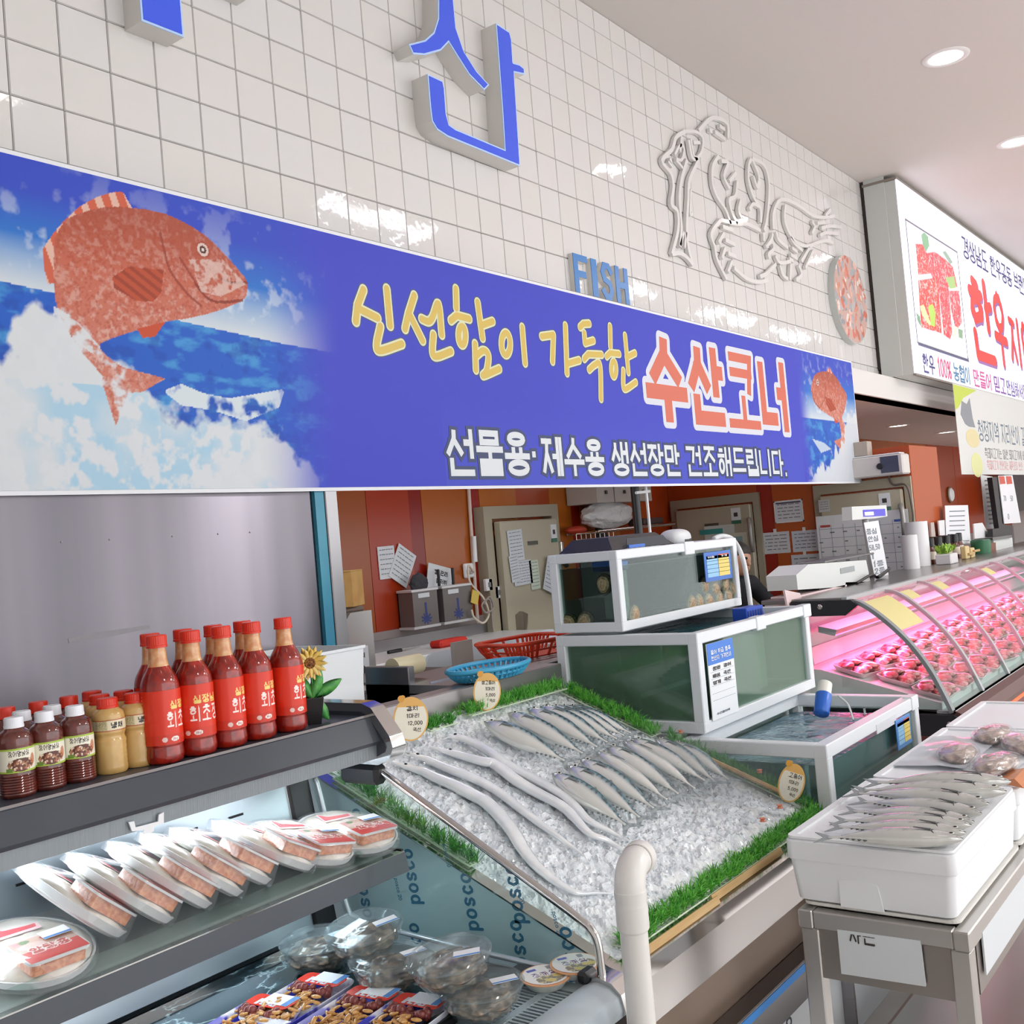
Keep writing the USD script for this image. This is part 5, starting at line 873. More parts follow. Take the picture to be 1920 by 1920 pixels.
# plastic grass strips
M_gr = [mat('grass_green', '3f9a2c', .45, col2='74c848', nscale=60), mat('grass_dark', '2f7f2a', .45, col2='58b03c', nscale=70)]
def grass(path, n, w, h, label, lean=(0, 0, 0), dens=3, seed=0, flowers=()):
    R = np.random.default_rng(seed); p = np.asarray(path, float); d = np.r_[0, np.cumsum(np.linalg.norm(np.diff(p, axis=0), axis=1))]; t = thing('plastic_grass', label, 'plastic grass', p[0]); vs, fs, c = [], [], 0
    ax = (p[-1] - p[0]) / np.linalg.norm(p[-1] - p[0]); side = np.cross((0, 0, 1), ax); side /= np.linalg.norm(side)
    part(t, 'mat', cat_([tube([p[0] + side * o, p[-1] + side * o], .0025, 5) for o in np.linspace(-w * .5, w * .5, 4)] + [tube([p[0] + ax * q_ - side * w * .5, p[0] + ax * q_ + side * w * .5], .002, 4) for q_ in np.arange(0, d[-1], .02)]), mat('mat_green', 'c4d6b8', .5))
    for k in range(n):
        for m_ in range(dens):
            u = (k + R.uniform(-.5, .5)) / n * d[-1]; q_ = np.array([np.interp(u, d, p[:, a_]) for a_ in range(3)]) + side * R.uniform(-.5, .5) * w + R.normal(0, .002, 3)
            for b in range(11):
                a_, el = R.uniform(0, 6.283), R.uniform(.35, 1.35); dr = np.array([math.cos(a_) * math.cos(el), math.sin(a_) * math.cos(el), math.sin(el)]) + np.asarray(lean); L = h * R.uniform(.55, 1.05); ww = np.cross(dr, (0, 0, 1)); ww = ww / (np.linalg.norm(ww) + 1e-9) * .0011 * R.uniform(.8, 1.4)
                q0 = q_ + np.array([0, 0, h * R.uniform(0, .35)]); mid = q0 + dr * L * .55 + (0, 0, .003); tip = q0 + dr * L + (0, 0, -.003)
                th_ = np.cross(ww, dr); th_ = th_ / (np.linalg.norm(th_) + 1e-9) * .0009
                vs.append([q0 - ww, q0 + ww, mid - ww * .8, mid + ww * .8, tip, q0 + th_, mid + th_]); fs.append(np.array([[0, 1, 3], [0, 3, 2], [2, 3, 4], [0, 2, 6], [0, 6, 5], [1, 5, 6], [1, 6, 3], [2, 4, 6], [3, 6, 4]]) + c); c += 7
    part(t, 'blades', trimesh.Trimesh(np.vstack(vs), np.vstack(fs), process=False), M_gr[seed % 2], kind='stuff')
    for (u, v), hh in flowers:
        q_ = ice(u, v, hh); part(t, 'flower', cat_([turned(trimesh.Trimesh(np.array(trimesh.creation.icosphere(1, 1).vertices) * (.010, .004, .003), trimesh.creation.icosphere(1, 1).faces), rz(a_) @ ry(-.5), q_) for a_ in np.arange(0, 6.2, .9)]), mat('flower_coral', 'e58a6a', .45))
E3 = lambda x, y, h=.004: (x, y, float(zt(y)) + h)
grass([E3(1.86, 1.215), E3(2.95, 1.215)], 75, .05, .04, 'long bright strip of plastic grass along the front edge of the ice table', (-.05, -.18, 0), 4, 2, [((1462, 1512), .05), ((1430, 1537), .05)])
grass([E3(2.945, 1.24, .01), E3(2.945, 1.70, .01)], 30, .05, .036, 'misty half of the plastic grass on the right side of the ice', (0, 0, 0), 4, 3, [((1424, 1446), .05)])
grass([E3(2.935, 1.72, .01), E3(2.935, 2.06, .01)], 30, .06, .04, 'lush half of the plastic grass on the right side, under the big tank', (0, 0, 0), 4, 4, [((1276, 1372), .04)])
grass([E3(1.812, 1.56, .01), E3(1.812, 1.98, .01)], 20, .03, .042, 'strip of plastic grass along the left wall, seen through the glass', (0, 0, .1), 4, 5)
grass([(2.03, 2.05, 1.0), (2.10, 2.05, 1.0)], 6, .04, .042, 'small tuft of plastic grass behind the leftmost price tag', (0, 0, 0), 4, 6)
grass([(2.22, 2.05, 1.0), (2.34, 2.05, 1.0)], 9, .04, .042, 'short strip of plastic grass between the two back price tags', (0, 0, 0), 4, 7)
grass([(2.40, 2.05, 1.01), (2.90, 2.05, 1.01)], 34, .05, .045, 'strip of plastic grass along the back ledge, right of the price tags', (0, 0, 0), 4, 8)
for (x0, x1, y, z, w_) in ((1.86, 2.22, 1.17, .634, 'left one of two on the front steel lip'), (2.20, 2.60, 1.176, .640, 'right one of two on the front steel lip')):
    solo('bamboo_strip', slab_x(Polygon([(y, z), (y + .006, z + .016), (y + .010, z + .015), (y + .006, z - .001)]), x0, x1), mat('bamboo', 'c9a978', .5, col2='b8935f', nscale=30, stretch=(.1, 1, 1)), 'pale bamboo strip holding the grass, ' + w_, 'bamboo strip')
solo('bamboo_strip', tube([E3(2.90, 1.62, .03), E3(2.915, 1.28, .03)], .007, 6), MATS['bamboo'], 'pale bamboo strip beside the misty grass at the right side of the ice', 'bamboo strip')
# oval price tags
def tagplate(name, c, rx_, rz_, face, tilt, lines, label, foot):
    U = np.array([math.cos(face), math.sin(face), 0]); V = np.array([0, 0, 1.0]); U, V = U * math.cos(tilt) + V * math.sin(tilt), V * math.cos(tilt) - U * math.sin(tilt); V = V + np.cross(V, U) * -.0
    t = thing(name, label, 'price tag', c); e = affinity.scale(Point(0, 0).buffer(1, quad_segs=12), rx_, rz_)
    part(t, 'plate', plane(e, c, U, V, .002), mat('tag_orange', 'e9b565', .35)); N_ = np.cross(U, V)
    part(t, 'card', plane(e.buffer(-.004).intersection(sbox(-1, -1, 1, rz_ * .55)), c + N_ * .0021, U, V, .0005), mat('tag_cream', 'f1ead8', .4))
    part(t, 'lettering', plane(unary_union([writing(tx, x_, y_, h_, w_, w=.12, cap='round', jit=.04, seed=7) for tx, x_, y_, h_, w_ in lines]), c + N_ * .0027, U, V, .0005), mat('ink_marker', '3a3432', .5))
    part(t, 'fish_badge', plane(unary_union([Point(-rx_ * .55, rz_ * .93).buffer(.009), Point(-rx_ * .45, rz_ * .99).buffer(.006)]), c + N_ * .001, U, V, .003), mat('badge_orange', 'e0a040', .4))
    f_ = np.asarray(foot, float); part(t, 'stem', hullof([f_ + U * s * .012 + N_ * q_ for s in (-1, 1) for q_ in (0, .003)] + [c - V * rz_ * .9 + U * s * .016 + N_ * q_ for s in (-1, 1) for q_ in (-.002, 0)]), pane('tag_clear', 'f2f4f4', .1, 'e8eaea', .35))
    return t
c1 = at(770, 1348, y=1.98); s1_ = .047
tagplate('price_tag', c1, .048, .059, -.66, -.08, [('갈치', .0 - .012, .022, .013, .032), ('1마리', -.012, .003, .012, .036), ('12,000', -.008, -.016, .011, .04), ('국산', .006, -.034, .011, .022)], 'round orange price tag for cutlassfish, leftmost at the back', ice(792, 1402, .0))
c2_ = at(913, 1297, y=2.03)
tagplate('price_tag', c2_, .043, .057, -.66, -.12, [('생고등어', -.018, .022, .012, .042), ('1마리', -.006, .004, .011, .03), ('5,000', -.004, -.014, .010, .03), ('국산', .008, -.03, .009, .018)], 'round orange price tag for mackerel, by the blue basket', ice(925, 1352, .0))
c3_ = at(1484, 1468, y=1.24)
tagplate('price_tag', c3_, .036, .056, -1.2, -.34, [('고등어', -.012, .016, .013, .036), ('1마리', -.008, -.002, .011, .028), ('5,000', -.006, -.02, .010, .028), ('국산', .002, -.036, .009, .016)], 'round orange price tag tilted beside the white foam box', at(1535, 1535, y=1.21))
# PVC mist pipe and its mist
px_, py_ = 1.632, 1.04
t = thing('mist_pipe', 'white PVC standpipe with elbow blowing cold mist over the ice', 'pipe', (px_, py_, 0)); M_pvc = mat('pvc_white', 'dfdcd8', .35)
part(t, 'pipe', lathe([(.0255, 0), (.0255, .80)], 32), M_pvc, True, local=True) if False else part(t, 'pipe', moved(lathe([(.0255, 0), (.0255, .80)], 32), (px_, py_, 0)), M_pvc, 40)
part(t, 'socket', moved(lathe([(.0265, .79), (.0295, .795), (.0295, .835), (.0285, .838), (.0285, .846), (.0295, .849), (.0295, .862), (.026, .866)], 32), (px_, py_, 0)), M_pvc, 40)
dv = np.array([.97, .22, 0]); dv /= np.linalg.norm(dv); rb_ = .04
arc = [np.array([px_, py_, .86]) + dv * rb_ * (1 - math.cos(a)) + np.array([0, 0, rb_ * math.sin(a)]) for a in np.linspace(0, math.pi / 2, 12)]
part(t, 'elbow', tube(arc + [arc[-1] + dv * .012], .0285, 28), M_pvc, 40)
ring = [arc[-1] + dv * s for s in (.012, .013, .036, .038)]; part(t, 'outlet', tube(ring, [.029, .031, .031, .027], 28, cap=False), M_pvc, 40); part(t, 'outlet_bore', tube([ring[-1], arc[-1] + dv * .01], [.0265, .026], 24), mat('bore_grey', '8c8a88', .6))

# ================================================================== live fish tanks
M_frame = mat('tank_white', 'e2e6ea', .3); M_tglass = pane('tank_glass', 'e9f2ef', .02); M_murk = pane('murky_water', 'c9d9cd', .04, 'a3b3a0', .5, 1.33); M_murk2 = pane('clear_water', 'cfe6e8', .04, 'a9c4c8', .42, 1.33)
M_wsurf = mat('water_surface', '1f5660', .06, bump=.8, bscale=9, bdist=.03, stretch=(1, 2.5, 1)); M_wsurf2 = mat('water_surface_pale', '8fa9b4', .06, bump=1, bscale=11, bdist=.04, col2='5f7f94', nscale=10)
def tank(label, x0, x1, y0, y1, z0, z1, b, water, wz, surf, top_open=True):
    t = thing('fish_tank', label, 'fish tank', (x0, y0, z0)); B = lambda *a: box(*a, .003)
    for xx in (x0, x1 - b):
        for yy in (y0, y1 - b): part(t, 'corner_post', B(xx, xx + b, yy, yy + b, z0 + b * .9, z1 - b * .9), M_frame)
    for zz in (z0, z1 - b):
        for yy in (y0, y1 - b): part(t, 'rail', B(x0, x1, yy, yy + b, zz, zz + b), M_frame)
        for xx in (x0, x1 - b): part(t, 'rail', B(xx, xx + b, y0 + b * .9, y1 - b * .9, zz, zz + b), M_frame)
    g = b * .35; q = .004
    for (a, c, d, e) in ((x0 + g, x0 + g + q, y0 + g, y1 - g), (x1 - g - q, x1 - g, y0 + g, y1 - g), (x0 + g, x1 - g, y0 + g, y0 + g + q), (x0 + g, x1 - g, y1 - g - q, y1 - g)): part(t, 'pane', box(a, c, d, e, z0 + g, z1 - g), M_tglass)
    part(t, 'base', box(x0 + g, x1 - g, y0 + g, y1 - g, z0 + .002, z0 + b * .6), mat('tank_base', '9db0a8', .4))
    part(t, 'water', box(x0 + g + q * 2, x1 - g - q * 2, y0 + g + q * 2, y1 - g - q * 2, z0 + b * .65, wz), water); part(t, 'water_surface', box(x0 + g + q * 2, x1 - g - q * 2, y0 + g + q * 2, y1 - g - q * 2, wz, wz + .002), surf)
    return t
T1 = tank('top white-framed live tank with shellfish clinging inside', 3.02, 3.945, 1.86, 2.14, 1.182, 1.455, .033, pane('top_tank_water', 'b4c0bc', .04, '35403c', .06, 1.33), 1.40, mat('dark_water', '22343a', .08))
T2 = tank('middle white-framed tank of murky green water, biggest of the three', 3.02, 3.955, 1.59, 2.14, .852, 1.172, .037, M_murk, 1.135, M_wsurf)
T3 = tank('lowest white-framed tank with splashing pale water in front', 2.985, 3.88, 1.185, 1.66, .30, .842, .042, M_murk2, .775, M_wsurf2)
part(T1, 'back_board', box(3.10, 3.86, 2.06, 2.064, 1.21, 1.42), mat('board_black', '15191a', .35)); part(T1, 'back_board', slab_x(Polygon([(1.90, 1.40), (2.06, 1.40), (2.06, 1.215), (1.97, 1.215)]), 3.60, 3.605), MATS['board_black'])
part(T1, 'filter_box', box(3.065, 3.12, 1.885, 1.955, 1.22, 1.385, .004), mat('filter_white', 'd5d9d4', .4)); part(T1, 'filter_cap', box(3.062, 3.125, 1.88, 1.99, 1.385, 1.418, .004), mat('filter_blue', '2466c8', .35))
part(T2, 'overflow_pipe', moved(lathe([(.03, .87), (.03, 1.12)], 20), (3.24, 1.98, 0)), mat('pipe_murk', '8d9c88', .5), True); part(T2, 'filter_box', box(3.60, 3.68, 1.66, 1.75, .9, 1.10, .004), MATS['filter_white']); part(T2, 'filter_cap', box(3.605, 3.675, 1.665, 1.745, 1.10, 1.13, .004), MATS['filter_blue'])
part(T2, 'filter_cap', box(3.68, 3.83, 1.72, 1.78, 1.13, 1.19, .003), mat('crate_blue', '2350c0', .4))
for k in range(6): part(T2, 'crate_slot', box(3.688 + k * .023, 3.70 + k * .023, 1.7185, 1.7205, 1.145, 1.178), mat('slot_dark_blue', '142f80', .5))
for (tt_, x, y, z) in ((T1, 3.50, 1.86, 1.455), (T2, 3.47, 1.59, 1.172), (T2, 3.90, 1.59, 1.172), (T3, 3.80, 1.185, .842)): part(tt_, 'clip', box(x, x + .075, y - .004, y + .03, z - .045, z + .004, .003), M_frame)
part(T3, 'label_plate', box(3.42, 3.62, 1.1835, 1.186, .79, .82), mat('plate_white', 'd6d9de', .35))
# shellfish
cl = thing('clam', 'x', 'clam'); th = np.linspace(0, 2 * math.pi, 24, endpoint=False); sh = lambda s, z: np.c_[s * .03 * np.cos(th) * (1 + .12 * np.sin(th)), s * .036 * np.sin(th), np.full(24, z)]
part(cl, 'shell', loft([sh(1, 0), sh(1.02, .004), sh(.93, .009), sh(.7, .015), sh(.4, .018), sh(.05, .019)]), mat('shell_tan', 'b99f7c', .4, col2='8f7252', nscale=110), True, local=True); part(cl, 'shell_rim', loft([sh(1.05, -.002), sh(1.07, .001), sh(1.04, .004), sh(1.0, .004), sh(1.0, -.002)]), mat('shell_edge', '3a3a36', .5), True, local=True); st = []
clams = [((1318, 1098), 'y'), ((1338, 1104), 'y'), ((1356, 1096), 'y'), ((1371, 1104), 'y'), ((1293, 1131), 'y'), ((1308, 1130), 'y'), ((1326, 1126), 'y'), ((1345, 1122), 'y'), ((1362, 1118), 'y'), ((1186, 1152), 'y'), ((1068, 1166), 'x'), ((1098, 1164), 'x'), ((1134, 1096), 'x')]
for k, ((u, v), ax) in enumerate(clams):
    if ax == 'y': loc = at(u, v, y=1.888); R_ = rx(math.pi / 2) @ rz(k * 1.3)
    else: loc = at(u, v, x=3.052); R_ = ry(-math.pi / 2) @ rz(k * .9)
    lb = 'tan clam clinging inside the top tank glass, ' + ['upper left of the right-hand cluster', 'second of the upper cluster', 'top of the upper cluster', 'at the right edge of the cluster', 'lowest left of the bottom row', 'second of the bottom row', 'middle of the bottom row', 'fourth of the bottom row', 'right end of the bottom row', 'alone at the near front corner', 'lower left on the side pane', 'lower middle on the side pane', 'high beside the blue filter cap'][k]
    if not st: st.append(1); m = np.eye(4); m[:3, :3] = R_.T; m[3, :3] = loc; pr = stage.GetPrimAtPath(cl); pr.GetAttribute('xformOp:transform').Set(Gf.Matrix4d(m.tolist())); tag(pr, lb)
    else: dup(cl, loc, R_, label=lb)
# cards on the tanks
def wcard(name, label, x0, x1, y, z0, z1, base, bands, lines=(), cat='sign', bc=None):
    t = thing(name, label, cat, (x0, y, z0)); part(t, 'card', box(x0, x1, y - .003, y, z0, z1), mat('card_' + base, base, .35))
    for k, (a, b, c, d, col) in enumerate(bands): part(t, 'band', wall(sbox(x0 + a * (x1 - x0), z0 + b * (z1 - z0), x0 + c * (x1 - x0), z0 + d * (z1 - z0)), y - .0033, .0005), mat('band_' + col, col, .35))
    for tx, a, b, h_, w_, col in lines: part(t, 'lettering', wall(writing(tx, x0 + a * (x1 - x0), z0 + b * (z1 - z0), h_ * (z1 - z0), w_ * (x1 - x0), w=.14), y - .0042, .0006), mat('ink_' + col, col, .4))
    return t
tab = [(.08, .14, .49, .86, '8fc4ea'), (.51, .14, .92, .86, 'e6cf6a'), (.08, .76, .49, .9, '2a58b8'), (.51, .76, .92, .9, 'c04a3a')]
rows = [(.08, q_, .92, q_ + .012, '5f86a8') for q_ in (.28, .42, .56, .68)]
wcard('price_card', 'blue and yellow price card on the top tank', 3.64, 3.87, 1.858, 1.298, 1.41, '2f6cc4', tab + rows, [('어종', .12, .79, .07, .25, 'e6e8ee'), ('가격', .6, .79, .07, .25, 'e6e8ee')])
wcard('price_card', 'tall blue-headed white price card on the middle tank', 3.07, 3.26, 1.588, .884, 1.13, 'eceff2', [(0, .72, 1, 1, '2f78d8')] + [(.06, q_, .94, q_ + .004, '9aa4ae') for q_ in (.62, .53, .44, .34, .25)], [('활어 취급 품목', .12, .85, .06, .76, 'e6e8ee'), ('원산지 가격안내', .12, .77, .06, .76, 'e6e8ee'), ('품명  광어', .15, .64, .05, .7, '3a3432'), ('해삼  국산', .12, .545, .05, .7, '3a3432'), ('멍게  국산', .12, .455, .05, .7, '3a3432'), ('수산물이력', .15, .06, .03, .5, '6c7680')])
wcard('price_card', 'blue and yellow price card on the lowest tank', 3.60, 3.755, 1.1825, .70, .80, '4f8fd0', tab + rows)
# fittings on the tanks
M_hose = mat('hose_white', 'e3e5e8', .3)
solo('air_hose', tube(spline([at(1338, 1010, y=1.95), at(1355, 1005, y=1.93), at(1375, 1013, y=1.9), at(1392, 1045, y=1.84), at(1402, 1095, y=1.82), at(1408, 1140, y=1.80)], 8), .010, 10), M_hose, 'white air hose curling over the right end of the top tank', 'hose', smooth=True)
t = thing('pump_head', 'white rounded pump head standing on the top tank rim', 'pump', (3.60, 1.98, 1.452))
v = trimesh.creation.icosphere(3, 1.0); vv = np.array(v.vertices); vv[:, 2] = np.maximum(vv[:, 2], -.35); part(t, 'housing', trimesh.Trimesh(np.sign(vv) * np.abs(vv) ** .75 * (.075, .05, .04) + (3.66, 1.98, 1.47), v.faces), mat('pump_white', 'dcdfe2', .35), True); part(t, 'spout', box(3.64, 3.70, 1.93, 1.96, 1.452, 1.47, .003), M_black)
t = thing('black_cover', 'black plastic cover lying propped on the top tank', 'cover', (3.05, 1.9, 1.456))
part(t, 'lid', hullof([(3.06, 1.90, 1.456), (3.50, 1.90, 1.456), (3.50, 2.12, 1.456), (3.06, 2.12, 1.456), (3.12, 1.95, 1.50), (3.45, 1.95, 1.505), (3.45, 2.10, 1.505), (3.12, 2.10, 1.50)]), mat('lid_black', '23262b', .3)); part(t, 'window', plane(Polygon([(3.15, 1.457), (3.46, 1.457), (3.43, 1.492), (3.17, 1.49)]), (0, 1.896 - .35 * 1.457, 0), (1, 0, 0), (0, .35, 1), .002), mat('lid_gloss', '3a4048', .1)); part(t, 'blue_label', box(3.16, 3.27, 1.892, 1.896, 1.457, 1.468), MATS['filter_blue'])
t = thing('pole', 'black upright cable pole behind the top tank, tied to a white cable', 'pole', (4.62, 2.7, .5)); part(t, 'tube', tube([(4.62, 2.70, .5), (4.61, 2.70, 2.41)], .022, 14), M_black, True); part(t, 'cable', tube(spline([(4.69, 2.68, .6), (4.675, 2.67, 1.6), (4.66, 2.67, 2.0), (4.65, 2.68, 2.41)], 6), .008, 8), M_hose, True); part(t, 'cable_tie', tube([(4.58, 2.675, 1.71), (4.69, 2.66, 1.715)], .008, 6), M_hose)
t = thing('water_spout', 'white and blue water spout pouring into the lowest tank', 'spout', at(1546, 1280, y=1.36)); p0, p1 = at(1547, 1282, y=1.36), at(1540, 1338, y=1.35); part(t, 'pipe', tube([p0, p0 * .62 + p1 * .38, p0 * .6 + p1 * .4], .024, 18), mat('spout_white', 'e6e6dc', .35), True); part(t, 'collar', tube([p0 * .62 + p1 * .38, p1], [.027, .025], 18), MATS['filter_blue'], True)
for k, (a, b) in enumerate((((1572, 1305), (1600, 1350)), ((1605, 1305), (1622, 1340)))): part(t, 'water_jet', tube(spline([at(*a, y=1.45), at((a[0] + b[0]) / 2 + 4, (a[1] + b[1]) / 2 - 6, y=1.40), at(*b, y=1.35)], 6), .004, 6), M_hose, True)
solo('tank_stand', cat_([box(3.0, 3.96, 1.68, 2.14, 0, .85)]), mat('stand_grey', 'a9adb0', .5), 'grey stand carrying the middle tank behind the lowest one', 'stand')
solo('tank_stand', cat_([box(2.99, 3.88, 1.19, 1.655, 0, .30)]), MATS['stand_grey'], 'low grey stand under the lowest tank', 'stand')

# ================================================================== foam boxes on the steel trolley table
t = thing('trolley_table', 'brushed steel trolley table carrying the foam boxes', 'table', (2.37, .66, 0)); M_tb = mat('trolley_steel', 'c2bfbc', .33, .9, bump=.03, bscale=200, stretch=(.02, 1, 1))
part(t, 'top_rail', box(2.37, 4.3, .665, .70, .545, .588, .003), M_tb); part(t, 'top_rail', box(2.372, 2.405, .70, 1.015, .546, .587, .003), M_tb); part(t, 'top_rail', box(2.37, 4.3, 1.015, 1.05, .545, .588, .003), M_tb); part(t, 'top_rail', box(4.265, 4.298, .70, 1.015, .546, .587, .003), M_tb); part(t, 'tray', box(2.40, 4.27, .70, 1.02, .56, .566), M_tb)
for x in (2.375, 4.25):
    for y in (.668, 1.005): part(t, 'leg', box(x, x + .042, y, y + .042, 0, .545, .003), M_tb)
part(t, 'apron', box(2.383, 2.40, .71, 1.005, .43, .55), mat('apron_grey', '9a938e', .35, .8)); part(t, 'apron', box(2.44, 4.25, .672, .684, .43, .55), MATS['apron_grey']); part(t, 'lower_shelf', box(2.40, 4.27, .70, 1.02, .12, .135), M_tb)
t = thing('paper_sign', 'white board on the short end of the trolley, its top line cut off', 'sign', (2.375, .77, .45)); part(t, 'board', plane(Polygon([(-.957, .553), (-.77, .556), (-.768, .457), (-.957, .452)]), (2.376, 0, 0), (0, -1, 0), (0, 0, 1), .006), mat('board_white', 'd3d8dc', .4))
part(t, 'lettering', plane(writing('사은', -.93, .528, .04, .06, w=.12, cap='round').intersection(sbox(-1, .5, 0, .5475)), (2.3695, 0, 0), (0, -1, 0), (0, 0, 1), .0006), mat('ink_marker', ''))
solo('paper_sign', box(2.47, 2.98, .664, .668, .462, .556), MATS['board_white'], 'white board along the long side of the trolley', 'sign')
M_foam = mat('styrofoam', 'e9ebee', .55, bump=.06, bscale=150, bdist=.001)
def foam(x0, x1, label, extra=()):
    t = thing('foam_box', label, 'foam box', (x0, .68, .60)); y0, y1 = .683, 1.072; rc = lambda m, r, z: np.c_[np.array(rrect(x0 + m, x1 - m, y0 + m, y1 - m, r, 4).exterior.coords)[:-1], np.full(len(rrect(x0 + m, x1 - m, y0 + m, y1 - m, r, 4).exterior.coords) - 1, z)]
    part(t, 'tub', loft([rc(.022, .02, .601), rc(.014, .02, .606), rc(.005, .02, .700)]), M_foam, 40); part(t, 'lid', loft([rc(.002, .02, .7005), rc(0, .02, .704), rc(0, .02, .744), rc(.006, .02, .75)]), M_foam, 40)
    rim = rrect(x0 + .004, x1 - .004, y0 + .004, y1 - .004, .018); part(t, 'lid_rim', plane(rim.difference(rim.buffer(-.02)), (0, 0, .7495), (1, 0, 0), (0, 1, 0), .006), M_foam); part(t, 'handle_recess', plane(Polygon([(-.95, .601), (-.95, .66), (-.90, .668), (-.86, .66), (-.85, .601)]), (x0 + .012, 0, 0), (0, -1, 0), (0, 0, 1), .004), M_foam) 
    return t
foam(2.38, 2.99, 'white foam box at the trolley end, silver fish lying on its lid'); foam(3.0, 3.75, 'white foam box farther along the trolley, bagged squid on its lid'); foam(3.76, 4.28, 'white foam box at the far end of the trolley, near the meat case')
for x0, x1, w_ in ((2.395, 3.0, 'under the first foam box'), (3.01, 3.76, 'under the second foam box')): solo('foam_sheet', loft([np.c_[np.array(rrect(x0 + m, x1 - m, .69 + m, 1.045 - m, .02, 4).exterior.coords)[:-1], np.full(len(rrect(0, 1, 0, 1, .02, 4).exterior.coords) - 1, z)] for m, z in ((.01, .5885), (0, .594), (0, .6005))]), mat('foam_sheet', 'dedcd6', .55), 'flat white foam sheet ' + w_, 'foam sheet')
def paint_silver(s, c, seed):
    n = meshkit.fbm(np.c_[s * 40, c * 5, np.full(len(s), seed)], 3, seed); col = np.tile(lin('d4d5d1'), (len(s), 1)); k = np.clip((c + .2) / .5, 0, 1)[:, None]; col = col * (1 - k) + k * lin('9da3a3'); k = np.clip((c - .4) / .3, 0, 1)[:, None]; col = col * (1 - k) + k * lin('3f474b')
    k = (np.clip((n - .64) * 12, 0, 1) * (np.abs(c - .2) < .35) * (s > .2))[:, None] * .5; col = col * (1 - k) + k * lin('6a6e6e'); k = (np.clip((np.abs(c - .28) < .035) * (s > .22) * 1.0, 0, 1))[:, None] * .35; col = col * (1 - k) + k * lin('8a9090')
    k = (np.clip((.17 - s) / .05, 0, 1) * .5)[:, None]; col = col * (1 - k) + k * lin('b5b5b2'); k = (np.clip((.12 - s) / .04, 0, 1) * (c > .3))[:, None] * .75; col = col * (1 - k) + k * lin('5d6264'); return col
M_sil = printed('silver_skin', .2, metallic=.45, coat_weight=.4, bump=.05, bscale=60); UPV = np.array([0, 0, 1.0])
sm = make_fish('spanish_mackerel', 'x', .36, .072, .046, .008, paint_silver, 6, M_sil, mat('fin_dark', '3a3f42', .4), mat('tail_dark', '8f9596', .4), .0085, True); st = []
sil = [((1896, 1468), (1622, 1470), .018, 'arched over the others at the top of the pile'), ((1888, 1488), (1598, 1484), .008, 'second from the top of the pile'), ((1856, 1510), (1590, 1488), .006, 'third from the top, tail at the back edge'), ((1842, 1527), (1602, 1502), .002, 'fourth from the top'), ((1828, 1542), (1582, 1520), .002, 'in the middle of the pile'), ((1822, 1548), (1562, 1538), .0, 'third from the front'), ((1812, 1562), (1553, 1550), .0, 'second from the front, behind the front one'), ((1806, 1574), (1530, 1570), .0, 'in front, nearest the lid edge')]
for (h_, t_, dz, nm) in sil: lay(sm, st, at(*h_, z=.776 + dz), at(*t_, z=.774 + dz), -.018, -.12, 'silver fish on the foam lid, ' + nm, None, .36, UPV)
# bagged squid
sq = thing('squid_bag', 'x', 'squid bag'); v = trimesh.creation.icosphere(3, 1.0); vv = np.array(v.vertices); r_ = .8 + .5 * meshkit.fbm(vv * 2.5 + 3, 4, 8); vv = vv * r_[:, None] * (.10, .05, .022); vv[:, 2] = np.maximum(vv[:, 2], -.014)
part(sq, 'squid', trimesh.Trimesh(vv + (0, 0, .016), v.faces), mat('squid_brown', '7f6a60', .2, col2='c2a99a', nscale=38, lo=.38, hi=.62, coat_weight=.8, bump=.5, bscale=70), True, local=True); part(sq, 'bag', turned(hullof(np.vstack([vv * 1.12 + (0, 0, .017), [(.14, .04, .004), (-.14, -.03, .004), (.13, -.05, .004)]])).subdivide(), np.eye(3)), M_film, 30, local=True); st = []
for (u, v_), a, w_ in (((1796, 1420), .15, 'nearest the silver fish'), ((1862, 1384), .0, 'farthest back'), ((1868, 1440), -.1, 'middle right, beside the orange bag'), ((1915, 1402), .3, 'cut by the right picture edge')):
    loc = at(u, v_, z=.76); loc[2] = .7555
    if not st: st.append(1); m = np.eye(4); m[:3, :3] = rz(a).T; m[3, :3] = loc; pr = stage.GetPrimAtPath(sq); pr.GetAttribute('xformOp:transform').Set(Gf.Matrix4d(m.tolist())); tag(pr, 'clear bag of brown squid on the foam lid, ' + w_)
    else: dup(sq, loc, rz(a), label='clear bag of brown squid on the foam lid, ' + w_)
o_ = at(1912, 1458, z=.76); solo('orange_bag', hullof([(o_[0] + a, o_[1] + b, .7565 + c) for a, b, c in ((-.10, -.03, 0), (.08, -.05, 0), (.1, .04, 0), (-.05, .05, 0), (-.06, 0, .014), (.06, 0, .016))]), mat('bag_orange', 'd98a58', .3), 'orange plastic packet at the right picture edge on the foam lid', 'bag')
sh_ = at(1690, 1420, z=.76); gx, gy = np.meshgrid(np.linspace(-.22, .20, 22), np.linspace(-.10, .10, 12)); gz = .757 + .02 * meshkit.fbm(np.c_[gx.ravel() * 14, gy.ravel() * 14, gx.ravel() * 0], 3, 9).reshape(gx.shape) * np.clip(1.2 - np.abs(gy) * 9, .1, 1)
j, i = np.meshgrid(np.arange(21), np.arange(11)); a = (i * 22 + j).ravel(); f = np.vstack([np.stack([a, a + 1, a + 23], 1), np.stack([a, a + 23, a + 22], 1)]); P_ = np.c_[gx.ravel() + sh_[0] + .12, gy.ravel() + .95, gz.ravel()]
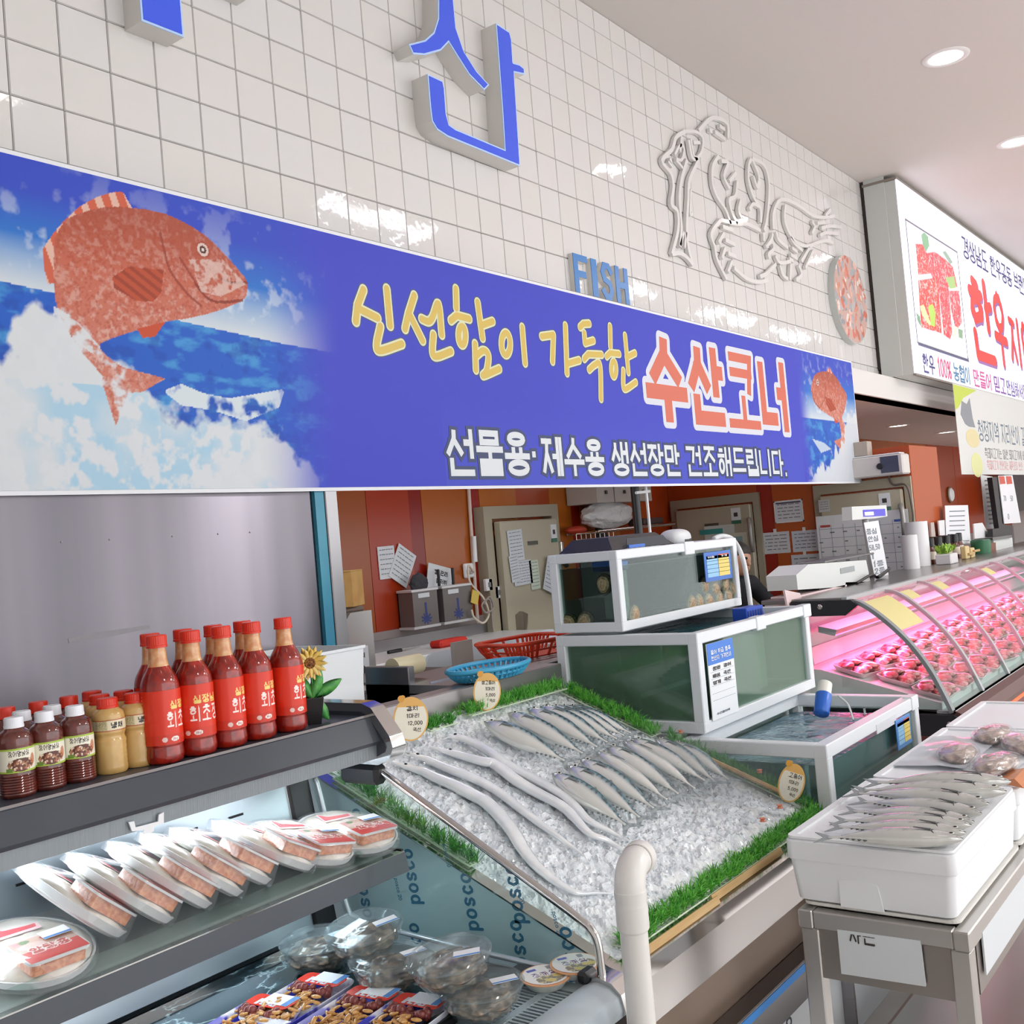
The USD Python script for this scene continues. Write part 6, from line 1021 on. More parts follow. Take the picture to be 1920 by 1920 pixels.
solo('plastic_sheet', trimesh.Trimesh(np.vstack([P_, P_ - (0, 0, .0015)]), np.vstack([f, f[:, ::-1] + len(P_)]), process=False), pane('sheet_milky', 'f2f4f6', .15, 'e6e9ee', .6), 'crumpled milky plastic sheet on the second foam box', 'plastic sheet', smooth=True)
# floor drain
t = thing('floor_drain', 'brown steel drain grating in the floor under the trolley', 'drain', (3.0, 1.0, 0)); 
part(t, 'frame', cat_([box(2.9, 4.6, 1.10, 1.125, .0005, .006), box(2.9, 4.6, .955, .98, .0005, .006)]), mat('drain_steel', '9c8478', .4, .5)); part(t, 'gutter', box(2.9, 4.6, .98, 1.10, .0005, .002), mat('gutter_dark', '3a2c28', .6))
for k in range(38): part(t, 'bar', box(2.91 + k * .045, 2.937 + k * .045, .98, 1.10, .002, .006), MATS['drain_steel'])

# ================================================================== kitchen behind the opening
def at_panel(name, label, cat, x0, x1, y, z0, z1, col, d=.004, rot=0, **kw):
    """a sheet on a wall that faces the shopper"""
    t = thing(name, label, cat, ((x0 + x1) / 2, y, (z0 + z1) / 2)); g = affinity.rotate(sbox(x0, z0, x1, z1), rot, origin='center'); part(t, 'sheet', wall(g, y, d), mat('paper_' + col, col, .5)); return t, (x0, x1, z0, z1, y - d, rot)
def scribble(t, r, lines, col='7d848c', m=.1):
    x0, x1, z0, z1, y, rot = r; c = ((x0 + x1) / 2, (z0 + z1) / 2); R = random.Random(int(x0 * 1000)); g = []
    for k in range(lines):
        z = z1 - (k + .8) / (lines + .8) * (z1 - z0); x = x0 + m * (x1 - x0); 
        while x < x1 - m * (x1 - x0): w = R.uniform(.08, .22) * (x1 - x0); g.append(sbox(x, z, min(x + w, x1 - m * (x1 - x0)), z + .16 * (z1 - z0) / lines)); x += w + .04 * (x1 - x0)
    part(t, 'print', wall(affinity.rotate(unary_union(g), rot, origin=c), y - .0004, .0006), mat('ink_' + col, col, .5))
for (x0, x1, z0, z1, rot, w, n) in ((4.275, 4.41, 1.375, 1.56, 1, 'left of two overlapping on the orange wall', 6), (4.385, 4.545, 1.335, 1.545, -31, 'right tilted one of two on the orange wall', 7)):
    t, r = at_panel('paper_notice', 'white paper notice, ' + w, 'notice', x0, x1, RY - .002 - .004 * (rot < 0), z0, z1, 'd5d9de', rot=rot); scribble(t, r, n)
# knife racks
for x0, x1, w_ in ((4.40, 4.61, 'left'), (4.66, 4.92, 'right')):
    t = thing('knife_rack', 'grey wall knife rack with an arrow mark, %s one of the pair' % w_, 'knife rack', (x0, 4.1, 1.08)); M_r = mat('rack_grey', '77716f', .35, .4)
    part(t, 'front', box(x0, x1, 4.075, 4.08, 1.09, 1.285), M_r); part(t, 'back', box(x0, x1, 4.185, 4.19, 1.07, 1.30), M_r); part(t, 'top_rim', box(x0 - .01, x1 + .01, 4.07, 4.19, 1.285, 1.30, .002), mat('rack_rim', 'd0cfd0', .3, .3)); part(t, 'bottom_rim', box(x0 - .01, x1 + .01, 4.07, 4.19, 1.075, 1.09, .002), MATS['rack_rim'])
    for s in (x0, x1 - .004): part(t, 'side', box(s, s + .004, 4.08, 4.19, 1.09, 1.285), M_r)
    part(t, 'label_plate', box(x0 + .045, x0 + .14, 4.071, 4.075, 1.25, 1.275), MATS['board_white']); cx = (x0 + x1) / 2
    part(t, 'arrow_mark', wall(unary_union([sbox(cx - .008, 1.15, cx + .008, 1.22)] + [LineString([(cx, 1.125), (cx + .04 * math.cos(a), 1.13 + .03 * math.sin(a))]).buffer(.005) for a in np.arange(0, 6.2, .7)]), 4.0745, .0008), mat('ink_rack_blue', '31407e', .4))
t, r = at_panel('paper_notice', 'white paper with bold writing stuck in the right knife rack', 'notice', 4.64, 4.86, 4.17, 1.27, 1.42, 'd5d9de', rot=-14); part(t, 'lettering', wall(affinity.rotate(unary_union([writing('칼 관리', 4.70, 1.36, .03, .12, w=.16), writing('철저히', 4.72, 1.31, .03, .1, w=.16)]), -14), 4.1655, .0008), mat('ink_marker', ''))
for x, w_ in ((4.69, 'left'), (4.82, 'right')):
    t = thing('knife', 'black-handled knife in the right knife rack, %s one' % w_, 'knife', (x, 4.12, 1.12)); part(t, 'handle', box(x - .009, x + .009, 4.115, 4.13, 1.30, 1.40, .004), M_black); part(t, 'blade', hullof([(x - .014, 4.12, 1.3), (x + .014, 4.12, 1.3), (x - .014, 4.123, 1.3), (x + .014, 4.123, 1.3), (x - .012, 4.12, 1.13), (x - .012, 4.123, 1.13), (x + .008, 4.12, 1.11), (x + .008, 4.123, 1.11)]), M_chrome)
solo('cleaning_cloth', trimesh.Trimesh(np.array(trimesh.creation.icosphere(3, 1).vertices) * (1 + .4 * (meshkit.fbm(np.array(trimesh.creation.icosphere(3, 1).vertices) * 3, 3, 1)[:, None] - .5)) * (.07, .03, .06) + (4.50, 4.11, 1.33), trimesh.creation.icosphere(3, 1).faces), mat('cloth_dark', '3b3b40', .9), 'dark crumpled cloth on top of the left knife rack', 'cloth', smooth=True)
# outlet, conduit, cables, tag
t = thing('wall_outlet', 'white double wall outlet with plugs beside the cable duct', 'outlet', (5.04, 4.19, 1.37)); part(t, 'plate', box(5.0, 5.09, 4.175, 4.198, 1.325, 1.415, .008), MATS['white_plastic']); part(t, 'plug', moved(turned(lathe([(.018, 0), (.018, .03), (.01, .04)], 16), rx(math.pi / 2)), (5.03, 4.176, 1.365)), MATS['white_plastic'], True)
t = thing('cable_duct', 'pale vertical cable duct on the orange wall beside the first cold store', 'cable duct', (5.10, 4.19, 1.0)); part(t, 'duct', tube([(5.115, 4.185, 1.90), (5.10, 4.185, 1.45), (5.09, 4.185, 1.0)], .012, 8), mat('duct_pink_white', 'd9c6bd', .5), True); part(t, 'cover', tube([(5.105, 4.17, 1.58), (5.10, 4.17, 1.42)], .016, 8), MATS['white_plastic'], True)
solo('power_cable', tube(spline([(5.03, 4.13, 1.36), (4.97, 4.12, 1.40), (4.95, 4.10, 1.3), (5.0, 4.05, 1.2), (5.04, 4.05, 1.1), (4.98, 4.05, 1.05), (4.90, 4.05, 1.09), (4.88, 4.05, 1.14)], 8), .007, 8), mat('cable_cream', 'd8cdbd', .5), 'cream power cable looping below the wall outlet', 'cable', smooth=True)
solo('power_cable', tube(spline([(5.0, 4.05, 1.16), (5.05, 4.04, 1.2), (5.08, 4.04, 1.13), (5.0, 4.04, 1.11), (4.97, 4.04, 1.16), (5.05, 4.04, 1.18), (5.07, 4.05, 1.0)], 8), .006, 8), mat('cable_grey', '9d958e', .5), 'grey coiled cable beside the right knife rack', 'cable', smooth=True)
solo('cable_tag', wall(affinity.rotate(sbox(4.90, 1.17, 4.965, 1.25), -20), 4.06, .004), mat('tag_yellow', 'd8bd58', .5), 'yellow paper tag tied to the cables by the rack', 'tag')
for x, z, w_ in ((5.16, 1.27, 'upper one left of the cold store frame'), (5.245, 1.215, 'lower one on the cold store frame')): t = thing('wall_switch', 'small white wall switch, ' + w_, 'switch', (x, 4.13, z)); part(t, 'plate', box(x - .032, x + .032, 4.12, 4.145, z - .038, z + .038, .004), MATS['white_plastic']); part(t, 'rocker', box(x - .012, x + .012, 4.114, 4.12, z - .016, z + .016, .002), mat('switch_grey', '77797c', .4))
# cold store doors
M_door = mat('door_beige', 'b4ad98', .35); M_doorf = mat('door_frame_beige', 'a59d89', .4)
def sticker(t, W, a, b, z0, z1, off): 
    k_ = part(t, 'sticker', W(a, b, z0, z1, off), mat('sticker_white', 'dfe4e8', .4)); part(k_, 'band', W(a, b, z0, z0 + .22 * (z1 - z0), off + .001), mat('sticker_green', '3f7460', .4)); part(k_, 'mark', W(a + .3 * (b - a), a + .7 * (b - a), z0 + .45 * (z1 - z0), z0 + .7 * (z1 - z0), off + .001), mat('ink_marker', ''))
t = struct('door', None, None, None); D1 = t
WY = lambda a, b, z0, z1, off=0, d=.004: box(a, b, 4.13 - off - d, 4.13 - off, z0, z1)
part(t, 'frame', cat_([box(5.16, 5.24, 4.12, 4.2, .2, 1.68), box(5.90, 5.98, 4.12, 4.2, .2, 1.68), box(5.16, 5.98, 4.12, 4.2, 1.68, 1.76)]), M_doorf); part(t, 'leaf', box(5.26, 5.89, 4.07, 4.13, .2, 1.66, .008), M_door)
part(t, 'handle', hullof([(5.33, 4.07, .93), (5.33, 4.07, 1.06), (5.35, 4.02, 1.08), (5.40, 4.02, 1.06), (5.43, 4.05, 1.0), (5.40, 4.05, .92), (5.35, 4.03, .91), (5.36, 4.07, .90), (5.38, 4.07, 1.08)]), mat('handle_bronze', '8a8172', .35, .5)); part(t, 'hinge', box(5.885, 5.91, 4.05, 4.08, 1.38, 1.5, .003), M_chrome)
sticker(t, WY, 5.80, 5.865, 1.50, 1.62, .06); part(t, 'name_plate', WY(5.53, 5.64, 1.495, 1.52, .06), mat('plate_dark', '55524a', .4))
for (x0, x1, z0, z1, rot, w) in ((5.315, 5.47, 1.40, 1.60, 3, 'top left on the first cold store'), (5.31, 5.40, 1.27, 1.44, 6, 'lower left, under another'), (5.345, 5.54, 1.245, 1.40, 2, 'wide one in the middle of the first cold store'), (5.52, 5.62, 1.205, 1.395, 2, 'pale green one'), (5.66, 5.79, 1.17, 1.40, -22, 'tilted one at the right edge by the tanks')):
    t, r = at_panel('paper_notice', 'paper notice, ' + w, 'notice', x0, x1, 4.068 - .003 * abs(rot) / 3, z0, z1, 'c9d6c4' if 'green' in w else 'cfd6dc', d=.003, rot=rot); scribble(t, r, 8)
# end wall of the cold room with doors two and three (faces the shopper's left)
XW = 7.7; WX = lambda a, b, z0, z1, off=0, d=.004: box(XW - off - d, XW - off, a, b, z0, z1)
t = struct('wall_end')
for a, b, c in ((2.24, 2.98, 'c9581a'), (2.98, 3.30, 'd4621c'), (3.30, 3.42, 'b3260f'), (3.42, 4.2, 'c8501a')): part(t, 'panel', box(XW, XW + .7, a + .001, b - .001, 0, 1.97), mat('wall_panel_' + c, tuple(int(c[q:q + 2], 16) / 255 * .86 for q in (0, 2, 4)), .28))
for nm, a, b in (('second', 3.40, 4.17), ('third', 2.245, 2.96)):
    t = struct('door'); part(t, 'frame', cat_([box(XW - .03, XW, b - .05, b, .1, 1.68), box(XW - .03, XW, a, a + .05, .1, 1.68), box(XW - .03, XW, a, b, 1.68, 1.75)]), M_doorf); part(t, 'leaf', box(XW - .07, XW - .01, a + .06, b - .06, .1, 1.665, .008), M_door)
    part(t, 'handle', tube(spline([(XW - .08, a + .07, 1.55), (XW - .12, a + .05, 1.50), (XW - .12, a + .05, 1.36), (XW - .08, a + .06, 1.30)], 6), .018, 10), mat('handle_grey', 'a4a39f', .4, .5), True); sticker(t, WX, a + .14, a + .22, 1.52, 1.645, .07)
    part(t, 'name_plate', WX((a + b) / 2 - .05, (a + b) / 2 + .07, 1.51, 1.54, .07), MATS['plate_dark'])
part('/World/door_001', 'poster', WX(3.60, 3.86, 1.30, 1.52, .074), mat('poster_pale', 'cfd8d4', .5)); part('/World/door_001', 'poster_header', WX(3.70, 3.90, 1.455, 1.495, .078), mat('poster_teal', '3f9c98', .4)); part('/World/door_001', 'poster', WX(3.50, 3.66, 1.16, 1.45, .076), mat('poster_cream', 'd5d6c6', .5)); part('/World/door_001', 'poster_picture', WX(3.54, 3.63, 1.36, 1.42, .081), mat('poster_blue', '8fb4bc', .5))
def xnote(name, label, cat, a, b, z0, z1, col, lines, off=0, hdr=None, clip=False):
    t = thing(name, label, cat, (XW - off, (a + b) / 2, (z0 + z1) / 2)); part(t, 'sheet', WX(a, b, z0, z1, off, .004), mat('paper_' + col, col, .5)); R = random.Random(int(a * 999)); g = []
    for k in range(lines):
        z = z1 - (k + 1.1) / (lines + 1.2) * (z1 - z0); y = a + .1 * (b - a)
        while y < b - .12 * (b - a): w = R.uniform(.1, .3) * (b - a); g.append(WX(y, min(y + w, b - .1 * (b - a)), z, z + .2 * (z1 - z0) / lines, off + .004, .0006)); y += w + .05 * (b - a)
    if g: part(t, 'print', cat_(g), mat('ink_7d848c', '7d848c', .5))
    if hdr: part(t, 'header', WX(a + .05 * (b - a), b - .05 * (b - a), z1 - .12 * (z1 - z0), z1 - .05 * (z1 - z0), off + .004, .0008), mat('hdr_' + hdr, hdr, .5))
    if clip: part(t, 'clip', WX((a + b) / 2 - .012, (a + b) / 2 + .012, z1 - .01, z1 + .025, off + .004, .004), MATS['white_plastic'])
    return t
t = xnote('framed_notice', 'white framed notice on the orange strip between cold stores', 'notice', 3.065, 3.285, 1.50, 1.66, 'd9dde4', 5, 0, '5a5566'); part(t, 'frame', cat_([WX(3.06, 3.29, 1.495, 1.505, -.001, .008), WX(3.06, 3.29, 1.655, 1.665, -.001, .008), WX(3.06, 3.068, 1.495, 1.665, -.001, .008), WX(3.282, 3.29, 1.495, 1.665, -.001, .008)]), MATS['white_plastic'])
xnote('clip_note', 'lined white note clipped up, left of the pair under the framed notice', 'notice', 3.19, 3.41, 1.265, 1.43, 'dcdee4', 5, .0, None, True); xnote('clip_note', 'white form clipped up, right of the pair under the framed notice', 'notice', 2.965, 3.17, 1.265, 1.425, 'd3d9e4', 5, 0, None, True); xnote('clip_note', 'white form clipped up, lowest one half behind the scale', 'notice', 2.97, 3.19, 1.08, 1.245, 'd3d9e2', 4, 0, None, True)
t = thing('wall_switch', 'small white wall switch low on the orange strip', 'switch', (XW, 3.30, 1.10)); part(t, 'plate', WX(3.27, 3.325, 1.075, 1.135, 0, .012), MATS['white_plastic']); part(t, 'rocker', WX(3.288, 3.308, 1.092, 1.118, .012, .004), MATS['sticker_white'])
t = thing('wall_calendar', 'large white planner calendar hung on the third cold store', 'calendar', (XW - .075, 2.6, 1.3)); part(t, 'board', WX(2.27, 2.94, 1.06, 1.52, .075, .006), mat('paper_calendar', 'd9dce2', .4))
g = [WX(2.29, 2.92, z, z + .0035, .081, .0008) for z in np.linspace(1.08, 1.42, 6)] + [WX(y, y + .0035, 1.08, 1.45, .081, .0008) for y in np.linspace(2.29, 2.917, 8)]; part(t, 'grid_lines', cat_(g), mat('ink_grid', '9ba4b2', .5)); part(t, 'sunday_band', WX(2.835, 2.91, 1.435, 1.452, .081, .001), mat('band_red', 'b0483f', .5)); part(t, 'saturday_band', WX(2.295, 2.37, 1.435, 1.452, .081, .001), mat('band_blue', '3f63b0', .5))
part(t, 'dates', cat_([WX(y + .05, y + .05 + random.uniform(.01, .035), z, z + .009, .081, .0008) for y in np.linspace(2.29, 2.85, 7) for z in np.linspace(1.11, 1.39, 5) if random.random() < .6]), MATS['ink_7d848c'])
xnote('small_list', 'small grey list stuck on the third cold store', 'notice', 2.83, 2.91, 1.55, 1.64, 'bfc0c0', 4, .07)
# refrigeration unit above the third door, box beside it
t = thing('cooling_unit', 'white wall-mounted cooling unit with dark grey panel above the third cold store', 'cooling unit', (XW, 2.43, 1.76)); part(t, 'body', box(XW - .16, XW, 2.245, 2.62, 1.765, 1.91, .01), mat('unit_white', 'd2cdca', .35)); part(t, 'panel', box(XW - .165, XW - .15, 2.275, 2.40, 1.785, 1.90), mat('unit_panel', '4a4d5c', .25)); part(t, 'dial', moved(turned(lathe([(.022, 0), (.022, .012), (.017, .014)], 20), ry(-math.pi / 2)), (XW - .16, 2.405, 1.835)), M_black, True)
part(t, 'louvre', box(XW - .14, XW - .02, 2.27, 2.6, 1.912, 1.922, .003), MATS['white_plastic'])
solo('vent_box', box(XW - .1, XW, 2.50, 2.60, 1.925, 2.03, .004), mat('vent_beige', 'b3a79c', .5), 'beige vent box above the cooling unit', 'vent box')
solo('unit_pipe', tube(spline([(XW - .02, 2.40, 1.77), (XW - .05, 2.36, 1.70), (XW - .075, 2.26, 1.68), (XW - .08, 2.235, 1.5), (XW - .08, 2.24, 1.40)], 8), .008, 8), mat('pipe_brown', '6f625a', .5), 'thin brown pipe from the cooling unit down the third door', 'pipe', smooth=True)
t = thing('wall_sensor', 'round white sensor on the orange wall right of the cold stores', 'sensor', (16.15, RY, 1.69)); part(t, 'body', moved(turned(lathe([(.10, 0), (.10, .04), (.07, .06), (.001, .062)], 20), rx(math.pi / 2)), (16.15, RY, 1.69)), MATS['white_plastic'], 30); part(t, 'ring', moved(turned(lathe([(.12, 0), (.12, .02), (.1, .021)], 20), rx(math.pi / 2)), (16.15, RY, 1.69)), mat('ring_brown', '6a4a34', .5), 30)
solo('dark_screen', box(17.9, 19.9, 3.8, 3.86, 1.35, 2.0), mat('screen_dark', '4a4246', .3), 'dark grey screen at the right picture edge under the hanging banner', 'screen')
# shelf with bag and cabinets over the passage
t = thing('wall_shelf', 'wire shelf on the orange wall between the cold stores', 'shelf', (6.2, 3.95, 1.52)); part(t, 'rail', tube([(6.15, 3.92, 1.545), (7.25, 3.92, 1.565)], .012, 8), M_chrome, True); part(t, 'rail', tube([(6.15, 4.18, 1.545), (7.25, 4.18, 1.565)], .012, 8), M_chrome, True)
for k in range(16): part(t, 'wire', tube([(6.2 + k * .07, 3.92, 1.55), (6.2 + k * .07, 4.18, 1.55)], .005, 6), M_chrome)
t = thing('plastic_bag', 'stuffed white plastic bag lying on the wire shelf', 'bag', (6.5, 4.0, 1.56)); v = trimesh.creation.icosphere(4, 1.0); vv = np.array(v.vertices); vv = vv * (1 + .35 * (meshkit.fbm(vv * 2.2, 4, 3)[:, None] - .5)) * (.30, .12, .10); part(t, 'bag', trimesh.Trimesh(vv + (6.47, 4.03, 1.66), v.faces), mat('bag_white', 'dcdcde', .4, bump=.8, bscale=30, bdist=.02), True); part(t, 'dark_parcel', box(6.85, 7.15, 3.95, 4.1, 1.57, 1.62, .01), mat('parcel_dark', '4b3a3a', .5))
for x0, x1, w_ in ((6.20, 6.42, 'left, plain grey'), (6.44, 6.68, 'middle'), (6.70, 6.96, 'right')): t = thing('wall_cabinet', 'grey-white wall cabinet above the wire shelf, %s one' % w_, 'cabinet', (x0, 4.0, 1.74)); part(t, 'body', box(x0, x1, 3.93, 4.19, 1.745, 1.90, .004), mat('cabinet_grey', 'bdb6b0', .4)); part(t, 'latch', box((x0 + x1) / 2 - .012, (x0 + x1) / 2 + .012, 3.918, 3.93, 1.805, 1.83, .003), M_black)
t = thing('wire_basket', 'wire basket with red and black bags hung under the shelf', 'basket', (6.0, 4.1, 1.35)); part(t, 'basket', cat_([tube([(6.0, 4.0, z), (6.5, 4.0, z)], .005, 6) for z in (1.42, 1.46, 1.5, 1.54)] + [tube([(6.0 + k * .06, 4.0, 1.42), (6.0 + k * .06, 4.0, 1.54)], .004, 5) for k in range(9)]), M_chrome); part(t, 'red_bag', trimesh.Trimesh(np.array(trimesh.creation.icosphere(2, 1).vertices) * (.11, .06, .03) + (6.15, 4.1, 1.57), trimesh.creation.icosphere(2, 1).faces), mat('bag_red', 'c0402c', .5), True); part(t, 'black_bag', hullof([(6.32, 4.05, 1.42), (6.55, 4.05, 1.42), (6.50, 4.12, 1.42), (6.43, 4.06, 1.62), (6.40, 4.1, 1.60)]), mat('bag_black', '24262a', .5))
solo('utensil_hook', tube(spline([(5.95, 4.15, 1.55), (5.93, 4.12, 1.45), (5.97, 4.1, 1.36), (6.0, 4.1, 1.33)], 6), .018, 8), mat('utensil_black', '222826', .5), 'black utensil hanging beside the first cold store', 'utensil', smooth=True)
# work tables, machine, boxes
t = thing('work_table', 'white-topped steel work table along the orange wall', 'table', (3.9, 3.7, .0)); part(t, 'top', box(3.6, 5.25, 3.72, 4.17, .945, .975, .006), mat('table_white', 'd2d4d6', .35)); part(t, 'front', box(3.6, 5.25, 3.735, 3.75, .905, .945), MATS['table_white']); part(t, 'back_splash', box(3.6, 5.25, 4.165, 4.18, .975, 1.04), M_brush)
for x in (3.62, 5.2): part(t, 'leg', box(x, x + .04, 3.75, 3.79, 0, .945), M_brush)
x_ = at(843, 1206, z=.99); solo('red_cloth_bundle', box(x_[0] - .12, x_[0] + .12, x_[1] - .04, x_[1] + .05, .976, 1.015, .012), mat('red_cloth', 'c4281c', .6), 'small red folded cloth on the white table', 'cloth')
x_ = at(752, 1220, z=.98); t = thing('kitchen_knife', 'kitchen knife lying on the white table', 'knife', x_); part(t, 'handle', tube([x_ + (-.10, 0, .003), x_ + (.0, .0, .003)], .011, 8), M_black, True); part(t, 'blade', hullof([x_ + a for a in ((0, -.012, .0), (0, .016, .0), (.17, .014, 0), (0, -.012, .003), (0, .016, .003), (.17, .014, .003))]), M_chrome)
t = thing('steel_machine', 'stainless slanted-top machine beside the door post', 'machine', (2.83, 2.9, .8)); part(t, 'housing', plane(Polygon([(2.81, 0), (3.0, 0), (2.995, 1.295), (2.88, 1.295), (2.815, 1.225)]), (0, 3.3, 0), WU, WV, .3), mat('machine_steel', 'bdbab8', .3, .7)); part(t, 'notice_plate', wall(sbox(2.875, .98, 2.955, 1.16), 2.999, .004), mat('plate_white', 'd6d9de', .35)); part(t, 'notice_print', wall(unary_union([Polygon([(2.92, 1.05), (2.945, 1.06), (2.925, 1.085)]), writing('주의', 2.89, 1.115, .02, .045), writing('전기', 2.89, 1.0, .02, .045)]), 2.9945, .0008), mat('ink_marker', ''))
part(t, 'rubber_top', box(2.83, 2.98, 3.02, 3.28, 1.295, 1.315, .006), mat('rubber_brown', '6a5a50', .6))
t = thing('cardboard_box', 'brown cardboard box with red and black print on the steel machine', 'box', (2.83, 3.0, 1.316)); q_ = rz(.5); B = turned(box(-.075, .075, -.075, .075, 0, .14, .002), q_, (2.93, 3.10, 1.316)); part(t, 'carton', B, mat('cardboard', 'c49a5a', .7, col2='b98d50', nscale=12)); 
fl = lambda g, side: (lambda m: turned(m, q_, (2.925, 3.10, 1.316)))(plane(g, (0, -.0755, 0) if side == 0 else (-.0755, 0, 0), (1, 0, 0) if side == 0 else (0, -1, 0), (0, 0, 1), .0006))
part(t, 'red_mark', fl(LineString(spline([(-.03, .05), (-.02, .085), (.0, .07), (.02, .09), (.03, .05)], 5)).buffer(.006), 1), mat('ink_red_faded', 'b8452c', .6)); part(t, 'black_print', fl(unary_union([Point(.0, .06).buffer(.018).difference(Point(.0, .06).buffer(.012)), sbox(-.03, .04, -.024, .085)]), 0), mat('ink_marker', '')); part(t, 'flap', turned(box(-.078, .078, -.078, -.004, .139, .143), q_, (2.925, 3.10, 1.316)), MATS['cardboard'])
solo('broom_stick', tube([(2.62, 3.9, 1.78), (3.26, 3.9, 0.0)], .014, 8), mat('stick_dark', '2f2622', .5), 'dark stick leaning on the orange wall behind the carton', 'stick', smooth=True)
# film wrapper at the ledge
t = thing('film_wrapper', 'steel film-wrapping machine with a cream film roll and button panel', 'wrapping machine', (2.5, 2.2, .9)); part(t, 'body', box(2.50, 3.0, 2.26, 2.9, .75, 1.06, .006), mat('wrapper_steel', 'a8a2a0', .35, .6)); part(t, 'control_panel', plane(Polygon([(2.53, .02), (2.86, .02), (2.86, .10), (2.53, .10)]), (0, 2.25, 1.0), (1, 0, 0), (0, .5, .86), .004), mat('panel_pale', 'b6bfd0', .4))
for k, c in enumerate(('c0382c', '2d2f34', '2d2f34', '2d2f34')): part(t, 'button', moved(lathe([(.009, 0), (.009, .006), (.006, .008)], 12), (2.64 + k * .045, 2.268, 1.062)), mat('button_' + c, c, .4), True)
part(t, 'hot_plate', box(2.62, 3.0, 2.5, 2.9, 1.06, 1.068), mat('plate_dark_steel', '3a3634', .4)); part(t, 'film_roll', tube([(2.53, 2.46, 1.13), (2.66, 2.46, 1.13)], .034, 20), mat('roll_cream', 'd6cba8', .5), 40); part(t, 'bracket', box(2.50, 2.53, 2.36, 2.56, 1.0, 1.14, .003), M_brush); part(t, 'side_flap', box(2.90, 3.0, 2.5, 2.52, 1.06, 1.17), mat('flap_grey', '8d8580', .5))
solo('plastic_board', plane(rrect(3.06, 3.95, .0, 1.11, .05), (0, 2.80, 0), WU, WV, .012), mat('board_bluewhite', 'c3ccd6', .4), 'pale blue-white plastic board standing behind the baskets', 'board')
def basket(name, label, c, rx_, ry_, h, col, rot):
    t = thing(name, label, 'basket', c); th = np.linspace(0, 2 * math.pi, 40, endpoint=False); R_ = rz(rot); sq_ = (lambda a: np.sign(np.cos(a)) * np.abs(np.cos(a)) ** (.45 if 'red' in label else 1), lambda a: np.sign(np.sin(a)) * np.abs(np.sin(a)) ** (.45 if 'red' in label else 1)); ring = lambda s, z: np.c_[rx_ * s * sq_[0](th), ry_ * s * sq_[1](th), np.full(40, z)] @ R_.T + c; M = mat('basket_' + col, col, .35)
    part(t, 'bottom', loft([ring(.05, 0), ring(.78, .0), ring(.78, .006), ring(.05, .006)]), M); part(t, 'rim', tube(np.vstack([ring(1, h), ring(1, h)[:1]]), .008, 8), M, True); part(t, 'band', tube(np.vstack([ring(.9, h * .5), ring(.9, h * .5)[:1]]), .004, 6), M, True)
    for k in range(0, 40): part(t, 'rib', tube([ring(.78, .003)[k], ring(.9, h * .5)[k], ring(1, h)[k]], .0055, 5), M)
    return t
basket('plastic_basket', 'round sky-blue plastic basket on the back ledge', at(918, 1268, y=2.13) * (1, 1, 0) + (0, 0, 1.09), .17, .10, .035, '3fa2cc', .0)
basket('plastic_basket', 'rectangular red plastic basket behind the blue one', at(992, 1246, y=2.42) * (1, 1, 0) + (0, 0, 1.08), .19, .13, .06, 'd8401f', -.1)
solo('counter_shelf', box(2.5, 3.98, 2.165, 2.56, 1.05, 1.082), M_brush, 'steel counter shelf behind the ice table', 'counter')

# person
t = thing('person', 'person in a dark jacket with brown striped cuffs leaning over behind the tanks', 'person', (6.58, 3.2, 0)); LOC[t] = np.array([6.75, 3.2, 0])
def limb(joints):
    out = []
    for (p, r), (q, s) in zip(joints[:-1], joints[1:]):
        a = trimesh.creation.icosphere(2, 1.0).vertices; out.append(manifold3d.Manifold.hull_points(np.vstack([np.array(a) * r + p, np.array(a) * s + q])))
    m = out[0]
    for o in out[1:]: m = m + o
    return m
V3 = lambda *a: np.array(a, float)
hip, chest, neck, head = V3(6.80, 3.34, .80), V3(6.74, 3.20, 1.04), V3(6.70, 3.12, 1.165), V3(6.66, 3.06, 1.285)
shR, shL = V3(6.86, 3.08, 1.10), V3(6.58, 3.22, 1.10)
body = limb([(hip, .15), (chest, .155), (neck, .07)]) + limb([(shL, .065), (shR, .065)]) + limb([(V3(6.88, 3.36, .80), .085), (V3(6.88, 3.36, .45), .06), (V3(6.89, 3.38, .08), .045), (V3(6.86, 3.26, .04), .035)]) + limb([(V3(6.70, 3.36, .80), .085), (V3(6.69, 3.36, .45), .06), (V3(6.69, 3.38, .08), .045), (V3(6.66, 3.26, .04), .035)]) + limb([(shR, .06), (V3(6.98, 2.98, .93), .05), (V3(7.02, 2.90, .885), .045)]) + limb([(shL, .06), (V3(6.50, 3.02, .92), .05), (V3(6.52, 2.88, .90), .045)])
def smoothed(m, L=.03, it=8):
    mm = m.refine_to_length(L).to_mesh(); tm = trimesh.Trimesh(mm.vert_properties[:, :3], mm.tri_verts); trimesh.smoothing.filter_taubin(tm, iterations=it); return tm
part(t, 'jacket', smoothed(body), mat('jacket_dark', '25252b', .8), True)
skin = mat('skin', 'c9977a', .5)
hd = limb([(head, .085), (head + V3(-.012, -.02, -.055), .06)]) + limb([(neck, .05), (head + V3(0, 0, -.03), .05)]) + limb([(head + V3(-.045, -.08, -.012), .012), (head + V3(-.06, -.10, -.035), .016)]) + limb([(head + V3(.088, .01, -.01), .018), (head + V3(.09, .015, .012), .016)])
part(t, 'head', smoothed(hd, .012, 5), skin, True)
hr = trimesh.creation.icosphere(3, 1.0); vv = np.array(hr.vertices) * (.098, .10, .085) + head + V3(.008, .02, .035); vv = vv[:]; part(t, 'hair', trimesh.Trimesh(vv, hr.faces), mat('hair_dark', '2e2926', .6, bump=.4, bscale=90), True)
